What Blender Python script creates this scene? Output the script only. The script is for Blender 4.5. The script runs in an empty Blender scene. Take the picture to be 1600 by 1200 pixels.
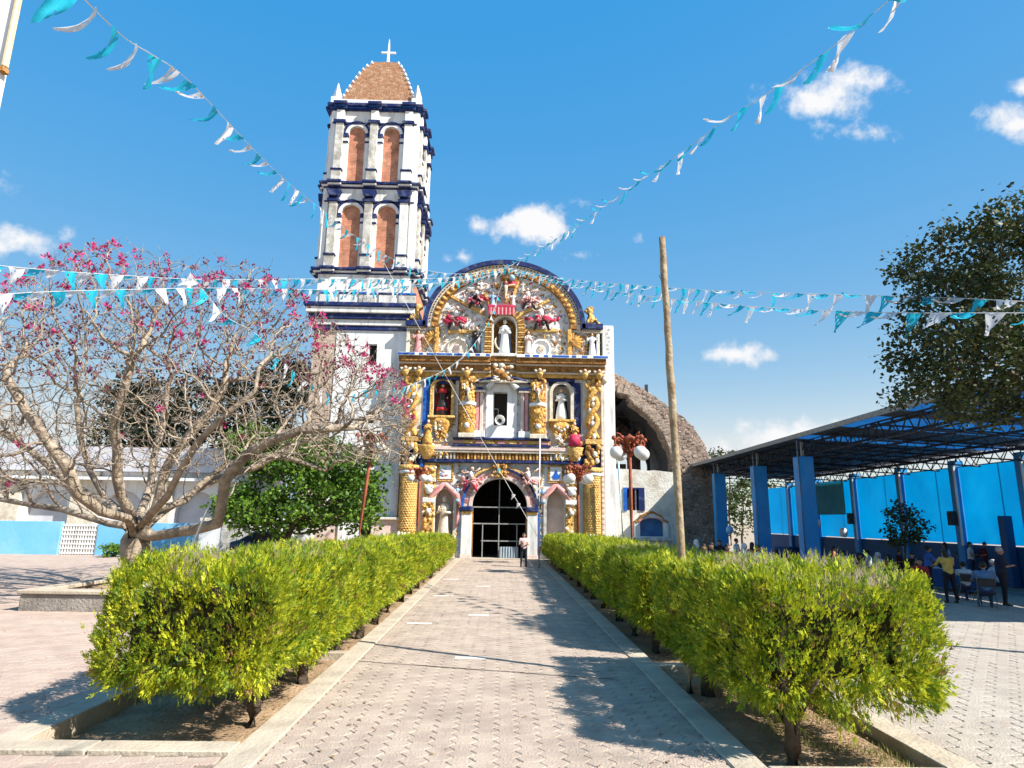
import bpy, bmesh, math, random
from mathutils import Vector, Matrix, noise, kdtree
from mathutils.geometry import tessellate_polygon
random.seed(7)
R = math.radians
sc = bpy.context.scene
COL = sc.collection

# ------------------------------------------------------------------ camera
FPX, EYE = 1000.0, 2.3                      # focal length in pixels of a 1600 px wide frame, eye height
_a = Vector(((781-800)/FPX, -(812-600)/FPX, -1.0)).normalized()      # world +Y seen by the camera
_b = Vector((0.0185, 1.0, 0.0)); _b = (_b - _a*_a.dot(_b)).normalized()   # world +Z
_x = _a.cross(_b)
CAMR = Matrix((_x, _a, _b))
cam_d = bpy.data.cameras.new('camera'); cam_d.sensor_width = 36; cam_d.lens = 36*FPX/1600
cam_d.clip_start = .05; cam_d.clip_end = 6000
cam = bpy.data.objects.new('camera', cam_d); COL.objects.link(cam)
cam.matrix_world = Matrix.Translation((0, 0, EYE)) @ CAMR.to_4x4()
sc.camera = cam

# ------------------------------------------------------------------ light, sky, exposure
SUN_EL, SUN_AZ = R(42), math.atan2(-.475, .88)       # to the sun: right and behind the camera
SUN = Vector((math.cos(SUN_EL)*math.cos(SUN_AZ), math.cos(SUN_EL)*math.sin(SUN_AZ), math.sin(SUN_EL)))
sd = bpy.data.lights.new('sun', 'SUN'); sd.energy = 5.0; sd.angle = R(.5); sd.color = (1, .955, .88)
sun = bpy.data.objects.new('sun', sd); COL.objects.link(sun)
sun.rotation_euler = SUN.to_track_quat('Z', 'Y').to_euler(); sun.location = (30, -20, 60)
sc.view_settings.view_transform = 'Standard'; sc.view_settings.look = 'None'
sc.view_settings.gamma = 1; sc.view_settings.use_curve_mapping = False
sc.view_settings.exposure = .9
sc.cycles.use_denoising = True
sc.cycles.max_bounces = 4; sc.cycles.diffuse_bounces = 2; sc.cycles.glossy_bounces = 2; sc.cycles.transmission_bounces = 3; sc.cycles.transparent_max_bounces = 4
sc.cycles.caustics_reflective = False; sc.cycles.caustics_refractive = False

world = bpy.data.worlds.new('World'); sc.world = world; world.use_nodes = True
wt = world.node_tree; wn = wt.nodes; wl = wt.links
for n in list(wn): wn.remove(n)
def WN(t, **k):
    n = wn.new(t)
    for a, b in k.items(): setattr(n, a, b)
    return n
def wmath(op, a, b=None, c=None):
    n = WN('ShaderNodeMath', operation=op)
    for i, v in enumerate((a, b, c)):
        if v is None: continue
        if isinstance(v, (int, float)): n.inputs[i].default_value = v
        else: wl.new(v, n.inputs[i])
    return n.outputs[0]
sky = WN('ShaderNodeTexSky', sky_type='NISHITA', sun_disc=False)
sky.sun_elevation = SUN_EL
sky.sun_rotation = math.atan2(SUN.x, SUN.y)
sky.altitude = 300; sky.air_density = 1.0; sky.dust_density = .3; sky.ozone_density = 1.2
# the phone's rendering of that sky: deeper blue, even brightness down to the horizon
sep = WN('ShaderNodeSeparateColor', mode='HSV'); wl.new(sky.outputs[0], sep.inputs[0])
hs = WN('ShaderNodeCombineColor', mode='HSV')
wl.new(wmath('SUBTRACT', sep.outputs[0], .014), hs.inputs[0])
wl.new(wmath('MINIMUM', wmath('MAXIMUM', wmath('MULTIPLY_ADD', sep.outputs[1], 3.2, -1.215), .12), .965), hs.inputs[1])
wl.new(wmath('MULTIPLY', wmath('POWER', wmath('MULTIPLY', sep.outputs[2], .28), .1), 2.95), hs.inputs[2])
tc = WN('ShaderNodeTexCoord')
DIR = tc.outputs['Generated']
def wdot(v):
    n = WN('ShaderNodeVectorMath', operation='DOT_PRODUCT'); wl.new(DIR, n.inputs[0]); n.inputs[1].default_value = v
    return n.outputs['Value']
nz = WN('ShaderNodeTexNoise'); nz.inputs['Scale'].default_value = 11; nz.inputs['Detail'].default_value = 7; nz.inputs['Roughness'].default_value = .58
wl.new(DIR, nz.inputs['Vector'])
nz2 = WN('ShaderNodeTexNoise'); nz2.inputs['Scale'].default_value = 36; nz2.inputs['Detail'].default_value = 8; nz2.inputs['Roughness'].default_value = .6
wl.new(DIR, nz2.inputs['Vector'])
nsum = wmath('ADD', wmath('MULTIPLY', nz.outputs['Fac'], .55), wmath('MULTIPLY', nz2.outputs['Fac'], .45))
nn = wmath('MULTIPLY', wmath('SUBTRACT', nsum, .5), 3.6)
# each cloud: direction (by where it stands in the sky), half sizes in radians, thickness
def sky_dir(u, v): return (CAMR @ Vector(((u-800)/FPX, -(v-600)/FPX, -1))).normalized()
CLOUDS = [(832, 350, .060, .036, 1.5), (742, 352, .024, .014, .75), (722, 402, .030, .012, .5), (905, 398, .034, .012, .5),
          (1146, 554, .052, .018, 1.2), (1270, 152, .066, .036, .75), (1345, 128, .040, .018, .55), (1350, 208, .044, .014, .5), (1285, 196, .03, .014, .5),
          (1590, 192, .050, .028, 1.2), (1596, 138, .028, .014, .7), (30, 376, .060, .022, .9), (1250, 690, .115, .032, .9),
          (1350, 680, .06, .022, .8), (1130, 700, .045, .030, .8), (920, 320, .03, .016, .35), (990, 375, .018, .010, .35), (-160, 300, .11, .04, 1.0), (1800, 420, .1, .03, 1.0)]
acc = None; low = None
sx_ = WN('ShaderNodeSeparateXYZ'); wl.new(DIR, sx_.inputs[0])
inv = wmath('DIVIDE', 1.0, wmath('MAXIMUM', sx_.outputs[1], .05))
cxy = WN('ShaderNodeCombineXYZ'); wl.new(wmath('MULTIPLY', sx_.outputs[0], inv), cxy.inputs[0]); wl.new(wmath('MULTIPLY', sx_.outputs[2], inv), cxy.inputs[1])
for (u, v, a_, b_, th) in CLOUDS:
    c = sky_dir(u, v); k = 1/c.y
    mp = WN('ShaderNodeVectorMath', operation='MULTIPLY_ADD'); wl.new(cxy.outputs[0], mp.inputs[0])
    ia, ib = 1/(a_*k*1.22), 1/(b_*k*1.3)
    mp.inputs[1].default_value = (ia, ib, 0); mp.inputs[2].default_value = (-c.x*k*ia, -c.z*k*ib, 0)
    ln = WN('ShaderNodeVectorMath', operation='LENGTH'); wl.new(mp.outputs[0], ln.inputs[0])
    m = wmath('MULTIPLY_ADD', ln.outputs['Value'], -th, th)
    acc = m if acc is None else wmath('MAXIMUM', acc, m)
low = wmath('MULTIPLY', acc, -.6)
dens = wmath('ADD', wmath('MAXIMUM', acc, -1.2), nn)
mr = WN('ShaderNodeMapRange', interpolation_type='SMOOTHSTEP'); wl.new(dens, mr.inputs['Value'])
mr.inputs['From Min'].default_value = .05; mr.inputs['From Max'].default_value = .85
lr = WN('ShaderNodeMapRange'); wl.new(wmath('ADD', low, wmath('MULTIPLY', nn, -.5)), lr.inputs['Value'])
lr.inputs['From Min'].default_value = -.4; lr.inputs['From Max'].default_value = .9
ccol = WN('ShaderNodeMix', data_type='RGBA'); wl.new(lr.outputs[0], ccol.inputs['Factor'])
ccol.inputs['A'].default_value = (3.6, 3.6, 3.65, 1); ccol.inputs['B'].default_value = (2.75, 2.95, 3.25, 1)
smix = WN('ShaderNodeMix', data_type='RGBA'); wl.new(mr.outputs[0], smix.inputs['Factor'])
wl.new(hs.outputs[0], smix.inputs['A']); wl.new(ccol.outputs['Result'], smix.inputs['B'])
bg = WN('ShaderNodeBackground'); bg.inputs['Strength'].default_value = .145
wo = WN('ShaderNodeOutputWorld')
world.cycles.sampling_method = 'MANUAL'; world.cycles.sample_map_resolution = 256
wl.new(smix.outputs['Result'], bg.inputs['Color']); wl.new(bg.outputs[0], wo.inputs['Surface'])

# ------------------------------------------------------------------ helpers
def ray(u, v): return CAMR @ Vector(((u-800)/FPX, -(v-600)/FPX, -1))
def at(u, v, Y):                              # the point of the upright plane at depth Y behind a pixel of the survey photo
    d = ray(u, v); return d*(Y/d.y) + Vector((0, 0, EYE))
def on(u, v, z=0):                            # the point of the level plane at height z
    d = ray(u, v); return d*((z-EYE)/d.z) + Vector((0, 0, EYE))
def tag(o, label=None, cat=None, group=None, kind=None):
    if label: o['label'] = label
    if cat: o['category'] = cat
    if group: o['group'] = group
    if kind: o['kind'] = kind
    return o
def empty(name, loc=(0, 0, 0), rz=0, parent=None):
    o = bpy.data.objects.new(name, None); COL.objects.link(o); o.location = loc; o.rotation_euler = (0, 0, rz)
    o.empty_display_size = .2
    if parent: o.parent = parent
    return o
def thing(name, label, cat, loc=(0, 0, 0), rz=0, group=None):
    return tag(empty(name, loc, rz), label, cat, group)
def link(name, me, parent=None, loc=(0, 0, 0), rot=(0, 0, 0), scale=(1, 1, 1)):
    o = bpy.data.objects.new(name, me); COL.objects.link(o)
    o.location = loc; o.rotation_euler = rot; o.scale = scale
    if parent: o.parent = parent
    return o
def copy_tree(o, parent=None):
    c = o.copy(); COL.objects.link(c); c.parent = parent
    for ch in list(o.children): copy_tree(ch, c)
    return c

def frame(d):
    d = d.normalized(); u = Vector((0, 0, 1)) if abs(d.z) < .9 else Vector((1, 0, 0))
    s = d.cross(u).normalized(); return s, s.cross(d)

class MB:
    """collects shapes; build() links them as ONE mesh object, with one slot per material used"""
    def __init__(s): s.v = []; s.f = []; s.m = []; s.mats = []; s.cur = 0; s.sm = []; s.smooth = False
    def mat(s, m, smooth=None):
        if m not in s.mats: s.mats.append(m)
        s.cur = s.mats.index(m)
        if smooth is not None: s.smooth = smooth
        return s
    def face(s, *idx): s.f.append(idx); s.m.append(s.cur); s.sm.append(s.smooth)
    def add(s, vs, fs):
        o = len(s.v); s.v.extend([tuple(p) for p in vs])
        for f in fs: s.face(*[i+o for i in f])
        return s
    def poly(s, pts): return s.add(pts, [tuple(range(len(pts)))])
    def box(s, x0, x1, y0, y1, z0, z1, M=None):
        p = [Vector((x, y, z)) for z in (z0, z1) for y in (y0, y1) for x in (x0, x1)]
        if M: p = [M @ q for q in p]
        return s.add(p, [(0, 2, 3, 1), (4, 5, 7, 6), (0, 1, 5, 4), (2, 6, 7, 3), (0, 4, 6, 2), (1, 3, 7, 5)])
    def prism(s, pts, y0, y1):                # outline in (x, z), seen from -Y, extruded along y
        n = len(pts); a = sum(pts[i][0]*pts[(i+1) % n][1]-pts[(i+1) % n][0]*pts[i][1] for i in range(n))
        if a < 0: pts = pts[::-1]
        vs = [(x, y0, z) for x, z in pts] + [(x, y1, z) for x, z in pts]
        tri = tessellate_polygon([[Vector((x, z, 0)) for x, z in pts]])
        fs = []
        for t in tri:
            A, B, C = (Vector((pts[i][0], pts[i][1], 0)) for i in t)
            t = t if (B-A).cross(C-A).z > 0 else t[::-1]
            fs.append(tuple(t)); fs.append(tuple(i+n for i in t[::-1]))
        fs += [(i, i+n, (i+1) % n+n, (i+1) % n) for i in range(n)]
        return s.add(vs, fs)
    def plate(s, outline, holes, y0, y1):     # wall sheet in (x, z) with openings through it
        loops = [outline]+holes; flat = [p for l in loops for p in l]; n = len(flat)
        tri = tessellate_polygon([[Vector((x, z, 0)) for x, z in l] for l in loops])
        vs = [(x, y0, z) for x, z in flat]+[(x, y1, z) for x, z in flat]; fs = []
        for t in tri:
            A, B, C = (Vector((flat[i][0], flat[i][1], 0)) for i in t)
            t = t if (B-A).cross(C-A).z > 0 else t[::-1]
            fs.append(tuple(t)); fs.append(tuple(i+n for i in t[::-1]))
        o = 0
        for l in loops:
            k = len(l); fs += [(o+i, o+i+n, o+(i+1) % k+n, o+(i+1) % k) for i in range(k)]; o += k
        return s.add(vs, fs)
    def tube(s, pts, rad, n=8, cap=True, squash=None):
        pts = [Vector(p) for p in pts]; k = len(pts)
        if isinstance(rad, (int, float)): rad = [rad]*k
        o = len(s.v); pu = None
        for i, p in enumerate(pts):
            d = (pts[min(i+1, k-1)]-pts[max(i-1, 0)])
            if d.length < 1e-6: d = Vector((0, 0, 1))
            d.normalize()
            if pu is None: a, b = frame(d)
            else:
                a = pu - d*pu.dot(d)
                if a.length < 1e-4: a, b = frame(d)
                else: a.normalize()
                b = d.cross(a)
            pu = a
            for j in range(n):
                t = 2*math.pi*j/n; s.v.append(tuple(p+(a*math.cos(t)+b*math.sin(t))*rad[i]))
        for i in range(k-1):
            for j in range(n):
                s.face(o+i*n+j, o+i*n+(j+1) % n, o+(i+1)*n+(j+1) % n, o+(i+1)*n+j)
        if cap:
            s.face(*[o+j for j in range(n)][::-1]); s.face(*[o+(k-1)*n+j for j in range(n)])
        return s
    def lathe(s, prof, c=(0, 0, 0), n=16, sx=1, sy=1, M=None, cap=True, wob=None):      # prof: (r, z)
        o = len(s.v); k = len(prof)
        for r, z in prof:
            for j in range(n):
                t = 2*math.pi*j/n; rr = r*(wob(t, z) if wob else 1)
                p = Vector((rr*math.cos(t)*sx, rr*math.sin(t)*sy, z))
                if M: p = M @ p
                s.v.append((p.x+c[0], p.y+c[1], p.z+c[2]))
        for i in range(k-1):
            for j in range(n): s.face(o+i*n+j, o+i*n+(j+1) % n, o+(i+1)*n+(j+1) % n, o+(i+1)*n+j)
        if cap: s.face(*[o+j for j in range(n)][::-1]); s.face(*[o+(k-1)*n+j for j in range(n)])
        return s
    def ball(s, c, r, n=10, m=7, sc=(1, 1, 1), M=None):
        prof = [(max(1e-4, math.sin(math.pi*i/m))*r, -math.cos(math.pi*i/m)*r) for i in range(m+1)]
        S = Matrix.Diagonal((sc[0], sc[1], sc[2])); S = (M.to_3x3() @ S) if M else S
        return s.lathe(prof, c, n, M=S, cap=False)
    def band(s, inner, outer, y0, y1):        # strip between two outlines in (x, z), extruded along y
        n = len(inner); o = len(s.v)
        for y in (y0, y1):
            for l in (inner, outer): s.v.extend([(x, y, z) for x, z in l])
        for i in range(n-1):
            a, b = o+i, o+i+1
            s.face(a, a+n, b+n, b); s.face(a+2*n, b+2*n, b+3*n, a+3*n)
            s.face(a, b, b+2*n, a+2*n); s.face(a+n, a+3*n, b+3*n, b+n)
        s.face(o, o+2*n, o+3*n, o+n); s.face(o+n-1, o+2*n-1, o+4*n-1, o+3*n-1)
        return s
    def mesh(s, name):
        me = bpy.data.meshes.new(name); me.from_pydata(s.v, [], s.f)
        for m in s.mats: me.materials.append(m)
        me.polygons.foreach_set('material_index', s.m); me.polygons.foreach_set('use_smooth', s.sm)
        me.update(); return me
    def build(s, name, parent=None, loc=(0, 0, 0), bevel=0):
        me = s.mesh(name)
        if bevel:
            bm = bmesh.new(); bm.from_mesh(me)
            es = [e for e in bm.edges if len(e.link_faces) == 2 and e.calc_face_angle(0) > .6]
            bmesh.ops.bevel(bm, geom=es, offset=bevel, segments=1, affect='EDGES', clamp_overlap=True)
            bm.to_mesh(me); bm.free()
        return link(name, me, parent, loc)

def fix(o):                                   # outward normals on closed meshes
    bm = bmesh.new(); bm.from_mesh(o.data); bmesh.ops.recalc_face_normals(bm, faces=bm.faces); bm.to_mesh(o.data); bm.free(); return o

# ------------------------------------------------------------------ materials
def srgb(r, g, b):
    f = lambda c: (c/255/12.92) if c/255 <= .04045 else ((c/255+.055)/1.055)**2.4
    return (f(r), f(g), f(b))
MATS = {}
def pm(name, col, col2=None, scale=6, rough=.8, bump=.15, bscale=None, stain=None, stain_scale=.7, stain_amt=.5, metal=0, trans=0, detail=5, spec=.3, coords='Object', low=.38, high=.64, vcol=False, bdist=.05, streak=False):
    """plain procedural surface: two colours by noise, weathering by a larger noise, fine relief"""
    if name in MATS: return MATS[name]
    m = bpy.data.materials.new(name); m.use_nodes = True; t = m.node_tree; n = t.nodes; l = t.links
    b = n['Principled BSDF']; b.inputs['Roughness'].default_value = rough; b.inputs['Metallic'].default_value = metal
    b.inputs['Specular IOR Level'].default_value = spec
    if coords == 'World': g = n.new('ShaderNodeNewGeometry'); vec = g.outputs['Position']
    else: g = n.new('ShaderNodeTexCoord'); vec = g.outputs['Object']
    if col2 is None: col2 = tuple(c*.78 for c in col)
    nz = n.new('ShaderNodeTexNoise'); nz.inputs['Scale'].default_value = scale; nz.inputs['Detail'].default_value = detail
    l.new(vec, nz.inputs['Vector'])
    r = n.new('ShaderNodeMapRange'); r.inputs['From Min'].default_value = low; r.inputs['From Max'].default_value = high
    l.new(nz.outputs['Fac'], r.inputs['Value'])
    mx = n.new('ShaderNodeMix'); mx.data_type = 'RGBA'; l.new(r.outputs[0], mx.inputs['Factor'])
    mx.inputs['A'].default_value = (*col, 1); mx.inputs['B'].default_value = (*col2, 1); out = mx.outputs['Result']
    if stain:
        n2 = n.new('ShaderNodeTexNoise'); n2.inputs['Scale'].default_value = stain_scale; n2.inputs['Detail'].default_value = 8; n2.inputs['Roughness'].default_value = .65
        if streak:
            mpn = n.new('ShaderNodeMapping'); mpn.inputs['Scale'].default_value = (2.6, 2.6, .38); l.new(vec, mpn.inputs['Vector']); l.new(mpn.outputs[0], n2.inputs['Vector'])
        else: l.new(vec, n2.inputs['Vector'])
        r2 = n.new('ShaderNodeMapRange'); r2.inputs['From Min'].default_value = .5; r2.inputs['From Max'].default_value = .68; r2.inputs['To Max'].default_value = stain_amt
        l.new(n2.outputs['Fac'], r2.inputs['Value'])
        m2 = n.new('ShaderNodeMix'); m2.data_type = 'RGBA'; l.new(r2.outputs[0], m2.inputs['Factor']); l.new(out, m2.inputs['A'])
        m2.inputs['B'].default_value = (*stain, 1); out = m2.outputs['Result']
    if vcol:
        ca = n.new('ShaderNodeVertexColor'); ca.layer_name = 'tint'
        m3 = n.new('ShaderNodeMix'); m3.data_type = 'RGBA'; m3.blend_type = 'MULTIPLY'; m3.inputs['Factor'].default_value = 1
        l.new(out, m3.inputs['A']); l.new(ca.outputs[0], m3.inputs['B']); out = m3.outputs['Result']
    l.new(out, b.inputs['Base Color'])
    if bump:
        n3 = n.new('ShaderNodeTexNoise'); n3.inputs['Scale'].default_value = bscale or scale*4; n3.inputs['Detail'].default_value = 4
        l.new(vec, n3.inputs['Vector'])
        bp = n.new('ShaderNodeBump'); bp.inputs['Strength'].default_value = min(1, bump*2); bp.inputs['Distance'].default_value = bdist
        l.new(n3.outputs['Fac'], bp.inputs['Height']); l.new(bp.outputs[0], b.inputs['Normal'])
    if trans:
        tr = n.new('ShaderNodeBsdfTranslucent'); l.new(out, tr.inputs['Color'])
        ms = n.new('ShaderNodeMixShader'); ms.inputs[0].default_value = trans
        l.new(b.outputs[0], ms.inputs[1]); l.new(tr.outputs[0], ms.inputs[2]); l.new(ms.outputs[0], n['Material Output'].inputs['Surface'])
    MATS[name] = m; return m
def leafmat(name, c1, c2, trans=.35, dry=None, scale=2.5, dry_amt=.0):
    m = pm(name, c1, c2, scale=scale, rough=.55, bump=0, trans=trans, stain=dry, stain_scale=1.3, stain_amt=dry_amt, spec=.35, coords='World', detail=8, low=.35, high=.65)
    return m
M_white = pm('white_plaster', (.79, .78, .75), (.70, .69, .66), 1.2, .85, .12, 14, stain=(.36, .33, .29), stain_scale=.9, stain_amt=.75, streak=True)
M_white2 = pm('clean_white_plaster', (.81, .81, .80), (.74, .74, .73), 1.0, .85, .1, 14, stain=(.46, .44, .41), stain_scale=.8, stain_amt=.6, streak=True)
M_grey = pm('weathered_plaster', (.62, .60, .55), (.34, .32, .28), 2.2, .9, .25, 12, stain=(.2, .19, .17), stain_scale=1.2, stain_amt=.6)
M_navy = pm('navy_paint', (.004, .012, .075), (.007, .022, .12), 3, .65, .12, 12, stain=(.16, .17, .20), stain_scale=2.2, stain_amt=.6)
M_blue = pm('ultramarine_paint', (.005, .075, .36), (.01, .12, .5), 3, .65, .12, 12, stain=(.2, .25, .35), stain_scale=1.5, stain_amt=.35)
M_gold = pm('ochre_stucco', (.62, .32, .07), (.70, .43, .14), 4, .9, .5, 6.5, stain=(.24, .10, .035), stain_scale=2.6, stain_amt=.85, spec=.05, bdist=.09)
M_gold2 = pm('yellow_stucco', (.74, .50, .20), (.64, .36, .09), 5, .9, .5, 7.5, stain=(.32, .15, .06), stain_scale=2.6, stain_amt=.8, spec=.05, bdist=.09)
M_brown = pm('brown_ochre_stucco', (.27, .12, .035), (.44, .23, .08), 4, .9, .5, 7, stain=(.10, .045, .02), stain_scale=2.4, stain_amt=.8, spec=.08, bdist=.12)
M_cream = pm('cream_stucco', (.74, .68, .56), (.62, .54, .42), 4, .8, .35, 16, stain=(.36, .29, .22), stain_scale=1.8, stain_amt=.55)
M_red = pm('crimson_paint', (.50, .02, .06), (.62, .05, .12), 4, .6, .3, 14, stain=(.2, .01, .03), stain_scale=3, stain_amt=.6)
M_pink = pm('pink_paint', (.72, .34, .32), (.60, .22, .22), 4, .7, .25, 14, stain=(.75, .6, .52), stain_scale=2, stain_amt=.5)
M_palepink = pm('pale_pink_plaster', (.74, .60, .54), (.66, .48, .42), 2.5, .8, .2, 12, stain=(.45, .35, .32), stain_scale=1.2, stain_amt=.5)
M_skin = pm('painted_flesh', (.70, .46, .33), (.62, .38, .27), 6, .6, .1, 20)
M_black = pm('black_paint', (.02, .02, .025), (.035, .03, .03), 5, .5, .1, 12)
M_pblue = pm('pale_blue_paint', (.38, .55, .70), (.25, .42, .62), 4, .65, .2, 14)
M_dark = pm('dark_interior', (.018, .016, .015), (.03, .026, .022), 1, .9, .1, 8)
M_rust = pm('rust_red_paint', (.34, .085, .035), (.24, .055, .025), 6, .6, .2, 24, stain=(.12, .04, .02), stain_scale=3, stain_amt=.5)
M_iron = pm('grey_iron', (.32, .32, .31), (.22, .21, .2), 8, .55, .1, 24)
M_globe = pm('white_glass_globe', (.86, .85, .82), (.8, .79, .76), 3, .25, 0, trans=.25)
M_wood = pm('weathered_pole_wood', (.42, .33, .21), (.27, .19, .11), 4, .85, .4, 9, stain=(.15, .1, .06), stain_scale=2.2, stain_amt=.7)
M_bark = pm('tan_bark', (.41, .33, .245), (.26, .20, .145), 3.5, .9, .5, 8, stain=(.12, .09, .07), stain_scale=1.5, stain_amt=.8, bdist=.1)
M_dbark = pm('dark_bark', (.10, .075, .05), (.055, .04, .028), 6, .9, .5, 14)
M_soil = pm('dry_soil', (.40, .27, .16), (.27, .18, .105), 1.6, .95, .6, 18, stain=(.5, .37, .24), stain_scale=2.5, stain_amt=.6, coords='World')
M_conc = pm('kerb_concrete', (.50, .43, .33), (.42, .35, .265), 2.2, .9, .2, 22, stain=(.33, .28, .23), stain_scale=1.1, stain_amt=.5, coords='World')
M_dconc = pm('old_concrete', (.34, .30, .26), (.24, .21, .18), 2.5, .92, .35, 16, stain=(.12, .11, .1), stain_scale=1.2, stain_amt=.6, coords='World')
M_rope = pm('white_cord', (.72, .72, .70), (.6, .6, .58), 20, .8, 0)
# ------------------------------------------------------------------ ground, walkway, plaza, planting beds
def brickmat(name, c1, c2, mortar, bw=.26, bh=.075, axis='XZ', bump=.5):
    if name in MATS: return MATS[name]
    m = bpy.data.materials.new(name); m.use_nodes = True; t = m.node_tree; n = t.nodes; l = t.links
    b = n['Principled BSDF']; b.inputs['Roughness'].default_value = .9; b.inputs['Specular IOR Level'].default_value = .2
    g = n.new('ShaderNodeNewGeometry'); sp = n.new('ShaderNodeSeparateXYZ'); l.new(g.outputs['Position'], sp.inputs[0])
    cb = n.new('ShaderNodeCombineXYZ')
    if axis == 'XZ':
        l.new(sp.outputs[0], cb.inputs[0]); l.new(sp.outputs[2], cb.inputs[1])
    else:
        l.new(sp.outputs[0], cb.inputs[0]); l.new(sp.outputs[1], cb.inputs[1])
    br = n.new('ShaderNodeTexBrick'); l.new(cb.outputs[0], br.inputs['Vector'])
    br.inputs['Scale'].default_value = 1; br.inputs['Brick Width'].default_value = bw; br.inputs['Row Height'].default_value = bh
    br.inputs['Mortar Size'].default_value = bh*.16; br.inputs['Mortar Smooth'].default_value = .2; br.inputs['Bias'].default_value = 0
    br.inputs['Color1'].default_value = (*c1, 1); br.inputs['Color2'].default_value = (*c2, 1); br.inputs['Mortar'].default_value = (*mortar, 1)
    nz = n.new('ShaderNodeTexNoise'); nz.inputs['Scale'].default_value = 1.7; nz.inputs['Detail'].default_value = 7; l.new(g.outputs['Position'], nz.inputs['Vector'])
    r = n.new('ShaderNodeMapRange'); r.inputs['From Min'].default_value = .3; r.inputs['From Max'].default_value = .7; r.inputs['To Min'].default_value = .6; r.inputs['To Max'].default_value = 1.25
    l.new(nz.outputs['Fac'], r.inputs['Value'])
    mx = n.new('ShaderNodeMix'); mx.data_type = 'RGBA'; mx.blend_type = 'MULTIPLY'; mx.inputs['Factor'].default_value = 1
    l.new(br.outputs['Color'], mx.inputs['A']); l.new(r.outputs[0], mx.inputs['B']); l.new(mx.outputs['Result'], b.inputs['Base Color'])
    bp = n.new('ShaderNodeBump'); bp.inputs['Strength'].default_value = bump; bp.inputs['Distance'].default_value = .02; bp.invert = True
    l.new(br.outputs['Fac'], bp.inputs['Height']); l.new(bp.outputs[0], b.inputs['Normal'])
    MATS[name] = m; return m
M_brick = brickmat('red_brick', (.66, .25, .14), (.52, .17, .09), (.50, .34, .25), .30, .11, bump=.9)
M_pave = pm('path_paver', (.47, .375, .295), (.38, .295, .235), 2.6, .9, .25, 40, stain=(.27, .215, .175), stain_scale=.8, stain_amt=.65, coords='World')
M_pave_l = pm('pink_paver', (.49, .375, .30), (.40, .295, .24), 2.2, .9, .25, 40, stain=(.48, .41, .34), stain_scale=.45, stain_amt=.6, coords='World')
M_pave_r = pm('pale_paver', (.46, .40, .335), (.38, .325, .27), 2.0, .9, .25, 40, stain=(.38, .31, .26), stain_scale=.4, stain_amt=.5, coords='World')
M_joint = pm('joint_sand', (.26, .20, .155), (.19, .15, .12), 9, .95, .3, 30, coords='World')
M_slab = pm('white_slab', (.72, .68, .62), (.62, .58, .52), 6, .85, .15, 30)
M_dirt = pm('plaza_dirt', (.42, .33, .24), (.33, .25, .18), .6, .95, .4, 6, coords='World')

def sheet(name, x0, x1, y0, y1, z0, z1, mat, parent=None):
    o = MB().mat(mat).box(x0, x1, y0, y1, z0, z1).build(name, parent)
    if not parent: o['kind'] = 'structure'
    return o
g = MB().mat(M_dirt).poly([(-3000, -200, -.36), (3000, -200, -.36), (3000, 5000, -.36), (-3000, 5000, -.36)]).build('ground'); g['kind'] = 'structure'

def hex_tile(w, h, t=.03, bev=.008, gap=.008):
    """flat-topped paver, points to left and right; w point to point, h across the flats"""
    def ring(W, H, z): return [(-W/2, 0, z), (-W/4, -H/2, z), (W/4, -H/2, z), (W/2, 0, z), (W/4, H/2, z), (-W/4, H/2, z)]
    a = ring(w-gap, h-gap, -t); b = ring(w-gap, h-gap, -bev); c = ring(w-gap-2*bev, h-gap-2*bev, 0)
    vs = a+b+c; fs = []
    for k in (0, 6):
        for i in range(6): fs.append((k+i, k+(i+1) % 6, k+6+(i+1) % 6, k+6+i))
    fs.append(tuple(range(12, 18)))
    return vs, fs
def zed_tile(w, h, t=.03, bev=.008, gap=.009):
    """interlocking paver with a stepped outline"""
    s = w*.09
    def ring(i, z):
        W = w/2-gap/2-i; H = h/2-gap/2-i
        return [(-W, -H, z), (-W*.15, -H+s*.0, z), (W, -H+s, z), (W, H*.2, z), (W-s*.6, H+s, z), (-W*.1, H, z), (-W, H-s*.2, z), (-W-s*.6, -H*.1, z)]
    a = ring(0, -t); b = ring(0, -bev); c = ring(bev, 0); n = 8
    vs = a+b+c; fs = []
    for k in (0, n):
        for i in range(n): fs.append((k+i, k+(i+1) % n, k+n+(i+1) % n, k+n+i))
    fs.append(tuple(range(2*n, 3*n))); return vs, fs
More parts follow.
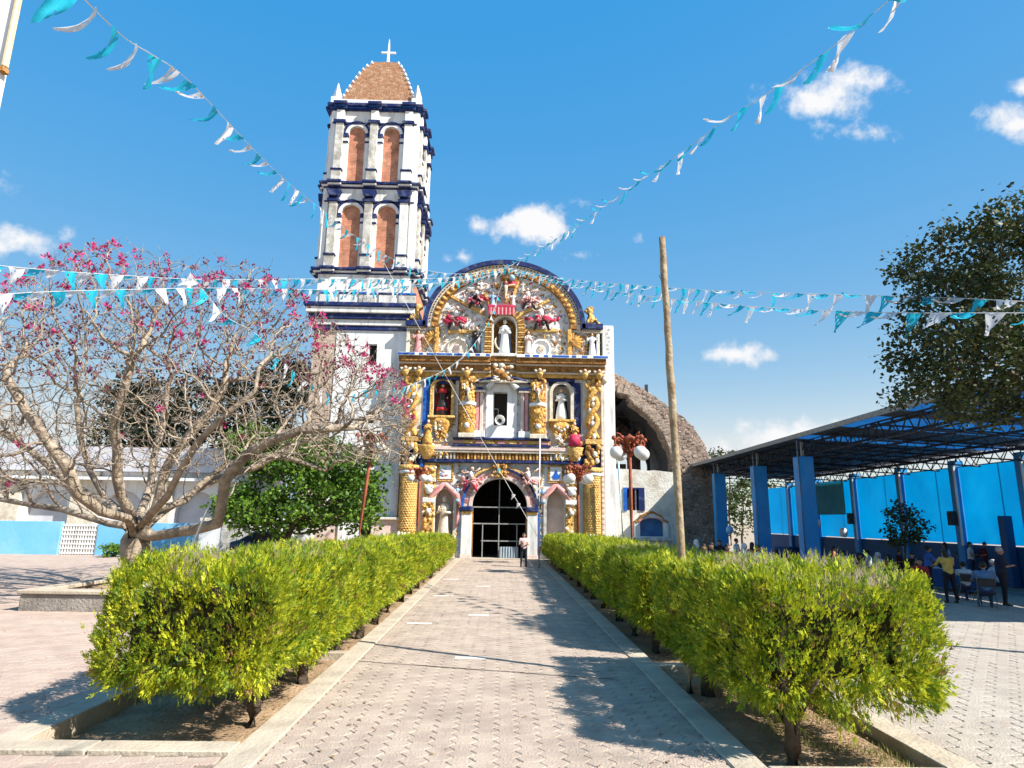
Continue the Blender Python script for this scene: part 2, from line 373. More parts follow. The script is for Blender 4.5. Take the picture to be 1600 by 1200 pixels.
def lay(parent, tile, mat, cx, cy, w, h, inside, rows, cols, x0, y0, mode='hex', seed=1, keep=300, rot=0.):
    rnd = random.Random(seed); pts = []
    ca, sa = math.cos(rot), math.sin(rot)
    for i in range(cols):
        for j in range(rows):
            if mode == 'hex': x = i*w*.75; y = (j+(.5 if i % 2 else 0))*h
            else: x = (i+(.5 if j % 2 else 0))*w; y = j*h
            X = x0+x*ca-y*sa; Y = y0+x*sa+y*ca
            if inside(X, Y): pts.append((X, Y))
    pts.sort(key=lambda p: p[0]**2+p[1]**2)
    vs, fs = tile
    seen = [p for p in pts if 6.3 < p[1] and abs(p[0]) < p[1]*.86]
    near = seen[:keep]; ns = set(near); rest = [p for p in pts if p not in ns]
    me = bpy.data.meshes.new('paver'); me.from_pydata(vs, [], fs); me.materials.append(mat); me.update()
    for (x, y) in near:
        o = link('paver', me, parent, (x, y, rnd.uniform(-.003, .003)), (rnd.gauss(0, .006), rnd.gauss(0, .006), rot+rnd.gauss(0, .008)))
    m = MB().mat(mat)
    for (x, y) in rest:
        dz = rnd.uniform(-.003, .003); tx = rnd.gauss(0, .006); ty = rnd.gauss(0, .006)
        m.add([(x+a*ca-b*sa, y+a*sa+b*ca, c+dz+tx*a+ty*b) for a, b, c in vs], fs)
    o = m.build('paver_field', parent); o['kind'] = 'stuff'; return o

# the walkway to the church door
walk = sheet('walkway', -2.62, 2.62, 3.0, 39.2, -.34, -.022, M_joint)
lay(walk, hex_tile(.305, .205), M_pave, 0, 0, .305, .205, lambda x, y: abs(x) < 2.36 and y < 39.1, 168, 22, -2.4, 4.9, seed=3)
for (u, v, l_) in ((735, 1028, .52), (655, 974, .55), (748, 961, .5), (693, 931, .6), (705, 905, .6), (755, 916, .5)):
    p = on(u, v); MB().mat(M_slab).box(p.x-l_/2, p.x+l_/2, p.y-.075, p.y+.075, -.02, .006).build('white_slab', walk, bevel=.004)
a_, b_ = on(545, 1032), on(960, 1062)
strip_mb = MB().mat(M_joint); d_ = (b_-a_).normalized(); nrm = Vector((-d_.y, d_.x, 0))*.017
n_ = 14; top = []; bot = []
for i in range(n_+1):
    q = a_.lerp(b_, i/n_)+Vector((0, random.uniform(-.02, .02), .0075)); top.append(q+nrm*random.uniform(.5, 1.3)); bot.append(q-nrm*random.uniform(.5, 1.3))
for i in range(n_): strip_mb.poly([bot[i], bot[i+1], top[i+1], top[i]])
M_cordshade = pm('cord_shadow_paint', (.06, .045, .035), (.035, .028, .022), 12, .95, 0)  # dark strip laid over the pavers as a cord's painted shadow
strip_mb.mats = [M_cordshade]; strip_mb.build('cord_shadow', walk)
for sgn in (-1, 1):
    y = 4.0; k = 0
    while y < 39.1:
        L = 2.45
        x0, x1 = (2.275, 2.615)
        MB().mat(M_conc).box(min(sgn*x0, sgn*x1), max(sgn*x0, sgn*x1), y+.006, min(y+L, 39.15)-.006, -.30, .022+random.uniform(-.004, .004)).build('kerb_stone', walk, bevel=.012)
        y += L

# plaza sheets
pl = sheet('plaza_left', -60, -4.88, -6, 39.3, -.34, -.022, M_joint)
lay(pl, zed_tile(.32, .2), M_pave_l, 0, 0, .32, .2, lambda x, y: x < -5.18 and x > -17 and x > -.9*y-1 and not (-11.45 < x < -6 and 16.2 < y < 24.2), 110, 44, -18.2, 6.2, mode='row', seed=5)
sheet('plaza_left_far', -60, -4.9, 22.3, 39.3, -.02, -.006, M_pave_l); sheet('plaza_left_side', -60, -17.2, -6, 22.29, -.02, -.006, M_pave_l)
pf = sheet('plaza_front', -4.88, -2.62, -6, 7.2, -.34, -.022, M_joint)
lay(pf, zed_tile(.32, .2), M_pave_l, 0, 0, .32, .2, lambda x, y: x < -2.75 and x > -4.9 and y < 6.95, 14, 8, -4.9, 4.6, mode='row', seed=6)
pr = sheet('plaza_right', 4.39, 60, -6, 60, -.34, -.022, M_joint)
lay(pr, zed_tile(.36, .23), M_pave_r, 0, 0, .36, .23, lambda x, y: x > 4.75 and x < 18 and x < .92*y+1, 105, 40, 4.4, 5.2, mode='row', seed=8)
sheet('plaza_right_far', 4.75, 60, 29.2, 60, -.02, -.006, M_pave_r); sheet('plaza_right_side', 18.1, 60, -6, 29.19, -.02, -.006, M_pave_r)
sheet('plaza_right_front', 2.62, 4.39, -6, 6.72, -.34, -.004, M_conc)
sheet('church_forecourt', -4.9, 4.4, 39.3, 40.6, -.34, .02, M_conc)
sheet('church_side_ground_left', -60, -4.9, 39.3, 70, -.34, -.03, M_dirt)
sheet('church_side_ground_right', -4.9, 60, 60, 90, -.34, -.03, M_dirt)

# planting beds: sunken dry soil with a raised rim
def soil(name, x0, x1, y0, y1, z, seed):
    rnd = random.Random(seed); m = MB().mat(M_soil, True); nx = 14; ny = int((y1-y0)*5)
    for j in range(ny+1):
        for i in range(nx+1):
            x = x0+(x1-x0)*i/nx; y = y0+(y1-y0)*j/ny
            m.v.append((x, y, z+.05*noise.noise((x*1.3, y*1.3, seed))+.022*noise.noise((x*6, y*6, seed))))
    for j in range(ny):
        for i in range(nx):
            a = j*(nx+1)+i; m.face(a, a+1, a+nx+2, a+nx+1)
    o = m.build(name); o['kind'] = 'structure'; return o
bl = soil('planting_bed_left', -4.95, -2.55, 7.1, 39.3, -.19, 2)
br_ = soil('planting_bed_right', 2.55, 4.45, 6.6, 39.3, -.13, 4)
rim = lambda x0, x1, y0, y1, z1, par, nm='kerb_stone', mt=M_conc: MB().mat(mt).box(x0, x1, y0, y1, -.33, z1).build(nm, par, bevel=.012)
y = 7.2
while y < 38:
    rim(-5.2, -4.86, y+.006, y+1.99, .02+random.uniform(-.004, .004), bl); y += 2
for x in (-5.2, -4.03, -2.9+.0):
    rim(x+.005, min(x+1.16, -2.625), 6.98, 7.27, .024+random.uniform(-.004, .004), bl)
y = 6.75
while y < 38:
    rim(4.375, 4.73, y+.006, y+1.99, .016+random.uniform(-.004, .004), br_); y += 2
rim(2.63, 4.37, 6.5, 6.78, .012, br_)
for yy in (11.3, 20.0, 29.0): rim(2.63, 4.36, yy, yy+.22, -.02, br_)
for yy in (12.2, 20.5, 29.5): rim(-4.85, -2.63, yy, yy+.22, -.06, bl)

# fallen leaves and pebbles in the beds
rnd = random.Random(11)
M_litter = pm('dry_litter', (.36, .22, .10), (.22, .13, .06), 8, .9, 0, coords='World')
m = MB().mat(M_litter)
for k in range(2600):
    sgn = rnd.choice((-1, 1)); y = 6.9+33*rnd.random()**2.2
    x = -rnd.uniform(2.65, 4.8) if sgn < 0 else rnd.uniform(2.65, 4.33)
    if sgn < 0 and y < 7.3: continue
    z = (-.19 if sgn < 0 else -.13)+.035; s = rnd.uniform(.012, .035); a = rnd.uniform(0, 6.3)
    c, q = math.cos(a)*s, math.sin(a)*s; h = rnd.uniform(.004, .02)
    m.poly([(x-c, y-q, z), (x+q*.5, y-c*.5, z+h), (x+c, y+q, z), (x-q*.5, y+c*.5, z+h)])
for k in range(520):
    y = 6.7+26*rnd.random()**1.7; x = rnd.uniform(-2.2, 2.2) if rnd.random() < .4 else rnd.choice((-1, 1))*rnd.uniform(4.9, 5.2+.5*y)
    if abs(x) < 2.25 and rnd.random() < .6: x = math.copysign(rnd.uniform(1.5, 2.25), x)
    s = rnd.uniform(.012, .04); a = rnd.uniform(0, 6.3); c, q = math.cos(a)*s, math.sin(a)*s
    m.poly([(x-c, y-q, .012), (x+q*.5, y-c*.5, .022), (x+c, y+q, .012), (x-q*.5, y+c*.5, .02)])
o = m.build('leaf_litter'); tag(o, 'dry leaf litter scattered over the soil beds', 'leaf litter', kind='stuff')
M_grass = leafmat('thin_grass', (.22, .24, .06), (.36, .30, .13), .3)
m = MB().mat(M_grass)
for k in range(3800):
    y = 6.85+6.5*rnd.random()**1.6; x = rnd.uniform(3.2, 4.33)
    if noise.noise((x*1.6, y*1.6, 3)) < -.02: continue
    z = -.12+.05*noise.noise((x*1.3, y*1.3, 4)); h = rnd.uniform(.03, .09); a = rnd.uniform(0, 6.3); b = .006
    m.poly([(x-math.cos(a)*b, y-math.sin(a)*b, z), (x+math.cos(a)*b, y+math.sin(a)*b, z), (x+rnd.gauss(0, .03), y+rnd.gauss(0, .03), z+h)])
o = m.build('grass'); tag(o, 'thin dry grass along the right planting bed', 'grass', kind='stuff')
# ------------------------------------------------------------------ church: bell tower
FY = 40.0
def FX(u, v, Y=FY): p = at(u, v, Y); return (p.x, p.z)
def arc(cx, cz, rx, rz, a0, a1, n=16): return [(cx+rx*math.cos(R(a0+(a1-a0)*i/n)), cz+rz*math.sin(R(a0+(a1-a0)*i/n))) for i in range(n+1)]
def arch_hole(cx, hw, z0, zs, n=14, rz=None): return [(cx-hw, z0), (cx+hw, z0)]+arc(cx, zs, hw, rz or hw, 0, 180, n)

TX0, TX1, TY = -12.6, -6.05, 40.35
TC = (TX0+TX1)/2
tower = thing('bell_tower', 'tall white bell tower with navy cornices, bricked-up arches and brick roof', 'bell tower', (0, 0, 0))
M_beige = pm('raw_beige_render', (.52, .40, .32), (.44, .33, .26), 1.5, .9, .25, 12, stain=(.66, .58, .5), stain_scale=.8, stain_amt=.5)
TD = 6.5
# base storey, white with a strip of bare render at the left, slit windows
xs = TX0+.25; xb = -10.85
slits = [FX(575, 535), FX(586, 568), FX(570, 640), FX(582, 660)]
h1 = [(slits[0][0], slits[1][1]), (slits[1][0], slits[1][1]), (slits[1][0], slits[0][1]), (slits[0][0], slits[0][1])]
h2 = [(slits[2][0], slits[3][1]), (slits[3][0], slits[3][1]), (slits[3][0], slits[2][1]), (slits[2][0], slits[2][1])]
m = MB().mat(M_white2).plate([(xb, -.1), (-5.9, -.1), (-5.9, 14.25), (xb, 14.25)], [h1, h2], TY, TY+.7)
m.box(xb, -5.9, TY+.72, TY+TD, -.1, 14.25); m.build('base_wall', tower)
MB().mat(M_beige).box(xs, xb-.004, TY+.06, TY+TD, -.1, 14.25).build('bare_render_wall', tower)
for (h, nm) in ((h1, 'slit_window'), (h2, 'slit_window')):
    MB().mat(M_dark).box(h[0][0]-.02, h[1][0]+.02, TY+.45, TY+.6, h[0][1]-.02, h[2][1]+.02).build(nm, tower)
def ring(par, nm, z0, z1, out, mat, bevel=.03, d=TD):        # moulding round the whole tower
    MB().mat(mat).box(TX0-out+.25, TX1+out-.25, TY-out, TY+d+out, z0, z1).build(nm, par, bevel=bevel)
zc = lambda v: at(575, v, TY-.3).z
ring(tower, 'cornice_band', 14.25, 14.55, .12, M_navy); ring(tower, 'cornice_band', 14.55, 14.95, .2, M_white)
ring(tower, 'cornice_band', 14.95, 15.32, .35, M_navy); ring(tower, 'cornice_band', 15.32, 15.72, .5, M_white); ring(tower, 'cornice_band', 15.72, 16.0, .62, M_navy)
# pedestal storey
ring(tower, 'pedestal_wall', 16.0, 18.1, .02, M_white, 0)
for i in range(5):
    x = TX0+.45+i*1.3
    MB().mat(M_grey if i % 2 == 0 else M_white).box(x, x+1.1, TY-.10, TY+.1, 16.02, 16.72).build('pedestal_panel', tower, bevel=.02)
    MB().mat(M_navy if i % 2 else M_blue).box(x-.04, x+1.14, TY-.14, TY+.1, 16.723, 16.86).build('panel_cap', tower, bevel=.02)
MB().mat(M_brick).box(TX1-.2, TX1+.12, TY+.5, TY+5, 16.02, 17.6).build('bare_brick_patch', tower)
def tier(z0, z1, za, hw, half, first, front_top):
    """one belfry storey: body with two bricked arches per side, pilasters, capitals, sills"""
    h = z1-z0; zs = z0+h*.685
    for face in range(4):
        # build in a local frame whose front looks to -Y, then turn
        piv = Vector((TC, TY+TD/2, 0)); M = Matrix.Translation(piv) @ Matrix.Rotation(face*math.pi/2, 4, 'Z') @ Matrix.Translation(-piv)
        if face == 2: continue
        def place(mb, nm, par=tower, bevel=0):
            o = mb.build(nm, None); 
            if bevel:
                bpy.data.objects.remove(o); o = mb.build(nm, None, bevel=bevel)
            o.data.transform(M); o.parent = par; return o
        y = TY+(TD/2-half)
        off = 1.21
        holes = [arch_hole(TC-off, hw, z0+.05, zs), arch_hole(TC+off, hw, z0+.05, zs)]
        L, Rr = TC-half, TC+half
        place(MB().mat(M_white).plate([(L+.004*face, z0), (Rr-.004*face, z0), (Rr-.004*face, z1), (L+.004*face, z1)], holes, y, y+.8), 'belfry_wall')
        for s in (-1, 1):
            c = TC+s*off
            mb = MB().mat(M_brick).prism(arch_hole(c, hw+.05, z0, zs), y+.2, y+.4)
            w_ = place(mb, 'brick_infill')
            inner = arc(c, zs, hw+.22, hw+.22, 0, 180, 18); outer = arc(c, zs, hw+.36, hw+.36, 0, 180, 18)
            place(MB().mat(M_navy).band(inner, outer, y-.13, y+.05), 'arch_moulding')
            inn = arc(c, zs, hw+.0, hw+.0, 0, 180, 18); out = arc(c, zs, hw+.21, hw+.21, 0, 180, 18)
            place(MB().mat(M_white2).band(inn, out, y-.08, y+.05), 'arch_band')
            for q in (-1, 1):                       # impost blocks beside each arch
                xa, xb_ = sorted((c+q*(hw+.0), c+q*(hw+.48)))
                place(MB().mat(M_navy).box(xa, xb_, y-.17, y+.2, zs-.34, zs-.02), 'impost', bevel=.03)
                place(MB().mat(M_white).box(xa+.03, xb_-.03, y-.11, y+.2, zs-.62, zs-.345), 'impost_neck')
                place(MB().mat(M_navy).box(xa, xb_, y-.14, y+.2, zs-.74, zs-.623), 'impost_band', bevel=.02)
                place(MB().mat(M_white).box(xa+.05, xb_-.05, y-.07, y+.1, z0+.06, zs-.745), 'jamb')
        for k, px_ in enumerate((TC-2.4, TC, TC+2.4)):
            pw = .27
            place(MB().mat(M_grey if k != 2 else M_white).box(px_-pw, px_+pw, y-.3, y+.05, z0+.95, z1-1.1), 'pilaster', bevel=.02)
            place(MB().mat(M_white if k == 2 else M_grey).box(px_-pw-.06, px_+pw+.06, y-.36, y+.05, z0+.05, z0+.84), 'pilaster_base', bevel=.02)
            place(MB().mat(M_navy).box(px_-pw-.12, px_+pw+.12, y-.42, y+.05, z0+.843, z0+.965), 'base_cap', bevel=.02)
            place(MB().mat(M_navy).box(px_-pw-.14, px_+pw+.14, y-.4, y+.05, z1-1.11, z1-.86), 'capital', bevel=.03)
            if first:
                cz = z1-.42
                place(MB().mat(M_navy).prism([(px_-.3, cz-.32), (px_+.3, cz-.32), (px_+.5, cz+.14), (px_-.5, cz+.14)], y-.5, y+.05), 'bracket')
            else: place(MB().mat(M_white).box(px_-pw, px_+pw, y-.28, y+.05, z1-.86, z1-.05), 'pilaster_top', bevel=.02)
        place(MB().mat(M_navy).box(L+.05, Rr-.05, y-.13, y+.05, z1-1.06, z1-.93), 'string_course', bevel=.02)
        for s in (-1, 1):
            x = TC+s*(half-.17)
            place(MB().mat(M_white2).box(x-.17+.003*face, x+.17-.003*face, y-.1, y+.05, z0+.02, z1-.02), 'corner_strip', bevel=.02)
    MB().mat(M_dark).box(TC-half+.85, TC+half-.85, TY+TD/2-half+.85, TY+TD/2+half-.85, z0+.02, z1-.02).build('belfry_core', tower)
def cornice(z, half, hs, back=True):
    e = [(0.0, .12, .14, M_navy), (.12, .25, .26, M_white2), (.25, .44, .4, M_navy)] if hs == 'a' else [(0.0, .18, .16, M_navy), (.18, .25, .22, M_blue), (.25, .5, .38, M_navy)]
    for (a, b, o, mt) in e:
        b = b-.002
        MB().mat(mt).box(TC-half-o, TC+half+o, TY+TD/2-half-o, TY+TD/2+half+o, z+a, z+b).build('cornice_band', tower, bevel=.03)
        for face in (0, 1, 3):
            piv = Vector((TC, TY+TD/2, 0)); M = Matrix.Translation(piv) @ Matrix.Rotation(face*math.pi/2, 4, 'Z') @ Matrix.Translation(-piv)
            for px_ in (TC-2.4, TC, TC+2.4):
                ob = MB().mat(mt).box(px_-.42-o*.15, px_+.42+o*.15, TY+TD/2-half-o-.24, TY+TD/2-half-o+.02, z+a+.001, z+b-.001).build('cornice_break', None, bevel=.03)
                ob.data.transform(M); ob.parent = tower
cornice(18.1, 3.12, 'a')
tier(18.55, 24.4, 0, .66, 3.12, True, 0)
cornice(24.4, 3.06, 'a')
tier(24.85, 30.45, 0, .58, 3.02, False, 0)
cornice(30.45, 2.98, 'b')
# parapet, finials, brick roof with crockets, cross
zr = 30.95; cy = TY+TD/2
hb = 2.65
MB().mat(M_white2).box(TC-hb, TC+hb, cy-hb, cy+hb, zr, zr+.75).build('parapet', tower, bevel=.04)
for sx in (-1, 1):
    for sy in (-1, 1):
        MB().mat(M_white2, False).box(TC+sx*2.85-.34, TC+sx*2.85+.34, cy+sy*2.85-.34, cy+sy*2.85+.34, zr, zr+.55).lathe([(.30, zr+.55), (.34, zr+.75), (.24, zr+1.1), (.03, zr+1.85)], (TC+sx*2.85, cy+sy*2.85, 0), 4).build('corner_finial', tower)
prof = [(2.55, zr+.752), (2.4, zr+1.3), (2.05, zr+2.4), (1.6, zr+3.7), (1.2, zr+4.6), (.8, zr+5.25)]
M_tilebrick = pm('old_roof_brick', (.46, .25, .14), (.30, .15, .085), 7, .95, .8, 14, stain=(.58, .42, .28), stain_scale=2.6, stain_amt=.8)
mb = MB().mat(M_tilebrick)
nst = 30; last = None
def half_at(z):
    for (a, za), (b, zb) in zip(prof, prof[1:]):
        if za <= z <= zb: return a+(b-a)*(z-za)/(zb-za)
    return prof[-1][0]
zz0, zz1 = prof[0][1], prof[-1][1]
for i in range(nst):
    z0 = zz0+(zz1-zz0)*i/nst; z1 = zz0+(zz1-zz0)*(i+1)/nst; hh = half_at(z0)
    mb.box(TC-hh, TC+hh, cy-hh, cy+hh, z0, z1)
mb.build('brick_roof', tower)
for sx in (-1, 1):
    for sy in (-1, 1):
        for k in range(9):
            z = zz0+.25+(zz1-zz0-.3)*k/8.5; hh = half_at(z)+.02
            MB().mat(M_white2 if k % 3 else M_palepink, True).lathe([(.1, 0), (.13, .1), (.06, .22), (.01, .3)], (TC+sx*hh, cy+sy*hh, z), 6).build('crocket', tower)
zt = zz1
MB().mat(M_brown, False).box(TC-.62, TC+.62, cy-.62, cy+.62, zt, zt+.22).box(TC-.42, TC+.42, cy-.42, cy+.42, zt+.22, zt+.42).build('roof_cap', tower, bevel=.03)
cr = MB().mat(M_white2)
zt += .42
cr.prism([(TC-.11, zt), (TC+.11, zt), (TC+.06, zt+1.7), (TC+.02, zt+2.3), (TC-.02, zt+2.3), (TC-.06, zt+1.7)], cy-.06, cy+.06)
cr.box(TC-.55, TC-.07, cy-.059, cy+.059, zt+1.05, zt+1.18); cr.box(TC+.07, TC+.55, cy-.059, cy+.059, zt+1.05, zt+1.18)
cr.build('cross', tower)

# ------------------------------------------------------------------ church: sculpted front
fac = thing('church_facade', 'ornate baroque church front with ochre columns, saints and rounded gable', 'church facade')
P = lambda mb, nm, bev=0, par=None: mb.build(nm, par or fac, bevel=bev)
HW = 6.25
SHZ = 14.45                                # shoulder height
AX, AZ, ARX, ARZ = .05, 14.6, 4.98, 4.2    # rounded gable
door_c, door_hw, door_s = -.03, 1.70, 3.08
outline = [(-HW, -.1), (HW, -.1), (HW, SHZ), (AX+ARX, SHZ)]+arc(AX, AZ, ARX, ARZ, 0, 180, 36)+[(AX-ARX, SHZ), (-HW, SHZ)]
H_door = [(door_c-door_hw, -.05), (door_c+door_hw, -.05)]+arc(door_c, door_s, door_hw, 1.72, 0, 180, 20)
w0, w1 = FX(770, 665), FX(793, 613)
H_win = [(w0[0], w0[1]), (w1[0], w0[1]), (w1[0], w1[1]), (w0[0], w1[1])]
H_vir = arch_hole(.10, .72, 12.62, 14.55)
n2l = FX(686, 630); n2r = FX(874, 635)
H_n2l = arch_hole(-3.78, .56, 8.62, 10.35); H_n2r = arch_hole(3.78, .56, 8.50, 10.25)
H_n1l = arch_hole(-3.42, .56, 1.05, 3.2, rz=.9); H_n1r = arch_hole(3.42, .56, 1.05, 3.2, rz=.9)
P(MB().mat(M_white).plate(outline, [H_door, H_win, H_vir, H_n2l, H_n2r, H_n1l, H_n1r], FY, FY+.85), 'wall')
for h, mt in ((H_vir, M_brown), (H_n2l, M_brown), (H_n2r, M_cream), (H_n1l, M_palepink), (H_n1r, M_palepink)):
    cx = sum(p[0] for p in h)/len(h)
    q = [(cx+(x-cx)*1.03, z) for x, z in h]
    P(MB().mat(mt).prism(q, FY+.62, FY+.84), 'niche_back')
P(MB().mat(M_white).box(-HW, HW, FY+.86, FY+1.6, 14.0, SHZ-.02).box(-HW, -1.75, FY+.86, FY+1.6, -.1, 14.0).box(1.7, HW, FY+.86, FY+1.6, -.1, 14.0).box(-1.75, 1.7, FY+.86, FY+1.6, 11.0, 14.0).box(-1.75, 1.7, FY+.86, FY+1.6, 5.0, 7.8), 'backing_wall')
# nave behind the doorway: dark inside, and its bulk behind the gable
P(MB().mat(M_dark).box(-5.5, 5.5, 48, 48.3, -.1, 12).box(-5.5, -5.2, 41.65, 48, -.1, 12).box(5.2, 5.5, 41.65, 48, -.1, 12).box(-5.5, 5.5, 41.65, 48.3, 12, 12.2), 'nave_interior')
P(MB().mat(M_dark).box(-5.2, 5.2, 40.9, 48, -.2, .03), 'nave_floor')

def arcband(nm, mt, d0, d1, y0, y1, bev=0):
    i_ = [(AX-ARX-d0+.0, SHZ)]+arc(AX, AZ, ARX+d0, ARZ+d0, 180, 0, 40)+[(AX+ARX+d0, SHZ)]
    o_ = [(AX-ARX-d1, SHZ)]+arc(AX, AZ, ARX+d1, ARZ+d1, 180, 0, 40)+[(AX+ARX+d1, SHZ)]
    return P(MB().mat(mt).band(i_, o_, y0, y1), nm)
arcband('gable_coping', M_navy, -.02, .28, FY-.42, FY+1.3)
arcband('gable_band', M_cream, -.28, -.022, FY-.26, FY+.1)
arcband('gable_moulding', M_brown, -.72, -.285, FY-.3, FY+.1)
for k in range(64):
    t = R(3+174*k/63); r0, r1 = ARX-.15, ARZ-.15
    P(MB().mat(M_brown if k % 2 else M_navy, True).ball((AX+r0*math.cos(t), FY-.27, AZ+r1*math.sin(t)), .055, 6, 4), 'bead')
for k in range(30):
    t = R(5+170*k/29); r0, r1 = ARX-.5, ARZ-.5
    M_ = Matrix.Rotation(-t, 3, 'Y')
    P(MB().mat(M_gold2 if k % 2 else M_gold, True).ball((AX+r0*math.cos(t), FY-.32, AZ+r1*math.sin(t)), .14, 7, 5, (1.3, .5, .8), M_.to_4x4()), 'rosette')
for s, x0, x1 in ((-1, -6.3, -5.0), (1, 5.06, 6.45)):
    P(MB().mat(M_navy).box(x0, x1, FY-.42, FY+1.3, SHZ+.0, SHZ+.36), 'shoulder_coping', .03)
    P(MB().mat(M_cream).box(x0+.05, x1-.05, FY-.24, FY+.05, SHZ-.22, SHZ-.004), 'shoulder_band', .02)
    for k in range(9): P(MB().mat(M_brown, True).ball((x0+.12+k*.135, FY-.25, SHZ-.11), .05, 6, 4), 'bead')

def lions(cx, cz, s):                       # seated ochre beasts on the shoulders
    m = MB().mat(M_gold2, True)
    m.ball((cx, FY+.2, cz+.42), .34, 10, 7, (.8, .8, 1.25)); m.ball((cx-s*.12, FY+.1, cz+1.0), .27, 10, 7, (1, .95, 1.05)); m.ball((cx-s*.35, FY+.02, cz+.94), .13, 8, 5)
    m.tube([(cx-s*.1, FY, cz+.8), (cx-s*.24, FY-.06, cz+.3), (cx-s*.3, FY-.1, cz+.02)], [.13, .1, .11]); m.tube([(cx+s*.22, FY, cz+.35), (cx+s*.45, FY-.02, cz+.1), (cx+s*.5, FY-.02, cz+.02)], [.17, .14, .12])
    m.mat(M_brown).ball((cx-s*.04, FY+.1, cz+1.12), .25, 8, 6, (1, .9, .8))
    return m
for s in (-1, 1):
    t = tag(lions(s*5.75 if s > 0 else -5.75, SHZ+.36, s).build('stone_beast'), 'ochre seated stone beast on the %s shoulder of the church gable' % ('right' if s > 0 else 'left'), 'statue', 'beasts on the gable shoulders')

# ---- figures in relief and in the round
def robed(h, robe, mantle, skin=M_skin, hair=M_dark, arms='pray', lean=0, wide=1.0):
    """standing robed statue, base at the origin, height h, looking to -Y"""
    s = h/1.75; b = MB().mat(robe, True); w = wide
    fold = lambda t, z: 1+.09*math.sin(9*t+z*2)*max(0, 1-z/(1.3*s))
    b.lathe([(.27*s*w, 0), (.25*s*w, .25*s), (.21*s*w, .6*s), (.165*s, .95*s), (.19*s, 1.15*s), (.215*s, 1.32*s), (.16*s, 1.44*s), (.06*s, 1.49*s)], (0, 0, 0), 18, 1, .72, wob=fold)
    b.mat(skin).tube([(0, 0, 1.46*s), (0, -.01*s, 1.55*s)], .05*s, 8)
    b.ball((lean*s, -.015*s, 1.63*s), .105*s, 12, 9, (.86, 1, 1.15)); b.ball((lean*s, -.12*s, 1.615*s), .02*s, 6, 4)
    b.mat(hair).ball((lean*s, .025*s, 1.665*s), .112*s, 10, 7, (.95, 1, 1.05))
    b.mat(robe)
    for q in (-1, 1):
        sh = Vector((q*.2*s, 0, 1.36*s))
        if arms == 'pray': el = Vector((q*.24*s, -.07*s, 1.12*s)); ha = Vector((q*.03*s, -.2*s, 1.24*s))
        elif arms == 'open': el = Vector((q*.33*s, -.06*s, 1.16*s)); ha = Vector((q*.38*s, -.22*s, 1.32*s))
        elif arms == 'hold': el = Vector((q*.26*s, -.06*s, 1.1*s)); ha = Vector((q*.1*s, -.22*s, 1.1*s+(.12*s if q < 0 else 0)))
        else: el = Vector((q*.30*s, 0, 1.12*s)); ha = Vector((q*(.42 if q < 0 else .26)*s, -.12*s, (1.5 if q < 0 else .98)*s))
        b.mat(robe).tube([sh, el, ha], [.085*s, .075*s, .06*s], 8); b.mat(skin).ball(ha+(ha-el).normalized()*.04*s, .042*s, 7, 5)
    o = b
    c = None
    if mantle:
        c = MB().mat(mantle, True)
        n = 12
        pts = []
        for i, (rw, z) in enumerate(((.30, .12), (.28, .5), (.25, .9), (.25, 1.25), (.20, 1.42), (.12, 1.5))):
            for j in range(n+1):
                t = math.pi*(j/n)*1.05-.08
                pts.append((rw*s*math.cos(t)*1.08*w, (.05+rw*.62*math.sin(t)*(1+.08*math.sin(7*t)))*s, z*s))
        k = len(c.v); c.v.extend(pts)
        for i in range(5):
            for j in range(n): c.face(k+i*(n+1)+j, k+i*(n+1)+j+1, k+(i+1)*(n+1)+j+1, k+(i+1)*(n+1)+j)
    return o, c
def statue(label, x, y, z, h, robe, mantle, group='saints of the church front', **kw):
    t = thing('statue', label, 'statue', (x, y, z), 0, group)
    b, c = robed(h, robe, mantle, **kw); b.build('robed_figure', t)
    if c: c.build('mantle', t)
    return t
vt = statue('white robed Virgin statue with blue mantle in the central upper niche', .10, FY+.12, 12.64, 2.45, M_white2, M_pblue, arms='pray', skin=M_cream, hair=M_cream)
cm = MB().mat(M_cream, True); cm.tube([(.62*math.cos(R(t))-.0, -.1, .62*math.sin(R(t))+.95) for t in range(150, 250, 12)], [.03, .05, .06, .07, .07, .07, .06, .05, .03], 6); cm.build('crescent', vt)
M_stred = pm('red_cloth_paint', (.55, .04, .05), (.4, .02, .03), 4, .6, .2, 14)
s2 = statue('saint in black robe and red sash in the upper left niche', -3.78, FY+.15, 8.64, 2.15, M_black, M_stred, arms='raise', wide=1.15)
MB().mat(M_stred, True).lathe([(.37, .35), (.35, .55)], (0, 0, 0), 18, 1, .75).build('hem_band', s2)
MB().mat(M_stred, True).lathe([(.28, 1.5), (.29, 1.7), (.2, 1.78)], (0, 0, 0), 16, 1, .78).build('sash', s2)
statue('saint in pale robe and black cape in the upper right niche', 3.78, FY+.15, 8.52, 2.05, M_white2, M_black, arms='hold', wide=1.2, hair=M_grey)
statue('weathered bare stone saint in the lower left niche', -3.42, FY+.12, 1.08, 2.55, M_cream, None, arms='hold', skin=M_cream, hair=M_cream)
statue('saint in pink cloak on the left end of the top tier', -5.45, FY-.18, 12.62, 1.55, M_pink, M_cream, arms='open')
statue('white robed saint with dark cape on the right end of the top tier', 5.75, FY-.18, 12.62, 1.6, M_white2, M_black, arms='open')
sm_ = statue('small friar figure in dark and blue habit left of the Virgin niche', -1.72, FY-.3, 12.62, 1.85, M_black, M_pblue, arms='hold')
sm2 = statue('small pale pink robed figure right of the Virgin niche', 1.62, FY-.3, 12.62, 1.6, M_palepink, M_white2, arms='pray')

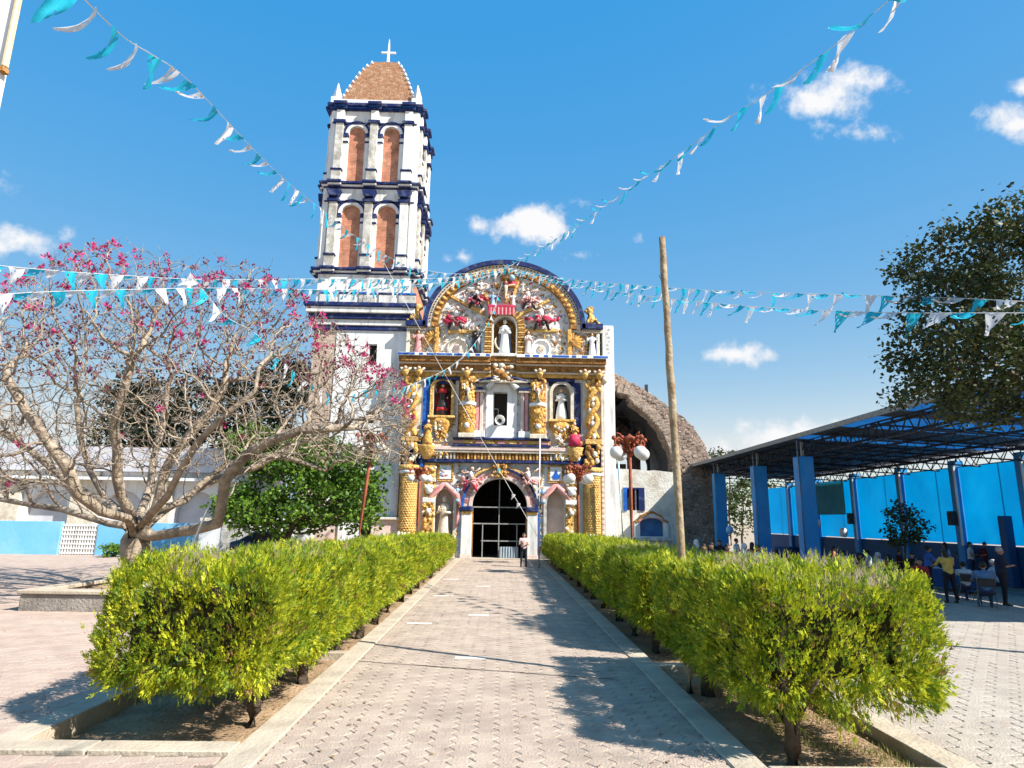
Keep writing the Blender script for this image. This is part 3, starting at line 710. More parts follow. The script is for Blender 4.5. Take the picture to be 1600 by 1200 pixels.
# ---- top tier reliefs
def angel(x, z, s, cloth, flip=1, cloth2=M_black):
    m = MB().mat(cloth, True); rn = random.Random(int(x*100+z*10))
    for k in range(26):
        a = rn.uniform(0, 6.28); r = rn.uniform(.05, .6); d0 = Vector((math.cos(a)*1.3, 0, math.sin(a)*.5))
        p0 = Vector((x, FY-.2-rn.uniform(0, .16), z))+d0*r*s*.5; p1 = p0+d0*s*rn.uniform(.2, .42)+Vector((0, 0, rn.uniform(-.16, .08)*s))
        m.mat(cloth if rn.random() < .68 else (M_pink if rn.random() < .7 else M_black)); q = s*rn.uniform(.05, .12)  # pink folds stand for highlights painted into the cloth
        m.tube([p0, (p0+p1)/2+Vector((0, -.08, rn.uniform(-.05, .1)*s)), p1], [q*.8, q*1.25, q*.6], 6)
    m.mat(cloth2)
    for k in (-1, 1): m.tube([(x+k*.2*s, FY-.3, z), (x+k*.3*s, FY-.42, z-.3*s), (x+k*.42*s, FY-.3, z-.62*s)], [.12*s, .1*s, .07*s], 7)
    m.mat(M_white2).ball((x+flip*.05*s, FY-.3, z+.42*s), .2*s, 9, 6, (.9, .8, 1.3))
    m.mat(M_skin).ball((x+flip*.1*s, FY-.38, z+.76*s), .13*s, 9, 7); m.mat(M_dark).ball((x+flip*.1*s, FY-.34, z+.82*s), .13*s, 8, 6)
    m.mat(M_skin); m.tube([(x+.12*s, FY-.36, z+.55*s), (x+.42*s, FY-.45, z+.62*s), (x+.6*s, FY-.42, z+.8*s)], [.07*s, .06*s, .05*s], 6); m.tube([(x-.12*s, FY-.36, z+.55*s), (x-.4*s, FY-.45, z+.45*s), (x-.55*s, FY-.42, z+.6*s)], [.07*s, .06*s, .05*s], 6)
    m.mat(M_pblue)
    for k in (-1, 1):
        for j in range(5): m.mat((M_pblue, M_grey, M_cream)[j % 3]).ball((x+k*(.2+.09*j)*s, FY-.14, z+(.62+.05*j)*s), .15*s, 7, 5, (.32, .3, 1.25), Matrix.Rotation(-k*(.3+.22*j), 4, 'Y'))
    return P(m, 'angel_relief')
for (u, v, s, c, f) in ((712, 502, 1.05, M_red, 1), (744, 470, 1.0, M_red, 1), (846, 502, 1.15, M_red, -1), (826, 472, .95, M_pink, -1)):
    x, z = FX(u, v); angel(x, z, s, c, f)
x, z = FX(735, 752); angel(x, z, 1.0, M_pink, 1, M_red); x, z = FX(826, 752); angel(x, z, .95, M_pink, -1, M_cream)
# rays of ochre trim fanning from the niche
for (u0, v0, u1, v1) in ((757, 492, 690, 455), (768, 482, 745, 432), (797, 482, 812, 432), (808, 494, 858, 470), (700, 519, 745, 519), (815, 517, 872, 517)):
    a0, b0 = FX(u0, v0), FX(u1, v1); d = Vector((b0[0]-a0[0], 0, b0[1]-a0[1])); L = d.length
    M_ = Matrix.Translation((a0[0], 0, a0[1])) @ Matrix.Rotation(-math.atan2(d.z, d.x), 4, 'Y')
    P(MB().mat(M_gold2).box(0, L, FY-.16, FY+.02, -.10, .10, M_), 'ray_trim', .02)
# brick archivolt and red fringed canopy over the Virgin
for k in range(25):
    t = R(180*k/24); c_ = (.10, 14.55)
    M_ = Matrix.Translation((c_[0], 0, c_[1])) @ Matrix.Rotation(-t, 4, 'Y')
    P(MB().mat(M_gold2 if k % 2 else M_brown).box(.86, 1.28, FY-.26, FY+.02, -.05, .05, M_), 'archivolt_block', .01)
for s in (-1, 1):
    for k in range(12):
        z = 12.66+k*.16; x = .10+s*1.08
        P(MB().mat(M_gold2 if k % 2 else M_brown).box(x-.22, x+.22, FY-.26, FY+.02, z, z+.11), 'jamb_block', .01)
P(MB().mat(M_cream).band([(.10-.73, 12.62)]+arc(.10, 14.55, .73, .73, 180, 0, 20)+[(.83, 12.62)], [(.10-.84, 12.62)]+arc(.10, 14.55, .84, .84, 180, 0, 20)+[(.94, 12.62)], FY-.2, FY+.04), 'niche_frame')
x0, z0 = FX(763, 492); x1, z1 = FX(804, 484)
fr = P(MB().mat(M_red).box(x0-.05, x1+.05, FY-.5, FY, z1, z1+.16), 'canopy', .02)
for k in range(14):
    x = x0+(x1-x0)*(k+.5)/14; P(MB().mat(M_pink if k % 2 else M_red).box(x-.05, x+.05, FY-.5, FY-.44, z0-.12, z1-.003), 'fringe', .01)
# crucifix and figures at the crown
x, z = FX(790, 462)
P(MB().mat(M_gold).box(x-.07, x+.07, FY-.24, FY, z-.55, z+1.15).box(x-.7, x-.075, FY-.238, FY, z+.55, z+.68).box(x+.075, x+.7, FY-.238, FY, z+.55, z+.68), 'crucifix_cross', .01)
m = MB().mat(M_skin, True); m.tube([(x, FY-.3, z-.4), (x, FY-.34, z+.1), (x, FY-.32, z+.58)], [.06, .1, .14], 8); m.ball((x+.03, FY-.36, z+.78), .12, 8, 6); m.tube([(x-.62, FY-.3, z+.68), (x, FY-.3, z+.56), (x+.62, FY-.3, z+.68)], [.05, .07, .05], 6)
P(m, 'crucifix_figure')
for (u, v, c, hh) in ((770, 474, M_pblue, 1.15), (752, 452, M_white2, 1.0), (802, 470, M_white2, .9), (817, 448, M_cream, .7)):
    x, z = FX(u, v); b, c2 = robed(hh, c, None, arms='open'); o = P(b, 'small_figure'); o.location = (x, FY-.2, z-.45)
x, z = FX(797, 437); m = MB().mat(M_brown, True).ball((x, FY-.1, z), .62, 14, 9, (1, .35, 1)); m.mat(M_pblue).ball((x+.12, FY-.42, z-.02), .2, 10, 7); m.mat(M_red).ball((x, FY-.16, z-.3), .5, 10, 7, (1, .3, .5)); P(m, 'orb_boss')
# sun wheel and rose wheel reliefs
for (u, v, r, a, b) in ((715, 545, .72, M_cream, M_palepink), (845, 546, .66, M_white2, M_cream)):
    x, z = FX(u, v)
    m = MB().mat(a, True).lathe([(r, 0), (r, .12), (r*.82, .2), (r*.8, .1), (.05, .12)], (x, FY, z), 22, M=Matrix.Rotation(R(90), 3, 'X'))
    m.mat(b).ball((x, FY-.12, z), r*.4, 12, 7, (1, .4, 1))
    for k in range(8): m.mat(M_brown).ball((x+r*.26*math.cos(k*.785), FY-.26, z+r*.26*math.sin(k*.785)), .035, 5, 4)
    P(m, 'wheel_relief')
def scatter_orn(nm, x0, x1, z0, z1, mats, n, smin, smax, seed, inside=None, y=FY):
    rn = random.Random(seed); m = MB()
    for k in range(n):
        x = rn.uniform(x0, x1); z = rn.uniform(z0, z1)
        if inside and not inside(x, z): continue
        s = rn.uniform(smin, smax); m.mat(rn.choice(mats), True); a = rn.uniform(0, 3.14)
        t = rn.random()
        if t < .55: m.ball((x, y-.03, z), s, 7, 5, (1.5, .6, .55), Matrix.Rotation(a, 4, 'Y'))
        elif t < .8:
            for q in range(5): m.ball((x+s*.7*math.cos(q*1.257+a), y-.03, z+s*.7*math.sin(q*1.257+a)), s*.45, 6, 4, (1, .7, 1))
            m.ball((x, y-.06, z), s*.35, 6, 4)
        else: m.tube([(x+s*1.3*math.cos(a+q*.9)*(1-q*.16), y-.05, z+s*1.3*math.sin(a+q*.9)*(1-q*.16)) for q in range(6)], [s*.32*(1-q*.12) for q in range(6)], 6)
    o = P(m, nm); o['kind'] = 'stuff'; return o
def in_gable(x, z): return ((x-AX)/(ARX-.9))**2+(max(0, z-AZ)/(ARZ-.9))**2 < 1 and not (abs(x-.1) < 1.35 and z < 16)
scatter_orn('gable_stucco_ornament', -4.1, 4.2, 14.9, 18.2, [M_cream, M_palepink, M_white2, M_grey, M_pink, M_palepink, M_gold2, M_red, M_brown, M_pblue], 620, .04, .13, 21, in_gable)
scatter_orn('tier_stucco_ornament', -4.2, 4.3, 12.65, 14.6, [M_cream, M_grey, M_cream, M_grey, M_gold2, M_palepink, M_brown], 560, .04, .13, 22, lambda x, z: abs(x-.1) > 1.35)
scatter_orn('end_stucco_ornament', -6.1, -4.3, 12.65, 14.2, [M_gold, M_cream, M_gold2, M_grey, M_palepink, M_brown, M_grey], 190, .04, .14, 23)
scatter_orn('end_stucco_ornament', 4.4, 6.2, 12.65, 14.2, [M_gold, M_brown, M_gold2, M_grey, M_palepink, M_brown], 210, .04, .14, 24)
for s in (-1, 1):                           # ochre scallop shells beside the end saints
    x = s*4.62; z = 13.55; m = MB().mat(M_gold, True)
    for k in range(9):
        a = R(-30+60*k/8*2.4); m.ball((x+s*.38*math.cos(a)*1.0-s*.2, FY-.12, z+.38*math.sin(a)), .3, 7, 5, (1.35, .45, .38), Matrix.Rotation(-a if s > 0 else math.pi+a, 4, 'Y'))
    m.mat(M_brown).ball((x-s*.2, FY-.25, z-.02), .2, 8, 6); P(m, 'shell_relief')
    P(MB().mat(M_gold).box(s*4.28-.12, s*4.28+.12, FY-.3, FY+.02, 12.6, 14.42), 'pilaster_strip', .02)
    P(MB().mat(M_cream).box(s*6.13-.11, s*6.13+.11, FY-.2, FY+.02, 12.6, 14.2), 'pilaster_strip', .02)
P(MB().mat(M_blue).box(6.0, 6.02, FY-.22, FY, 12.9, 14.0), 'blue_edge')

# ---- main cornice between top and middle tier
def moulding(nm, x0, x1, z0, z1, pr, mt, bev=.02): return P(MB().mat(mt).box(x0, x1, FY-pr, FY+.02, z0, z1), nm, bev)
cz = 11.10
for (a, b, pr, mt) in ((.06, .3, .3, M_gold), (.3, .42, .42, M_cream), (.42, .78, .5, M_brown), (.78, .9, .62, M_cream), (.9, 1.22, .85, M_brown), (1.22, 1.42, .98, M_white)):
    for (x0, x1) in ((-6.55, -.75), (.85, 6.55)): moulding('main_cornice', x0, x1, cz+a, cz+b-.002, pr, mt)
    moulding('main_cornice', -.748, .848, cz+a+.1, cz+b+.098, pr*.8, mt)
for k in range(22):
    x = -6.4+12.8*k/21+random.uniform(-.1, .1); s = random.uniform(.12, .34)
    if abs(x-.05) < .8: continue
    P(MB().mat(M_blue).box(x-s, x+s, FY-.986, FY-.9, cz+1.25, cz+1.40), 'blue_paint_remnant', .01)
for (x0, x1) in ((-4.6, -1.7), (1.8, 4.6)): moulding('blue_fillet', x0, x1, cz-.16, cz-.004, .3, M_navy)
for s in (-1, 1):                           # curling broken pediment fillet over the window
    pts = [(.05+s*(.25+.25*k), FY-.42, cz+.02-.02*k**1.6) for k in range(7)]
    P(MB().mat(M_navy, True).tube(pts, [.05, .09, .1, .1, .1, .09, .08], 8), 'pediment_scroll')
m = MB().mat(M_cream, True); x, z = FX(785, 585)
for k in range(26): m.mat(random.choice((M_cream, M_brown, M_cream, M_grey))); m.ball((x+random.uniform(-.55, .55), FY-1.0, z+random.uniform(-.6, .4)), random.uniform(.06, .16), 7, 5, (1.3, .7, 1))
m.mat(M_brown); m.ball((x-.25, FY-1.0, z-.1), .3, 8, 6, (1.3, .6, .8)); m.ball((x+.1, FY-1.05, z-.35), .26, 8, 6)
P(m, 'keystone_cartouche')
for x in (-6.1, -5.25, 5.2, 6.1, -2.25, 2.35):
    zz = cz+.18; m = MB().mat(M_gold2, True).lathe([(.05, -.3), (.2, .0), (.22, .12), (.1, .2)], (x, FY-.66, zz), 8); m.mat(M_skin).ball((x, FY-.78, zz+.28), .12, 8, 6)
    for q in (-1, 1): m.mat(M_cream).ball((x+q*.22, FY-.66, zz+.22), .13, 7, 5, (1.4, .5, .7), Matrix.Rotation(q*-.6, 4, 'Y'))
    P(m, 'winged_cherub')

# ---- middle tier
moulding('tier_ground_left', -5.05, -2.6, 7.3, cz-.17, .03, M_blue, 0) if False else None
for s in (-1, 1):
    xa, xb_ = sorted((s*2.62, s*5.0))
    h = [(p[0], p[1]) for p in (H_n2l if s < 0 else H_n2r)]
    P(MB().mat(M_cream).plate([(xa, 7.0), (xb_, 7.0), (xb_, cz-.17), (xa, cz-.17)], [h], FY-.045, FY-.004), 'niche_ground'); P(MB().mat(M_navy if s > 0 else M_blue).box(*sorted((s*4.58, s*5.0)), FY-.09, FY-.048, 7.0, cz-.17), 'blue_strip'); P(MB().mat(M_navy).box(*sorted((s*2.96, s*4.57)), FY-.085, FY-.048, cz-.42, cz-.17), 'blue_lintel')
    P(MB().mat(M_cream).box(*sorted((s*2.64, s*2.96)), FY-.075, FY-.048, 7.0, cz-.2), 'cream_ground'); P(MB().mat(M_cream).box(*sorted((s*2.96, s*4.4)), FY-.075, FY-.048, 7.0, 7.9), 'cream_ground')
    cxn = s*3.78; zb = 8.62 if s < 0 else 8.5; zs_ = zb+1.73
    P(MB().mat(M_gold2 if s < 0 else M_cream).band([(cxn-.57, zb)]+arc(cxn, zs_, .57, .57, 180, 0, 18)+[(cxn+.57, zb)], [(cxn-.76, zb)]+arc(cxn, zs_, .76, .76, 180, 0, 18)+[(cxn+.76, zb)], FY-.22, FY-.03), 'niche_frame')
    P(MB().mat(M_gold2).box(cxn-.85, cxn+.85, FY-.5, FY-.03, zb-.16, zb-.004), 'niche_sill', .03)
    m = MB().mat(M_gold, True).lathe([(.8, 0), (.7, -.35), (.5, -.75), (.22, -1.15), (.05, -1.3)], (cxn, FY-.1, zb-.17), 14, 1, .5)
    for k in range(14):
        a = R(200+140*random.random()); m.mat(random.choice((M_cream, M_brown, M_gold2))).ball((cxn+.55*math.cos(a)*random.uniform(.5, 1.1), FY-.38, zb-.35-.7*random.random()), .11, 7, 5)
    P(m, 'niche_corbel')
    # kneeling figure on a bracket at the outer side of the niche
    kx = s*4.55; kz = 6.75
    b, c2 = robed(1.55, M_gold if s < 0 else M_gold2, M_pblue if s < 0 else M_red, arms='pray', hair=M_cream, wide=1.3)
    t = thing('kneeling_statue', ('bearded figure in blue cape and ochre skirt on the left bracket' if s < 0 else 'figure in ochre tunic and red skirt on the right bracket'), 'statue', (kx, FY-.5, kz), 0, 'bracket figures of the church front')
    b.build('robed_figure', t); c2.build('mantle', t)
    if s > 0: MB().mat(M_red, True).lathe([(.38, .05), (.34, .5), (.26, .78)], (0, -.02, 0), 18, 1.05, .8, wob=lambda t_, z_: 1+.1*math.sin(9*t_)).build('red_skirt', t)
    P(MB().mat(M_gold2, True).lathe([(.2, 0), (.34, .3), (.42, .5), (.5, .78), (.5, .86)], (kx, FY-.32, kz-.87), 14, 1.2, .9), 'bracket')
    for q in (-.14, 0, .14): P(MB().mat(M_palepink if q else M_brown).box(s*2.66+q-.06, s*2.66+q+.06, FY-.2-.1*(q == 0), FY+.02, 7.2, cz-.18), 'narrow_pilaster', .01)
# outer twisted columns
for s in (-1, 1):
    cx = s*5.68 if s < 0 else 5.7; z0, z1 = 6.95, 11.05
    P(MB().mat(M_cream).box(cx-.55, cx+.55, FY-.12, FY+.0, z0, z1), 'column_ground', .02)
    for ph in (0, math.pi):
        pts = [(cx+.30*math.sin((z*2.05)+ph), FY-.35-.16*math.cos(z*2.05+ph), z0+.35+(z1-z0-1.0)*k/40) for k in range(41) for z in [z0+(z1-z0)*k/40]]
        P(MB().mat(M_gold, True).tube(pts, .17, 8), 'twisted_shaft')
    m = MB()
    rn = random.Random(5+s)
    for k in range(8):
        z = z0+.5+k*.40; m.mat(M_cream if k % 2 else M_white2, True).ball((cx+rn.uniform(-.14, .14), FY-.36, z), .17, 8, 6, (.9, .8, 1.2))
    P(m, 'vine_fruit')
    m = MB().mat(M_gold2); m.box(cx-.5, cx+.5, FY-.6, FY, z0, z0+.3)
    P(m, 'column_base', .03)
    m = MB().mat(M_brown, True)
    for k in range(18): m.mat(rn.choice((M_brown, M_gold, M_gold2))); m.ball((cx+rn.uniform(-.45, .45), FY-.45, z1-.62+rn.random()*.55), .13, 7, 5, (1, .7, 1.3))
    P(m, 'capital')
    P(MB().mat(M_cream).box(cx+s*.62-.07, cx+s*.62+.07, FY-.3, FY, z0, z1), 'edge_moulding', .02)
# inner carved columns
for s in (-1, 1):
    cx = -2.15 if s < 0 else 2.25; z0, z1 = 7.22, 11.05
    P(MB().mat(M_gold, True).lathe([(.46, z0+.28), (.48, z0+.5), (.48, z0+1.5), (.52, z0+1.55), (.52, z0+1.7), (.46, z0+1.74), (.46, z0+2.0), (.5, z0+2.05), (.5, z0+2.25), (.42, z0+2.3), (.40, z1-.5)], (cx, FY-.3, 0), 18), 'column_shaft')
    P(MB().mat(M_cream).box(cx-.52, cx+.52, FY-.85, FY, z0, z0+.277), 'column_base', .03)
    P(MB().mat(M_white2, True).lathe([(.5, z0+2.02), (.55, z0+2.1), (.55, z0+2.22), (.5, z0+2.28)], (cx, FY-.3, 0), 18), 'column_collar')
    m = MB(); rn = random.Random(31+s)
    for k in range(150):
        a = rn.uniform(math.pi, 2*math.pi); z = rn.uniform(z0+.5, z1-.55); r = .47 if z < z0+2.1 else .42
        m.mat(rn.choice((M_gold, M_gold2, M_brown, M_gold)), True).ball((cx+r*math.cos(a), FY-.3+r*math.sin(a), z), rn.uniform(.05, .1), 6, 4, (1, .6, 1.1))
    o = P(m, 'carved_foliage'); o['kind'] = 'stuff'
    m = MB().mat(M_white2, True).ball((cx, FY-.8, z0+.75), .17, 9, 6); m.mat(M_palepink).ball((cx, FY-.76, z0+3.0), .15, 9, 6, (1, .8, 1.2)); m.mat(M_cream)
    for q in (-1, 1): m.tube([(cx+q*.05, FY-.76, z0+2.85), (cx+q*.25, FY-.74, z0+3.1), (cx+q*.22, FY-.74, z0+3.4)], .05, 6)
    m.tube([(cx, FY-.74, z0+2.3), (cx, FY-.76, z0+2.9)], [.2, .14], 8)
    P(m, 'caryatid')
    m = MB().mat(M_gold2, True)
    for k in range(16): m.mat(rn.choice((M_gold2, M_gold, M_brown))); m.ball((cx+rn.uniform(-.42, .42), FY-.55, z1-.42+rn.random()*.36), .13, 7, 5, (1, .7, 1.3))
    P(m, 'capital')
for s in (-1, 1):
    scatter_orn('tier_relief', *sorted((s*.98, s*2.0)), 7.35, 10.9, [M_palepink, M_cream, M_grey, M_gold2, M_white2], 90, .04, .10, 71+s, lambda x, z: abs(abs(x)-1.42) > .36)
    scatter_orn('niche_relief', *sorted((s*2.9, s*5.0)), 7.1, 10.9, [M_gold2, M_cream, M_gold, M_brown, M_pblue], 150, .04, .12, 81+s, lambda x, z, s=s: (abs(x-s*3.78) > .8 or z < 8.3) and (z < 8.2 or random.random() < .25))
# choir window with its frame, pink colonnettes and horn loudspeaker
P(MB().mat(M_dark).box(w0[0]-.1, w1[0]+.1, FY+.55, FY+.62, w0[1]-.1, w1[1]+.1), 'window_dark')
P(MB().mat(M_iron).box(w0[0], w0[0]+.06, FY+.35, FY+.42, w0[1], w1[1]).box(w0[0]+.3, w0[0]+.34, FY+.35, FY+.42, w0[1], w0[1]+1.1).box(w0[0], w0[0]+.34, FY+.352, FY+.40, w0[1]+1.1, w0[1]+1.15), 'window_bar')
P(MB().mat(M_white2).plate([(-1.0, 7.3), (.95, 7.3), (.95, 10.75), (-1.0, 10.75)], [H_win], FY-.1, FY+.02), 'window_surround')
for s in (-1, 1):
    cx = .0+s*1.42
    for q in (-.13, .13): P(MB().mat(M_pink if q*s > 0 else M_palepink).box(cx+q-.1, cx+q+.1, FY-.32, FY, 7.7, 10.15), 'colonnette', .02)
    P(MB().mat(M_white2).box(cx-.38, cx+.38, FY-.45, FY, 7.3, 7.697), 'colonnette_base', .02)
    P(MB().mat(M_cream).box(cx-.38, cx+.38, FY-.45, FY, 10.15, 10.3), 'colonnette_cap', .02); P(MB().mat(M_navy).box(cx-.42, cx+.1*s+.3, FY-.5, FY, 10.302, 10.48), 'colonnette_cap', .02)
    b, c2 = robed(1.2, M_white2, M_pblue, arms='open'); o = P(b, 'reclining_figure'); o.location = (s*.95, FY-.35, 10.42); o.rotation_euler = (0, s*-.75, 0)
P(MB().mat(M_cream).box(-1.85, 1.85, FY-.5, FY, 10.78, 10.93), 'window_cornice', .02)
hp = FX(781, 658)
horn = thing('horn_loudspeaker', 'white horn loudspeaker hanging in the choir window', 'loudspeaker', (hp[0], FY-.1, hp[1]))
Mh = Matrix.Rotation(R(90), 3, 'X')
MB().mat(M_globe, True).lathe([(.30, .42), (.32, .40), (.22, .25), (.13, .1), (.08, -.1), (.02, -.1)], (0, 0, 0), 20, M=Mh, cap=False).build('horn_bell', horn)
MB().mat(M_black, True).lathe([(.13, .14), (.02, .30)], (0, 0, 0), 14, M=Mh).build('horn_throat', horn)
MB().mat(M_iron, True).lathe([(.1, -.1), (.1, -.3)], (0, 0, 0), 12, M=Mh).build('driver', horn)
MB().mat(M_iron).box(-.02, .02, -.05, .62, -.3, -.27).build('bracket', horn)

# ---- entablature between middle and lower tier
E0 = 5.72
for (a, b, pr, mt) in ((0, .17, .42, M_navy), (.17, .60, .32, M_brown), (.60, .75, .5, M_cream), (.75, .98, .56, M_palepink), (.98, 1.12, .62, M_navy), (1.12, 1.40, .5, M_gold2), (1.40, 1.53, .66, M_navy)):
    moulding('entablature', -4.98 if a < .9 else -3.0, 4.98 if a < .9 else 3.05, E0+a+.001, E0+b-.001, pr, mt)
for k in range(46):
    x = -4.8+9.6*k/45
    P(MB().mat(M_gold2 if 12 < k < 34 and k % 2 else (M_grey if k < 10 or k > 36 else M_brown)).box(x-.06, x+.06, FY-.40, FY-.3, E0+.2, E0+.58), 'frieze_dentil', .01)
for k in range(9):
    x = -2.7+5.4*k/8; P(MB().mat(M_gold2 if k % 2 else M_pink).box(x-.24, x+.24, FY-.56, FY-.45, E0+1.16, E0+1.34), 'frieze_block', .02)
for s in (-1, 1):
    P(MB().mat(M_gold2).box(s*4.25-.62, s*4.25+.62, FY-.42, FY, 6.02, 6.7), 'panel', .04); scatter_orn('bracket_ornament', s*4.2-.85, s*4.2+.85, 6.0, 7.6, [M_gold2, M_gold, M_cream, M_brown, M_white2], 90, .05, .13, 61+s, y=FY-.42)

# ---- lower tier
M_archpink = pm('faded_rose_plaster', (.66, .40, .34), (.70, .52, .44), 3, .85, .2, 14)
P(MB().mat(M_palepink).band([(door_c-door_hw, door_s)]+arc(door_c, door_s, door_hw, 1.72, 180, 0, 30)+[(door_c+door_hw, door_s)], [(door_c-door_hw-.18, door_s)]+arc(door_c, door_s, door_hw+.18, 1.9, 180, 0, 30)+[(door_c+door_hw+.18, door_s)], FY-.2, FY+.05), 'archivolt_inner')
P(MB().mat(M_archpink).band(arc(door_c, door_s, door_hw+.185, 1.905, 180, 0, 30), arc(door_c, door_s, door_hw+.50, 2.22, 180, 0, 30), FY-.14, FY+.02), 'archivolt')
P(MB().mat(M_navy).band(arc(door_c, door_s, door_hw+.505, 2.225, 92, 0, 20), arc(door_c, door_s, door_hw+.64, 2.36, 92, 0, 20), FY-.26, FY+.02), 'archivolt_edge')
P(MB().mat(M_blue).band(arc(door_c, door_s, door_hw+.505, 2.225, 180, 140, 12), arc(door_c, door_s, door_hw+.64, 2.36, 180, 140, 12), FY-.25, FY+.02), 'archivolt_edge')
P(MB().mat(M_gold2).band(arc(door_c, door_s, door_hw+.645, 2.365, 138, 45, 20), arc(door_c, door_s, door_hw+.78, 2.5, 138, 45, 20), FY-.22, FY+.02), 'archivolt_crest')
rn = random.Random(77); M_redmark = pm('faded_red_mark', (.42, .12, .13), (.52, .2, .2), 6, .8, .1)
for k in range(30):                         # worn pink relief marks along the arch
    t = R(8+164*k/29)
    if abs(t-math.pi/2) < .16: continue
    M_ = Matrix.Translation((door_c+(door_hw+.34)*math.cos(t), 0, door_s+2.06*math.sin(t))) @ Matrix.Rotation(math.pi/2-t, 4, 'Y')
    w_ = rn.uniform(.05, .11); h_ = rn.uniform(.08, .13)
    mb = MB().mat(M_redmark).box(-w_, -w_+.045, FY-.17, FY-.13, -h_, h_, M_)
    if rn.random() < .7: mb.box(-w_+.046, w_, FY-.169, FY-.13, rn.choice((-h_, h_-.05, -.02)), rn.choice((-h_, h_-.05, -.02))+.05+.001, M_)
    P(mb, 'relief_mark')
m = MB()
for k in range(60): m.mat(rn.choice((M_gold2, M_gold, M_brown, M_brown)), True).ball((door_c+rn.gauss(0, .26), FY-.28-rn.uniform(0, .1), 5.2+rn.uniform(-.36, .42)), rn.uniform(.05, .12), 7, 5, (1.3, .7, .8), Matrix.Rotation(rn.uniform(0, 3), 4, 'Y'))
P(m, 'keystone')
for s in (-1, 1):
    xa, xb_ = sorted((door_c+s*(door_hw+.0), door_c+s*(door_hw+.62)))
    P(MB().mat(M_white).box(xa, xb_, FY-.2, FY+.02, .25, door_s-.45), 'door_jamb', .02)
    P(MB().mat(M_palepink).box(xa-.03, xb_+.03, FY-.27, FY+.02, -.05, .247), 'jamb_base', .02)
    P(MB().mat(M_gold2).box(xa-.03, xb_+.03, FY-.26, FY+.02, door_s-.448, door_s-.29), 'jamb_neck', .02)
    P(MB().mat(M_navy).box(xa-.08, xb_+.08, FY-.34, FY+.02, door_s-.287, door_s-.002), 'impost', .03)
    P(MB().mat(M_pblue if s < 0 else M_blue).box(*sorted((door_c+s*(door_hw+.63), door_c+s*(door_hw+.78))), FY-.1, FY+.02, .2, door_s-.3), 'jamb_stripe', .01)
    # outer scale-covered columns
    cx = s*5.62; z0, z1 = .05, 6.95
    P(MB().mat(M_navy).box(cx-.62, cx+.62, FY-.1, FY+.0, 5.45, 6.93), 'column_ground', .02)
    P(MB().mat(M_blue).box(*sorted((s*4.8, s*4.99)), FY-.35, FY, 5.4, 7.0), 'blue_strip', .02)
    P(MB().mat(M_gold, True).lathe([(.52, .0), (.52, 3.2), (.49, 4.95)], (cx, FY-.28, .05), 22), 'column_shaft')
    rows = 24; cols = 11; sc_me = None
    mb = MB().mat(M_gold2, False)
    for j in range(rows):
        z = 1.55+j*.143
        for i in range(cols):
            a = math.pi+math.pi*(i+(.5 if j % 2 else 0)+.25)/cols*1.0
            c, sn = math.cos(a), math.sin(a); r = .535
            X, Yc = cx+r*c, FY-.28+r*sn; tx, ty = -sn*.085, c*.085
            mb.add([(X-tx, Yc-ty, z+.09), (X+c*.035, Yc+sn*.035, z-.0), (X+tx, Yc+ty, z+.09), (X-c*.03, Yc-sn*.03, z+.16)], [(0, 1, 3), (1, 2, 3)])
    o = P(mb, 'scale_carving'); o['kind'] = 'stuff'
    P(MB().mat(M_gold, True).lathe([(.62, 0), (.66, .1), (.56, .3), (.55, 1.3)], (cx, FY-.28, .05), 20), 'column_base')
    m = MB(); rn2 = random.Random(3+s)
    for k in range(9): m.mat(M_white2 if k % 2 else M_cream, True).ball((cx-.4+.8*(k % 5)/4, FY-.84+.1*abs((k % 5)-2)/2, 1.05+.25*(k//5)+rn2.uniform(-.05, .05)), .15, 8, 6, (.8, .6, 1.4))
    P(m, 'base_leaf')
    P(MB().mat(M_white2, True).lathe([(.54, 0), (.6, .06), (.6, .16), (.54, .22)], (cx, FY-.28, 4.98), 20), 'column_collar')
    P(MB().mat(M_gold2, True).lathe([(.6, 0), (.62, .1), (.6, .28)], (cx, FY-.28, 5.22), 20), 'column_collar')
    m = MB()
    for k in range(34): m.mat(rn2.choice((M_gold, M_brown, M_brown, M_gold2, M_cream)), True).ball((cx+rn2.uniform(-.42, .42), FY-.55+rn2.uniform(-.1, .1), 5.55+rn2.random()*1.25), rn2.uniform(.1, .17), 7, 5, (1, .7, 1.2))
    P(m, 'capital')
    P(MB().mat(M_palepink).box(*sorted((s*6.22, s*6.40)), FY-.25, FY, 0, 11.0), 'edge_moulding', .02)
    for k in range(34): P(MB().mat(M_cream).box(*sorted((s*6.23, s*6.39)), FY-.285, FY-.25, .2+k*.32, .36+k*.32), 'edge_bead', .02)
    # inner carved half-columns
    cx = s*4.36
    P(MB().mat(M_gold2).box(cx-.34, cx+.34, FY-.3, FY, .05, E0-.02), 'half_column', .05)
    m = MB()
    for k in range(95): m.mat(rn2.choice((M_gold, M_gold2, M_gold2, M_brown, M_cream, M_gold)), True).ball((cx+rn2.uniform(-.34, .34), FY-.32, .6+rn2.random()*(E0-.8)), rn2.uniform(.06, .13), 7, 5, (1.1, .7, 1.1))
    o = P(m, 'carved_foliage'); o['kind'] = 'stuff'
    m = MB().mat(M_white2, True); m.ball((cx, FY-.42, 4.05), .24, 10, 7, (1, .6, 1.2)); m.ball((cx-.18, FY-.44, 4.2), .12); m.ball((cx+.18, FY-.44, 4.2), .12); m.ball((cx, FY-.42, 2.75), .15); P(m, 'white_mask')
    P(MB().mat(M_white2).box(cx-.38, cx+.38, FY-.4, FY, 3.25, 3.55), 'half_column_band', .03); P(MB().mat(M_cream).box(cx-.38, cx+.38, FY-.4, FY, 4.5, 4.75), 'half_column_band', .03)
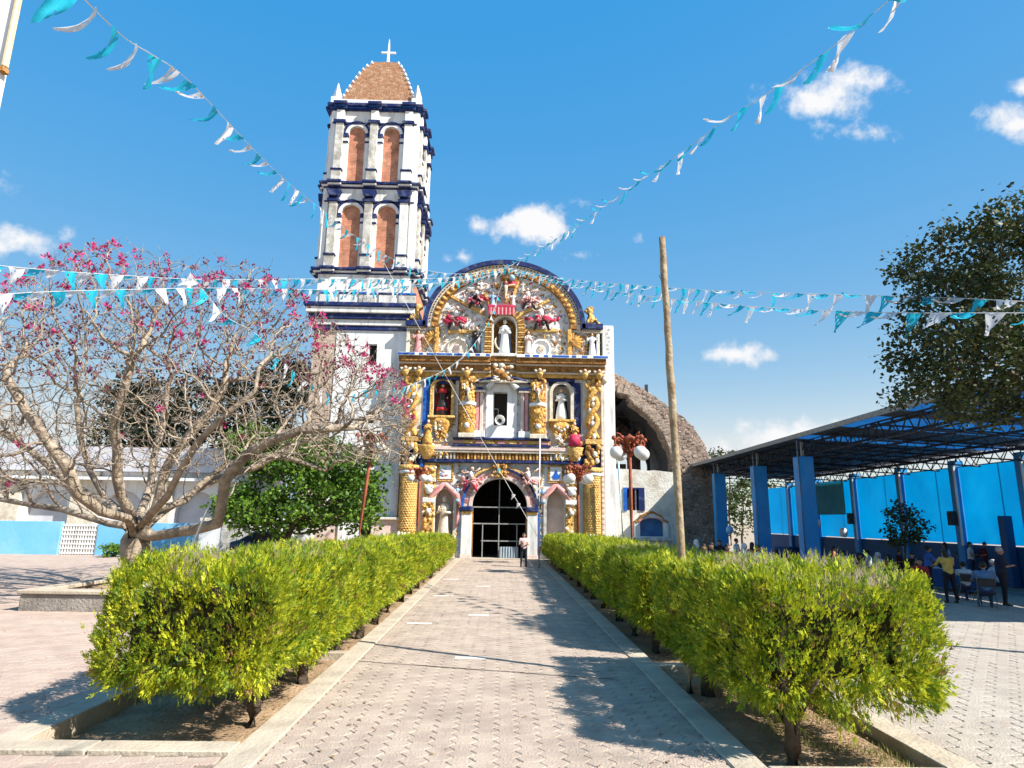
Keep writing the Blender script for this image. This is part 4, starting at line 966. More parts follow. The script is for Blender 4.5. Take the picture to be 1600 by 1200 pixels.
    # niche surround with a drawn pink curtain
    cx = s*3.42
    P(MB().mat(M_grey if s > 0 else M_cream).band([(cx-.57, 1.05)]+arc(cx, 3.2, .57, .91, 180, 0, 14)+[(cx+.57, 1.05)], [(cx-.75, 1.05)]+arc(cx, 3.2, .75, 1.1, 180, 0, 14)+[(cx+.75, 1.05)], FY-.12, FY+.02), 'niche_frame')
    P(MB().mat(M_pink, True).tube([(cx-.98, FY-.22, 3.1), (cx-.75, FY-.26, 3.75), (cx-.05, FY-.28, 4.38), (cx+.05, FY-.28, 4.38), (cx+.75, FY-.26, 3.75), (cx+.98, FY-.22, 3.1)], [.08, .2, .14, .14, .2, .08], 8), 'curtain_relief')
    if s < 0:
        for q in (-1, 1): P(MB().mat(M_pink, True).tube([(cx+q*.95, FY-.2, 3.2), (cx+q*.85, FY-.2, 2.5), (cx+q*.75, FY-.18, 1.8)], [.1, .12, .06], 7), 'curtain_fold')
    P(MB().mat(M_gold).box(cx-.72, cx+.72, FY-.4, FY+.3, .82, 1.045), 'niche_sill', .03)
    P(MB().mat(M_gold2).box(cx-.6, cx+.6, FY-.25, FY, .1, .817), 'niche_plinth', .03)
    # painted shield panel above the niche
    P(MB().mat(M_gold2).box(cx-.5, cx+.5, FY-.12, FY, 4.55, 5.66), 'panel_frame', .03); P(MB().mat(M_white2).box(cx-.36, cx+.36, FY-.16, FY, 4.7, 5.55), 'panel', .01)
    m = MB()
    if s < 0:
        for k in range(8): m.mat(rn2.choice((M_pblue, M_pink, M_pblue)), True).ball((cx+rn2.uniform(-.22, .22), FY-.17, 4.9+rn2.random()*.5), .09, 6, 4, (1.3, .4, .6))
    else: m.mat(M_blue).prism([(cx, 5.4), (cx+.12, 5.1), (cx+.25, 4.98), (cx+.15, 4.8), (cx-.15, 4.8), (cx-.25, 4.98), (cx-.12, 5.1)][::-1], FY-.19, FY-.155)
    P(m, 'painted_emblem')
    for q in (-1, 1):
        for k in range(6): P(MB().mat(M_brown if k % 2 else M_gold, True).ball((cx+q*.43, FY-.14, 4.72+k*.15), .05, 6, 4), 'frame_bead')
    scatter_orn('spandrel_ornament', *sorted((s*2.45, s*4.0)), .3, 5.6, [M_cream, M_gold2, M_grey, M_palepink, M_gold, M_brown, M_gold2, M_pblue], 420, .035, .11, 41+s, lambda x, z, cx=cx: not (abs(x-cx) < .72 and .8 < z < 5.6))
    b, c2 = robed(1.0, M_pblue, M_gold2, arms='open'); o = P(b, 'small_figure'); o.location = (s*2.62, FY-.3, 3.3)
# grille in the doorway: frame bars, scaffolding behind, corrugated sheet
gate = thing('door_grille', 'grey metal frame grille filling the arched church doorway', 'gate', (door_c, FY+.45, 0))
xs_ = [FX(u, 830, FY+.45)[0]-door_c for u in (754, 778, 790, 805)]
for x, zt_ in ((xs_[0], 2.0), (-.02, 4.75), (xs_[3]+.1, 2.1)): MB().mat(M_iron).box(x-.03, x+.03, -.03, .03, 0, zt_).build('upright_bar', gate)
for z, xa, xb_ in ((3.05, -1.7, 1.7), (2.05, -1.7, 1.7), (1.02, -1.1, 1.4)): MB().mat(M_iron).box(xa, xb_, -.031, .025, z-.035, z+.035).build('cross_bar', gate)
for x in (-1.66, 1.66): MB().mat(M_brown).box(x-.04, x+.04, -.035, .05, 0, 3.1).build('side_post', gate)
scf = thing('scaffolding', 'dim steel scaffolding standing inside the church doorway', 'scaffolding', (0, 43.5, 0))
M_dsteel = pm('dull_steel', (.16, .13, .10), (.1, .08, .06), 6, .6, .1, 20)
for x in (-1.9, -.9, .6, 1.6):
    for y in (0, 1.2): MB().mat(M_dsteel, True).tube([(x, y, 0), (x, y, 6)], .035, 8).build('standard', scf)
for z in (1.9, 3.6, 4.6):
    for y in (0.05, 1.25): MB().mat(M_dsteel, True).tube([(-2.2, y, z), (2.0, y, z)], .03, 8).build('ledger', scf)
MB().mat(M_dsteel, True).tube([(-1.9, -.05, .3), (.6, -.05, 3.6)], .025, 6).build('brace', scf); MB().mat(M_dsteel, True).tube([(1.6, -.05, .3), (-.9, -.05, 3.6)], .025, 6).build('brace', scf)
x0, z0 = FX(780, 872); x1, z1 = FX(810, 857)
m = MB().mat(pm('zinc_sheet', (.42, .47, .52), (.32, .38, .44), 3, .45, 0, metal=.4))
n = 28
for k in range(n):
    xa = x0+(x1-x0)*k/n; xb_ = x0+(x1-x0)*(k+1)/n; ya = FY+.2+.05*math.cos(k*math.pi/2); yb = FY+.2+.05*math.cos((k+1)*math.pi/2)
    m.poly([(xa, ya, .03), (xb_, yb, .03), (xb_, yb+.1, .70), (xa, ya+.1, .66)])
sh = m.build('corrugated_sheet'); md = sh.modifiers.new('thick', 'SOLIDIFY'); md.thickness = .004
tag(sh, 'corrugated zinc sheet leaning in the church doorway', 'metal sheet')
# ------------------------------------------------------------------ right of the church: white pier, low wall, ruined stone vault
def stonemat(name, c1, c2, c3, mortar, scale=2.6, flat=True):
    m = bpy.data.materials.new(name); m.use_nodes = True; t = m.node_tree; n = t.nodes; l = t.links
    b = n['Principled BSDF']; b.inputs['Roughness'].default_value = .95; b.inputs['Specular IOR Level'].default_value = .15
    g = n.new('ShaderNodeNewGeometry')
    mp = n.new('ShaderNodeMapping'); mp.inputs['Scale'].default_value = (1, 1, 1.35); l.new(g.outputs['Position'], mp.inputs['Vector'])
    nw = n.new('ShaderNodeTexNoise'); nw.inputs['Scale'].default_value = 2; l.new(mp.outputs[0], nw.inputs['Vector'])
    ad = n.new('ShaderNodeVectorMath'); ad.operation = 'MULTIPLY_ADD'; ad.inputs[1].default_value = (.5, .5, .5)
    l.new(nw.outputs['Color'], ad.inputs[0]); l.new(mp.outputs[0], ad.inputs[2])
    v1 = n.new('ShaderNodeTexVoronoi'); v1.inputs['Scale'].default_value = scale; l.new(ad.outputs[0], v1.inputs['Vector'])
    v2 = n.new('ShaderNodeTexVoronoi'); v2.feature = 'DISTANCE_TO_EDGE'; v2.inputs['Scale'].default_value = scale; l.new(ad.outputs[0], v2.inputs['Vector'])
    sp = n.new('ShaderNodeSeparateColor'); l.new(v1.outputs['Color'], sp.inputs[0])
    cr = n.new('ShaderNodeValToRGB'); l.new(sp.outputs[0], cr.inputs[0])
    cr.color_ramp.elements[0].color = (*c1, 1); cr.color_ramp.elements[1].color = (*c3, 1); e = cr.color_ramp.elements.new(.5); e.color = (*c2, 1)
    nz = n.new('ShaderNodeTexNoise'); nz.inputs['Scale'].default_value = 1.1; nz.inputs['Detail'].default_value = 9; l.new(g.outputs['Position'], nz.inputs['Vector'])
    r = n.new('ShaderNodeMapRange'); r.inputs['From Min'].default_value = .3; r.inputs['From Max'].default_value = .7; r.inputs['To Min'].default_value = .6; r.inputs['To Max'].default_value = 1.3; l.new(nz.outputs['Fac'], r.inputs['Value'])
    mx = n.new('ShaderNodeMix'); mx.data_type = 'RGBA'; mx.blend_type = 'MULTIPLY'; mx.inputs['Factor'].default_value = 1; l.new(cr.outputs[0], mx.inputs['A']); l.new(r.outputs[0], mx.inputs['B'])
    me = n.new('ShaderNodeMapRange'); me.inputs['From Min'].default_value = .02; me.inputs['From Max'].default_value = .09; l.new(v2.outputs['Distance'], me.inputs['Value'])
    m2 = n.new('ShaderNodeMix'); m2.data_type = 'RGBA'; l.new(me.outputs[0], m2.inputs['Factor']); m2.inputs['A'].default_value = (*mortar, 1); l.new(mx.outputs['Result'], m2.inputs['B'])
    l.new(m2.outputs['Result'], b.inputs['Base Color'])
    n5 = n.new('ShaderNodeTexNoise'); n5.inputs['Scale'].default_value = 9; n5.inputs['Detail'].default_value = 6; l.new(g.outputs['Position'], n5.inputs['Vector'])
    ah = n.new('ShaderNodeMath'); ah.operation = 'MULTIPLY_ADD'; ah.inputs[1].default_value = .5; l.new(n5.outputs['Fac'], ah.inputs[0]); l.new(me.outputs[0], ah.inputs[2])
    bp = n.new('ShaderNodeBump'); bp.inputs['Strength'].default_value = 1; bp.inputs['Distance'].default_value = .09; l.new(ah.outputs[0], bp.inputs['Height']); l.new(bp.outputs[0], b.inputs['Normal'])
    return m
M_stone = stonemat('rubble_stone', (.30, .20, .155), (.40, .29, .225), (.20, .14, .11), (.46, .37, .30), 3.2)
M_vous = pm('vault_stone', (.42, .33, .26), (.28, .21, .16), 3, .95, .6, 8, stain=(.16, .12, .1), stain_scale=1.4, stain_amt=.6)
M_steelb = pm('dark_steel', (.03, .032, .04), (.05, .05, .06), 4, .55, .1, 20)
RY = 40.7
pier = thing('white_pier', 'tall white plaster pier ending the right side of the church front', 'pier', (0, 0, 0))
MB().mat(M_white).box(6.42, 7.15, FY-.2, FY+2.2, -.1, 14.75).build('shaft', pier, bevel=.03)
rn = random.Random(9)
for k in range(7):
    z = 12.9+k*.26; x = 6.78+rn.uniform(-.05, .1); s = rn.uniform(.07, .15)
    MB().mat(M_grey, False).prism([(x-s, z-.07), (x+s, z-.07), (x+s*.3, z+.09), (x-s*.4, z+.07)], FY-.206, FY-.19).build('flaked_patch', pier)
MB().mat(M_cream, True).ball((6.35, FY-.3, 11.55), .3, 8, 6, (.9, .6, 1.3)).ball((6.5, FY-.25, 11.1), .22, 8, 6).build('broken_cornice_end', pier)
ruin = thing('ruined_vault', 'ruined rubble stone vault with an open dark arch right of the church', 'ruin', (0, 0, 0))
O = [FX(u, v, RY) for u, v in ((957, 583), (972, 590), (990, 600), (1010, 612), (1030, 625), (1048, 638), (1064, 650), (1078, 662), (1090, 676), (1099, 692), (1106, 709), (1111, 730), (1115, 755), (1119, 800), (1122, 868))]
I = [FX(u, v, RY) for u, v in ((957, 608), (968, 614), (982, 617), (986, 627), (998, 636), (1012, 648), (1025, 662), (1036, 678), (1044, 696), (1050, 716), (1052, 738), (1053, 760), (1054, 800), (1055, 830), (1056, 868))]
rn = random.Random(4)
def rough(l, a): return [(x+rn.uniform(-a, a), z+rn.uniform(-a, a)) for x, z in l]
def dens(l, k=3): return [tuple(Vector(l[i]).lerp(Vector(l[i+1]), j/k)) for i in range(len(l)-1) for j in range(k)]+[l[-1]]
Od, Id = dens(O), dens(I)
Od2 = rough(Od, .07)
nseg = len(Od)
def vault(par, nm, mt, y0, y1, o, i):
    return MB().mat(mt).band(i, o, y0, y1).build(nm, par)
vault(ruin, 'vault_front', M_stone, RY, RY+1.3, Od2, rough(Id, .07))
vault(ruin, 'vault_barrel', M_stone, RY+1.302, RY+7.5, [tuple(Vector(o).lerp(Vector(i), .02)) for o, i in zip(Od, Id)], [tuple(Vector(o).lerp(Vector(i), .9)) for o, i in zip(Od, Id)])
vault(ruin, 'shade_lining', M_steelb, RY+1.31, RY+7.4, [tuple(Vector(o).lerp(Vector(i), .905)) for o, i in zip(Od, Id)], [tuple(Vector(o).lerp(Vector(i), .96)) for o, i in zip(Od, Id)])  # dark sheet added to stand in for shade under the vault
for k in range(34):                            # loose voussoirs round the arch mouth and rubble along its back
    j = 3+k*.85; a = int(j); f = j-a
    if a+1 >= nseg: break
    p = Vector(Id[a]).lerp(Vector(Id[a+1]), f); q = Vector(Od[a]).lerp(Vector(Od[a+1]), f); d = (q-p).normalized(); t = Vector((-d.y, d.x))
    L = rn.uniform(.45, .62); w = rn.uniform(.15, .2); c = [p-t*w, p+t*w, p+t*w*1.05+d*L, p-t*w*1.05+d*L]
    MB().mat(M_vous).prism([(z.x, z.y) for z in c], RY-rn.uniform(.03, .09), RY+.2).build('voussoir', ruin, bevel=.02)
for k in range(70):
    j = rn.uniform(0, nseg*.78); a = int(j); p = Vector(Od[a]).lerp(Vector(Od[a+1]), j-a); s = rn.uniform(.06, .15)
    MB().mat(M_stone).ball((p.x, RY+rn.uniform(.1, 1.1), p.y), s, 6, 4, (1.2, 1, .8), Matrix.Rotation(rn.uniform(0, 3), 4, 'Y')).build('rubble_stone', ruin)
for k in range(150):                          # stones standing proud of the flank
    j = rn.uniform(2, nseg-2); a = int(j); t_ = rn.uniform(.25, .95)
    p = Vector(Id[a]).lerp(Vector(Od[a]), t_); s = rn.uniform(.07, .16); ang = rn.uniform(0, 6)
    n_ = rn.choice((5, 6, 7)); pts = [(p.x+s*rn.uniform(.8, 1.15)*math.cos(ang+6.283*i/n_)*1.2, p.y+s*rn.uniform(.8, 1.1)*math.sin(ang+6.283*i/n_)*.85) for i in range(n_)]
    MB().mat(M_vous if rn.random() < .35 else M_stone).prism(pts, RY-rn.uniform(.01, .045), RY+.1).build('stone', ruin, bevel=.015)
# low white wall closing the arch, blue window, shrine
lw = thing('side_chapel_wall', 'patchy white plaster wall below the ruined arch with a blue window', 'wall', (0, 0, 0))
c0, c1 = FX(947, 735, RY-.35), FX(1060, 742, RY-.35)
wa, wb = FX(975, 797, RY-.35), FX(1006, 763, RY-.35)
hw_ = [(wa[0], wa[1]), (wb[0], wa[1]), (wb[0], wb[1]), (wa[0], wb[1])]
zt = c0[1]
topl = [(c1[0], zt-.1), (c1[0]-.7, zt-.02), (c1[0]-1.5, zt+.06), (9.2, zt+.02), (8.4, zt+.1), (7.16, zt+.12)]
M_patchy = pm('patchy_limewash', (.74, .71, .64), (.62, .57, .48), 1.4, .9, .35, 10, stain=(.42, .34, .26), stain_scale=.9, stain_amt=.75)
MB().mat(M_patchy).plate([(7.16, -.1), (c1[0], -.1)]+topl, [hw_], RY-.35, RY-.02).build('wall_body', lw)
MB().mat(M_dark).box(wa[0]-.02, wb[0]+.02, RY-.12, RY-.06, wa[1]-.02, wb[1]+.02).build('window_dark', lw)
wn_ = empty('blue_window', parent=lw)
MB().mat(M_blue).box(wa[0]-.02, wa[0]+.2, RY-.42, RY-.2, wa[1]-.03, wb[1]+.03).build('shutter', lw); MB().mat(M_navy).box(wb[0]-.34, wb[0]+.02, RY-.42, RY-.2, wa[1]-.03, wb[1]+.03).build('shutter', lw)
bpy.data.objects.remove(wn_)
MB().mat(M_navy).box(wa[0]+.203, wb[0]-.343, RY-.40, RY-.2, wb[1]-.07, wb[1]+.03).build('window_lintel', lw)
for k in range(2): MB().mat(M_palepink).box(wa[0]+.42+k*.3, wa[0]+.5+k*.3, RY-.3, RY-.24, wa[1], wb[1]-.1).build('window_bar', lw)
sr = thing('wall_shrine', 'small white shrine with scalloped brown top and blue arched glass', 'shrine', (0, 0, 0))
p0, p1 = FX(993, 842, RY-.75), FX(1045, 842, RY-.75); q0, q1 = FX(1000, 838, RY-.75), FX(1037, 838, RY-.75); zq = FX(1018, 812, RY-.75)[1]; ztop = FX(1018, 803, RY-.75)[1]
xc = (p0[0]+p1[0])/2; hwp = (p1[0]-p0[0])/2; qh = (q1[0]-q0[0])/2
hole = [(xc-qh, q0[1]), (xc+qh, q0[1])]+arc(xc, zq-.2, qh, .28, 0, 180, 12)
def shr_top(dz): return [(xc+hwp, ztop-.55+dz), (xc+hwp*.72, ztop-.42+dz), (xc+hwp*.6, ztop-.2+dz), (xc+hwp*.35, ztop-.1+dz), (xc+.12, ztop+.04+dz), (xc-.12, ztop+.04+dz), (xc-hwp*.35, ztop-.1+dz), (xc-hwp*.6, ztop-.2+dz), (xc-hwp*.72, ztop-.42+dz), (xc-hwp, ztop-.55+dz)]
MB().mat(M_white2).plate([(xc-hwp, -.1), (xc+hwp, -.1)]+shr_top(0), [hole], RY-.75, RY-.36).build('shrine_body', sr)
MB().mat(M_brown).band(shr_top(.002), shr_top(.12), RY-.85, RY-.36).build('scalloped_coping', sr)
MB().mat(pm('shrine_blue_glass', (.02, .10, .26), (.03, .16, .36), 2, .25, .05, 4)).prism([(xc+(x-xc)*1.0, z) for x, z in hole], RY-.5, RY-.45).build('blue_pane', sr)
MB().mat(M_pink).band(hole[::-1][:13], [(xc+(x-xc)*1.09, z+.06) for x, z in hole[::-1][:13]], RY-.78, RY-.7).build('pink_trim', sr)
MB().mat(M_grey).box(xc-hwp-.2, xc+hwp+.2, RY-1.15, RY-.76, q0[1]-.25, q0[1]-.05).build('altar_ledge', sr, bevel=.03)
# steel roof frame seen inside the ruin
sf = thing('steel_roof_frame', 'dark steel roof frame standing inside the ruined arch', 'steel frame', (0, 0, 0))
for x in (8.0, 9.3, 10.4): MB().mat(M_steelb).box(x-.1, x+.1, 45, 45.2, 4, 12).build('post', sf)
for z in (8.2, 9.6): MB().mat(M_steelb).box(7.2, 11.5, 44.96, 45.24, z, z+.16).build('beam', sf)
for (a, b) in (((7.3, 8.3), (9.2, 9.7)), ((9.3, 5.8), (8.0, 8.2)), ((9.4, 8.3), (10.5, 6.0)), ((8.0, 8.2), (9.3, 9.6)), ((10.4, 8.2), (9.3, 9.6))): MB().mat(M_steelb, True).tube([(a[0], 45.1, a[1]), (b[0], 45.1, b[1])], .06, 6).build('brace', sf)
MB().mat(M_steelb).box(7.2, 11.0, 42.6, 48, 9.9, 10.0).build('roof_sheet', sf); MB().mat(M_stone).box(9.35, 10.3, 47.2, 47.5, 4, 9.9).build('shade_wall', sf); MB().mat(M_stone).box(7.2, 9.34, 47.2, 47.5, 7.9, 9.9).build('shade_wall', sf); MB().mat(M_stone).box(7.2, 8.4, 46.6, 47, 4, 7.4).build('shade_wall', sf); MB().mat(M_stone).box(8.4, 9.1, 46.6, 47, 4, 6.4).build('shade_wall', sf)  # roof sheet and back walls added to keep the arch interior dark

# ------------------------------------------------------------------ blue pavilion
M_pblu = pm('pavilion_blue_paint', (.02, .24, .60), (.03, .29, .66), 1.2, .5, .06, 10, stain=(.10, .32, .62), stain_scale=.9, stain_amt=.45)
M_dblu = pm('dark_blue_wall_paint', (.012, .075, .20), (.015, .09, .24), 1.2, .6, .06, 10)
M_sheet = pm('sky_blue_translucent_sheet', (.008, .47, .72), (.01, .42, .66), .5, .45, .25, 2.2, trans=.72, stain=(.05, .56, .78), stain_scale=.35, stain_amt=.5, bdist=.12)
M_roof = pm('corrugated_roof_metal', (.16, .19, .24), (.11, .13, .17), 2, .5, 0, metal=.2)
M_roofblue = pm('blue_skylight_sheet', (.02, .16, .46), (.02, .2, .52), 1, .5, 0, trans=.35)
pav = thing('market_pavilion', 'long open pavilion with blue columns, steel trusses and dark metal roof', 'pavilion', (0, 0, 0))
PX0, PX1, PY0, PY1 = 12.55, 20.3, 13.6, 46
ZL, ZR = 5.85, 5.45
cols_y = [37.7, 31.8, 27.0]
for y, zt in zip(cols_y, (5.15, 5.1, 5.1)):
    MB().mat(M_pblu).box(PX0-.05, PX0+.57, y-.3, y+.3, -.03, zt).build('column', pav, bevel=.03)
    MB().mat(M_iron, True).tube([(PX0-.1, y-.33, 0), (PX0-.1, y-.33, ZL-.1)], .035, 8).build('downpipe', pav)
    MB().mat(M_iron).box(PX0+.2, PX0+.3, y-.05, y+.05, zt, ZL-.1).build('truss_post', pav)
ry_ = [21.6, 24.8, 28.6, 32.6, 37.0, 41.5, 45.5]
for y in ry_:
    MB().mat(M_pblu).box(PX1-.05, PX1+.4, y-.22, y+.22, -.03, 5.2).build('column', pav, bevel=.03)
    MB().mat(M_white2).box(PX1-.12, PX1-.055, y-.26, y-.18, 1.5, 5.0).build('edge_pipe', pav)
def truss(nm, a, b, depth, n, r=.03, mt=M_steelb):
    a, b = Vector(a), Vector(b); m = MB().mat(mt); dz = Vector((0, 0, -depth))
    m.tube([a, b], r*1.4, 5); m.tube([a+dz, b+dz], r*1.3, 5)
    for k in range(n):
        p, q = a.lerp(b, k/n), a.lerp(b, (k+1)/n); mid = (p+q)/2
        m.tube([p, mid+dz], r*.8, 4, False); m.tube([mid+dz, q], r*.8, 4, False)
    return m.build(nm, pav)
truss('eave_truss', (PX0+.25, PY0, ZL-.1), (PX0+.25, PY1, ZL-.1), .62, 42, .035)
truss('eave_truss', (PX1+.1, PY0, ZR-.05), (PX1+.1, PY1, ZR-.05), .5, 44, .035, M_steelb)
for y in [14, 16.6, 19.2, 21.8, 24.4, 27, 29.6, 31.8, 34.7, 37.7, 41, 45]:
    truss('cross_truss', (PX0+.25, y, ZL-.12), (PX1+.1, y, ZR-.08), .55, 10, .03)
for k in range(6):
    x = PX0+.6+k*1.45; z = ZL+(ZR-ZL)*(x-PX0)/(PX1-PX0)-.06
    MB().mat(M_steelb).box(x-.04, x+.04, PY0, PY1, z-.09, z).build('purlin', pav)
# corrugated roof, sheet by sheet
ny = 27
def roof_sheet(y0, y1, mt):
    m = MB().mat(mt, True); n = 60
    for k in range(n+1):
        t = k/n; x = PX0-.35+(PX1-PX0+.8)*t; z = ZL+(ZR-ZL)*t
        m.v += [(x, y0, z), (x, y1, z)]
    for k in range(n): m.face(2*k, 2*k+1, 2*k+3, 2*k+2)
    # corrugation: thin ribs along the fall
    return m
w_ = (PY1-PY0)/ny
for k in range(ny):
    mt = M_roofblue if k in (2, 4, 6, 7, 10) else M_roof
    y0 = PY0+k*w_; m = MB().mat(mt)
    for j in range(4):
        ya = y0+w_*j/4; yb = y0+w_*(j+1)/4
        for (p, q, za, zb) in ((0, .5, 0, .045), (.5, 1, .045, 0)):
            a_, b_ = ya+(yb-ya)*p, ya+(yb-ya)*q
            m.poly([(PX0-.35, a_, ZL+.02+za), (PX0-.35, b_, ZL+.02+zb), (PX1+.45, b_, ZR+.02+zb), (PX1+.45, a_, ZR+.02+za)])
    m.build('roof_sheet', pav)
MB().mat(M_iron).box(PX0-.42, PX0-.352, PY0, PY1, ZL-.08, ZL+.1).build('gutter', pav)
# back wall: dark blue dado and blue translucent sheets
for a, b in zip([PY0+3]+ry_, ry_+[50]):
    MB().mat(M_dblu).box(PX1+.1, PX1+.3, a+.0, b-.01, -.03, 1.55).build('dado_wall', pav)
    if a < 30 or True: MB().mat(M_sheet).box(PX1+.14, PX1+.15, a+.24, b-.24, 1.6, 4.92).build('blue_sheet', pav)
    for k in range(1, 2): MB().mat(M_pblu).box(PX1+.155, PX1+.19, a+(b-a)*k/3-.02, a+(b-a)*k/3+.02, 1.56, 4.9).build('sheet_batten', pav)
MB().mat(M_dblu).box(PX1-.3, PX1+.05, 23.1, 23.9, -.03, 2.9).build('gate_pillar', pav, bevel=.02); MB().mat(M_white2).box(PX1-.34, PX1+.0, 22.95, 23.05, 2.9, 2.98).build('pillar_cap', pav)
MB().mat(M_dblu).box(PX1-.3, PX1+.05, 25.6, 25.95, -.03, 2.75).build('gate_pillar', pav, bevel=.02)
fl = MB().mat(M_dconc).box(PX0, PX1+.4, 19.5, 50, -.1, -.004).build('pavilion_floor'); fl['kind'] = 'structure'
# speakers on the columns, green banner
b0 = MB().mat(pm('green_banner', (.06, .36, .42), (.10, .44, .46), 1.2, .7, .05, trans=.45)).box(PX1-.2, PX1-.19, 37.6, 41.0, 2.9, 4.8).build('banner')
tag(b0, 'teal green banner hanging on the pavilion back wall', 'banner')
for i, y in enumerate((41.5, 37.0, 28.6)):
    s = thing('wall_speaker', ['black box speaker on the farthest blue back column', 'black box speaker on a middle back column of the pavilion', 'black box speaker on a near back column of the pavilion'][i], 'speaker', (PX1-.28, y, 2.35), 0, 'speakers in the pavilion')
    MB().mat(M_black).box(-.13, .13, -.14, .14, 0, .62).build('cabinet', s, bevel=.02); MB().mat(M_steelb, True).lathe([(.13, 0), (.05, .04)], (-.135, 0, .4), 12, M=Matrix.Rotation(R(-90), 3, 'Y')).build('cone', s)
rn = random.Random(12)
for i, (u, v, Y) in enumerate(((1140, 828, 36), (1272, 822, 30), (1276, 818, 30.3), (1318, 832, 33))):
    p = at(u, v, Y); b = tag(MB().mat(pm('balloon_'+('blue' if i == 0 else 'white'), (.25, .5, .75) if i == 0 else (.8, .78, .8), None, 3, .3, 0), True).ball((p.x, p.y, p.z), .2, 12, 9, (1, 1, 1.2)).build('balloon'), ['pale blue balloon beside the far pavilion column', 'lower white balloon right of the tallest blue column', 'upper white balloon right of the tallest blue column', 'white balloon on the pavilion back column'][i], 'balloon', 'balloons in the pavilion')

# ------------------------------------------------------------------ left background: walls, houses, hill
M_lblue = pm('light_blue_wall_paint', (.16, .46, .72), (.19, .50, .76), .8, .7, .08, 8, stain=(.40, .60, .75), stain_scale=.5, stain_amt=.4)
wl_ = thing('blue_boundary_wall', 'light blue boundary wall behind the bare flowering tree', 'wall', (0, 0, 0))
WY = 37.8
za = at(100, 815, WY).z
x_g0, x_g1 = at(93, 850, WY).x, at(148, 850, WY).x
MB().mat(M_lblue).box(-42, x_g0-.06, WY, WY+.25, -.1, za).build('wall_panel', wl_, bevel=.01); MB().mat(M_lblue).box(x_g1+.06, -17.5, WY, WY+.25, -.1, za).build('wall_panel', wl_, bevel=.01)
gt = thing('white_gate', 'white lattice metal gate in the light blue wall', 'gate', (x_g0, WY+.1, 0)); W_ = x_g1-x_g0
for k in range(14): MB().mat(M_white2).box(W_*k/13-.03, W_*k/13+.03, -.02, .02, 0, za-.12).build('bar', gt)
for k in range(7): MB().mat(M_white2).box(0, W_, -.035, -.021, .05+k*(za-.3)/6, .14+k*(za-.3)/6).build('rail', gt)
MB().mat(M_cream).box(0, W_, .05, .07, 0, za-.12).build('back_sheet', gt)
ww = thing('white_boundary_wall', 'white boundary wall under the green round tree left of the tower', 'wall', (0, 0, 0))
zb = at(340, 823, 36).z
MB().mat(M_white2).box(-17.5, -10.9, 38.6, 38.85, -.1, 1.95).build('wall_panel', ww); MB().mat(M_cream).box(-17.5, -10.9, 38.5, 38.95, 1.952, 2.15).build('coping', ww, bevel=.02)
for (xa, xb_) in ((-16.2, -14.6), (-12.6, -12.1)): MB().mat(M_grey).box(xa, xb_, 38.56, 38.62, .1, 1.9).build('flaked_panel', ww)
hs_ = thing('annex_house', 'low white annex with a dark doorway against the tower foot', 'house', (0, 0, 0))
d0, d1 = at(557, 846, 39.6), at(580, 822, 39.6)
MB().mat(M_palepink).plate([(-11.5, -.1), (-5.9, -.1), (-5.9, 2.2), (-11.5, 2.2)], [[(d0.x, -.05), (d1.x, -.05), (d1.x, d1.z), (d0.x, d1.z)]], 39.6, 39.9).build('wall', hs_)
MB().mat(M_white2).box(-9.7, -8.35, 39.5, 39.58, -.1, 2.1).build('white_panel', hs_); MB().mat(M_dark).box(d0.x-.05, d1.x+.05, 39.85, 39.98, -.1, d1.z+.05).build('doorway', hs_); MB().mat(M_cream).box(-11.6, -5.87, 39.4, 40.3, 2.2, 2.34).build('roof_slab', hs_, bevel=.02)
MB().mat(M_brown, True).lathe([(.1, 0), (.25, .3), (.3, .5)], (-10.2, 39.4, .5), 10).build('urn', hs_)
hb_ = thing('white_arcade_house', 'large white house with arched openings seen through the bare branches', 'house', (0, 0, 0))
M_greyhouse = pm('pale_grey_plaster', (.60, .60, .63), (.50, .50, .54), 1, .85, .1, 8)
ar = [arch_hole(-42+5.2*k, 1.5, .6, 2.4) for k in range(5)]
MB().mat(M_white2).plate([(-46, -.1), (-18.5, -.1), (-18.5, 5.2), (-46, 5.2)], ar, 46, 46.5).build('wall', hb_); MB().mat(M_greyhouse).box(-46, -18.5, 46.52, 55, -.1, 5.1).build('inner_block', hb_)
MB().mat(M_greyhouse).prism([(-47, 5.202), (-17.8, 5.202), (-20, 6.9), (-44, 6.9)], 45.4, 56).build('roof', hb_)
for k in range(6): MB().mat(M_cream).box(-44.6+5.2*k-.9, -44.6+5.2*k+.9, 45.7, 45.98, -.1, 5.19).build('pilaster', hb_, bevel=.03)
MB().mat(M_white2).box(-46.5, -18, 45.2, 46.0, 4.6, 4.8).build('canopy_slab', hb_)
car = thing('parked_car', 'dark parked car partly hidden behind the green tree trunk', 'car', (at(428, 850, 36.8).x, 36.8, 0), R(8))
M_carp = pm('dark_blue_car_paint', (.02, .03, .05), (.025, .035, .06), 3, .25, 0, spec=.5)
MB().mat(M_carp, True).prism([(-2.1, .35), (2.1, .35), (2.15, .75), (1.9, .92), (1.1, 1.0), (.55, 1.45), (-.9, 1.48), (-1.7, 1.02), (-2.15, .9)], -.82, .82).build('body', car, bevel=.06)
MB().mat(M_black).prism([(-.85, 1.03), (.95, 1.03), (.5, 1.40), (-.8, 1.42)], -.835, .835).build('side_window', car)
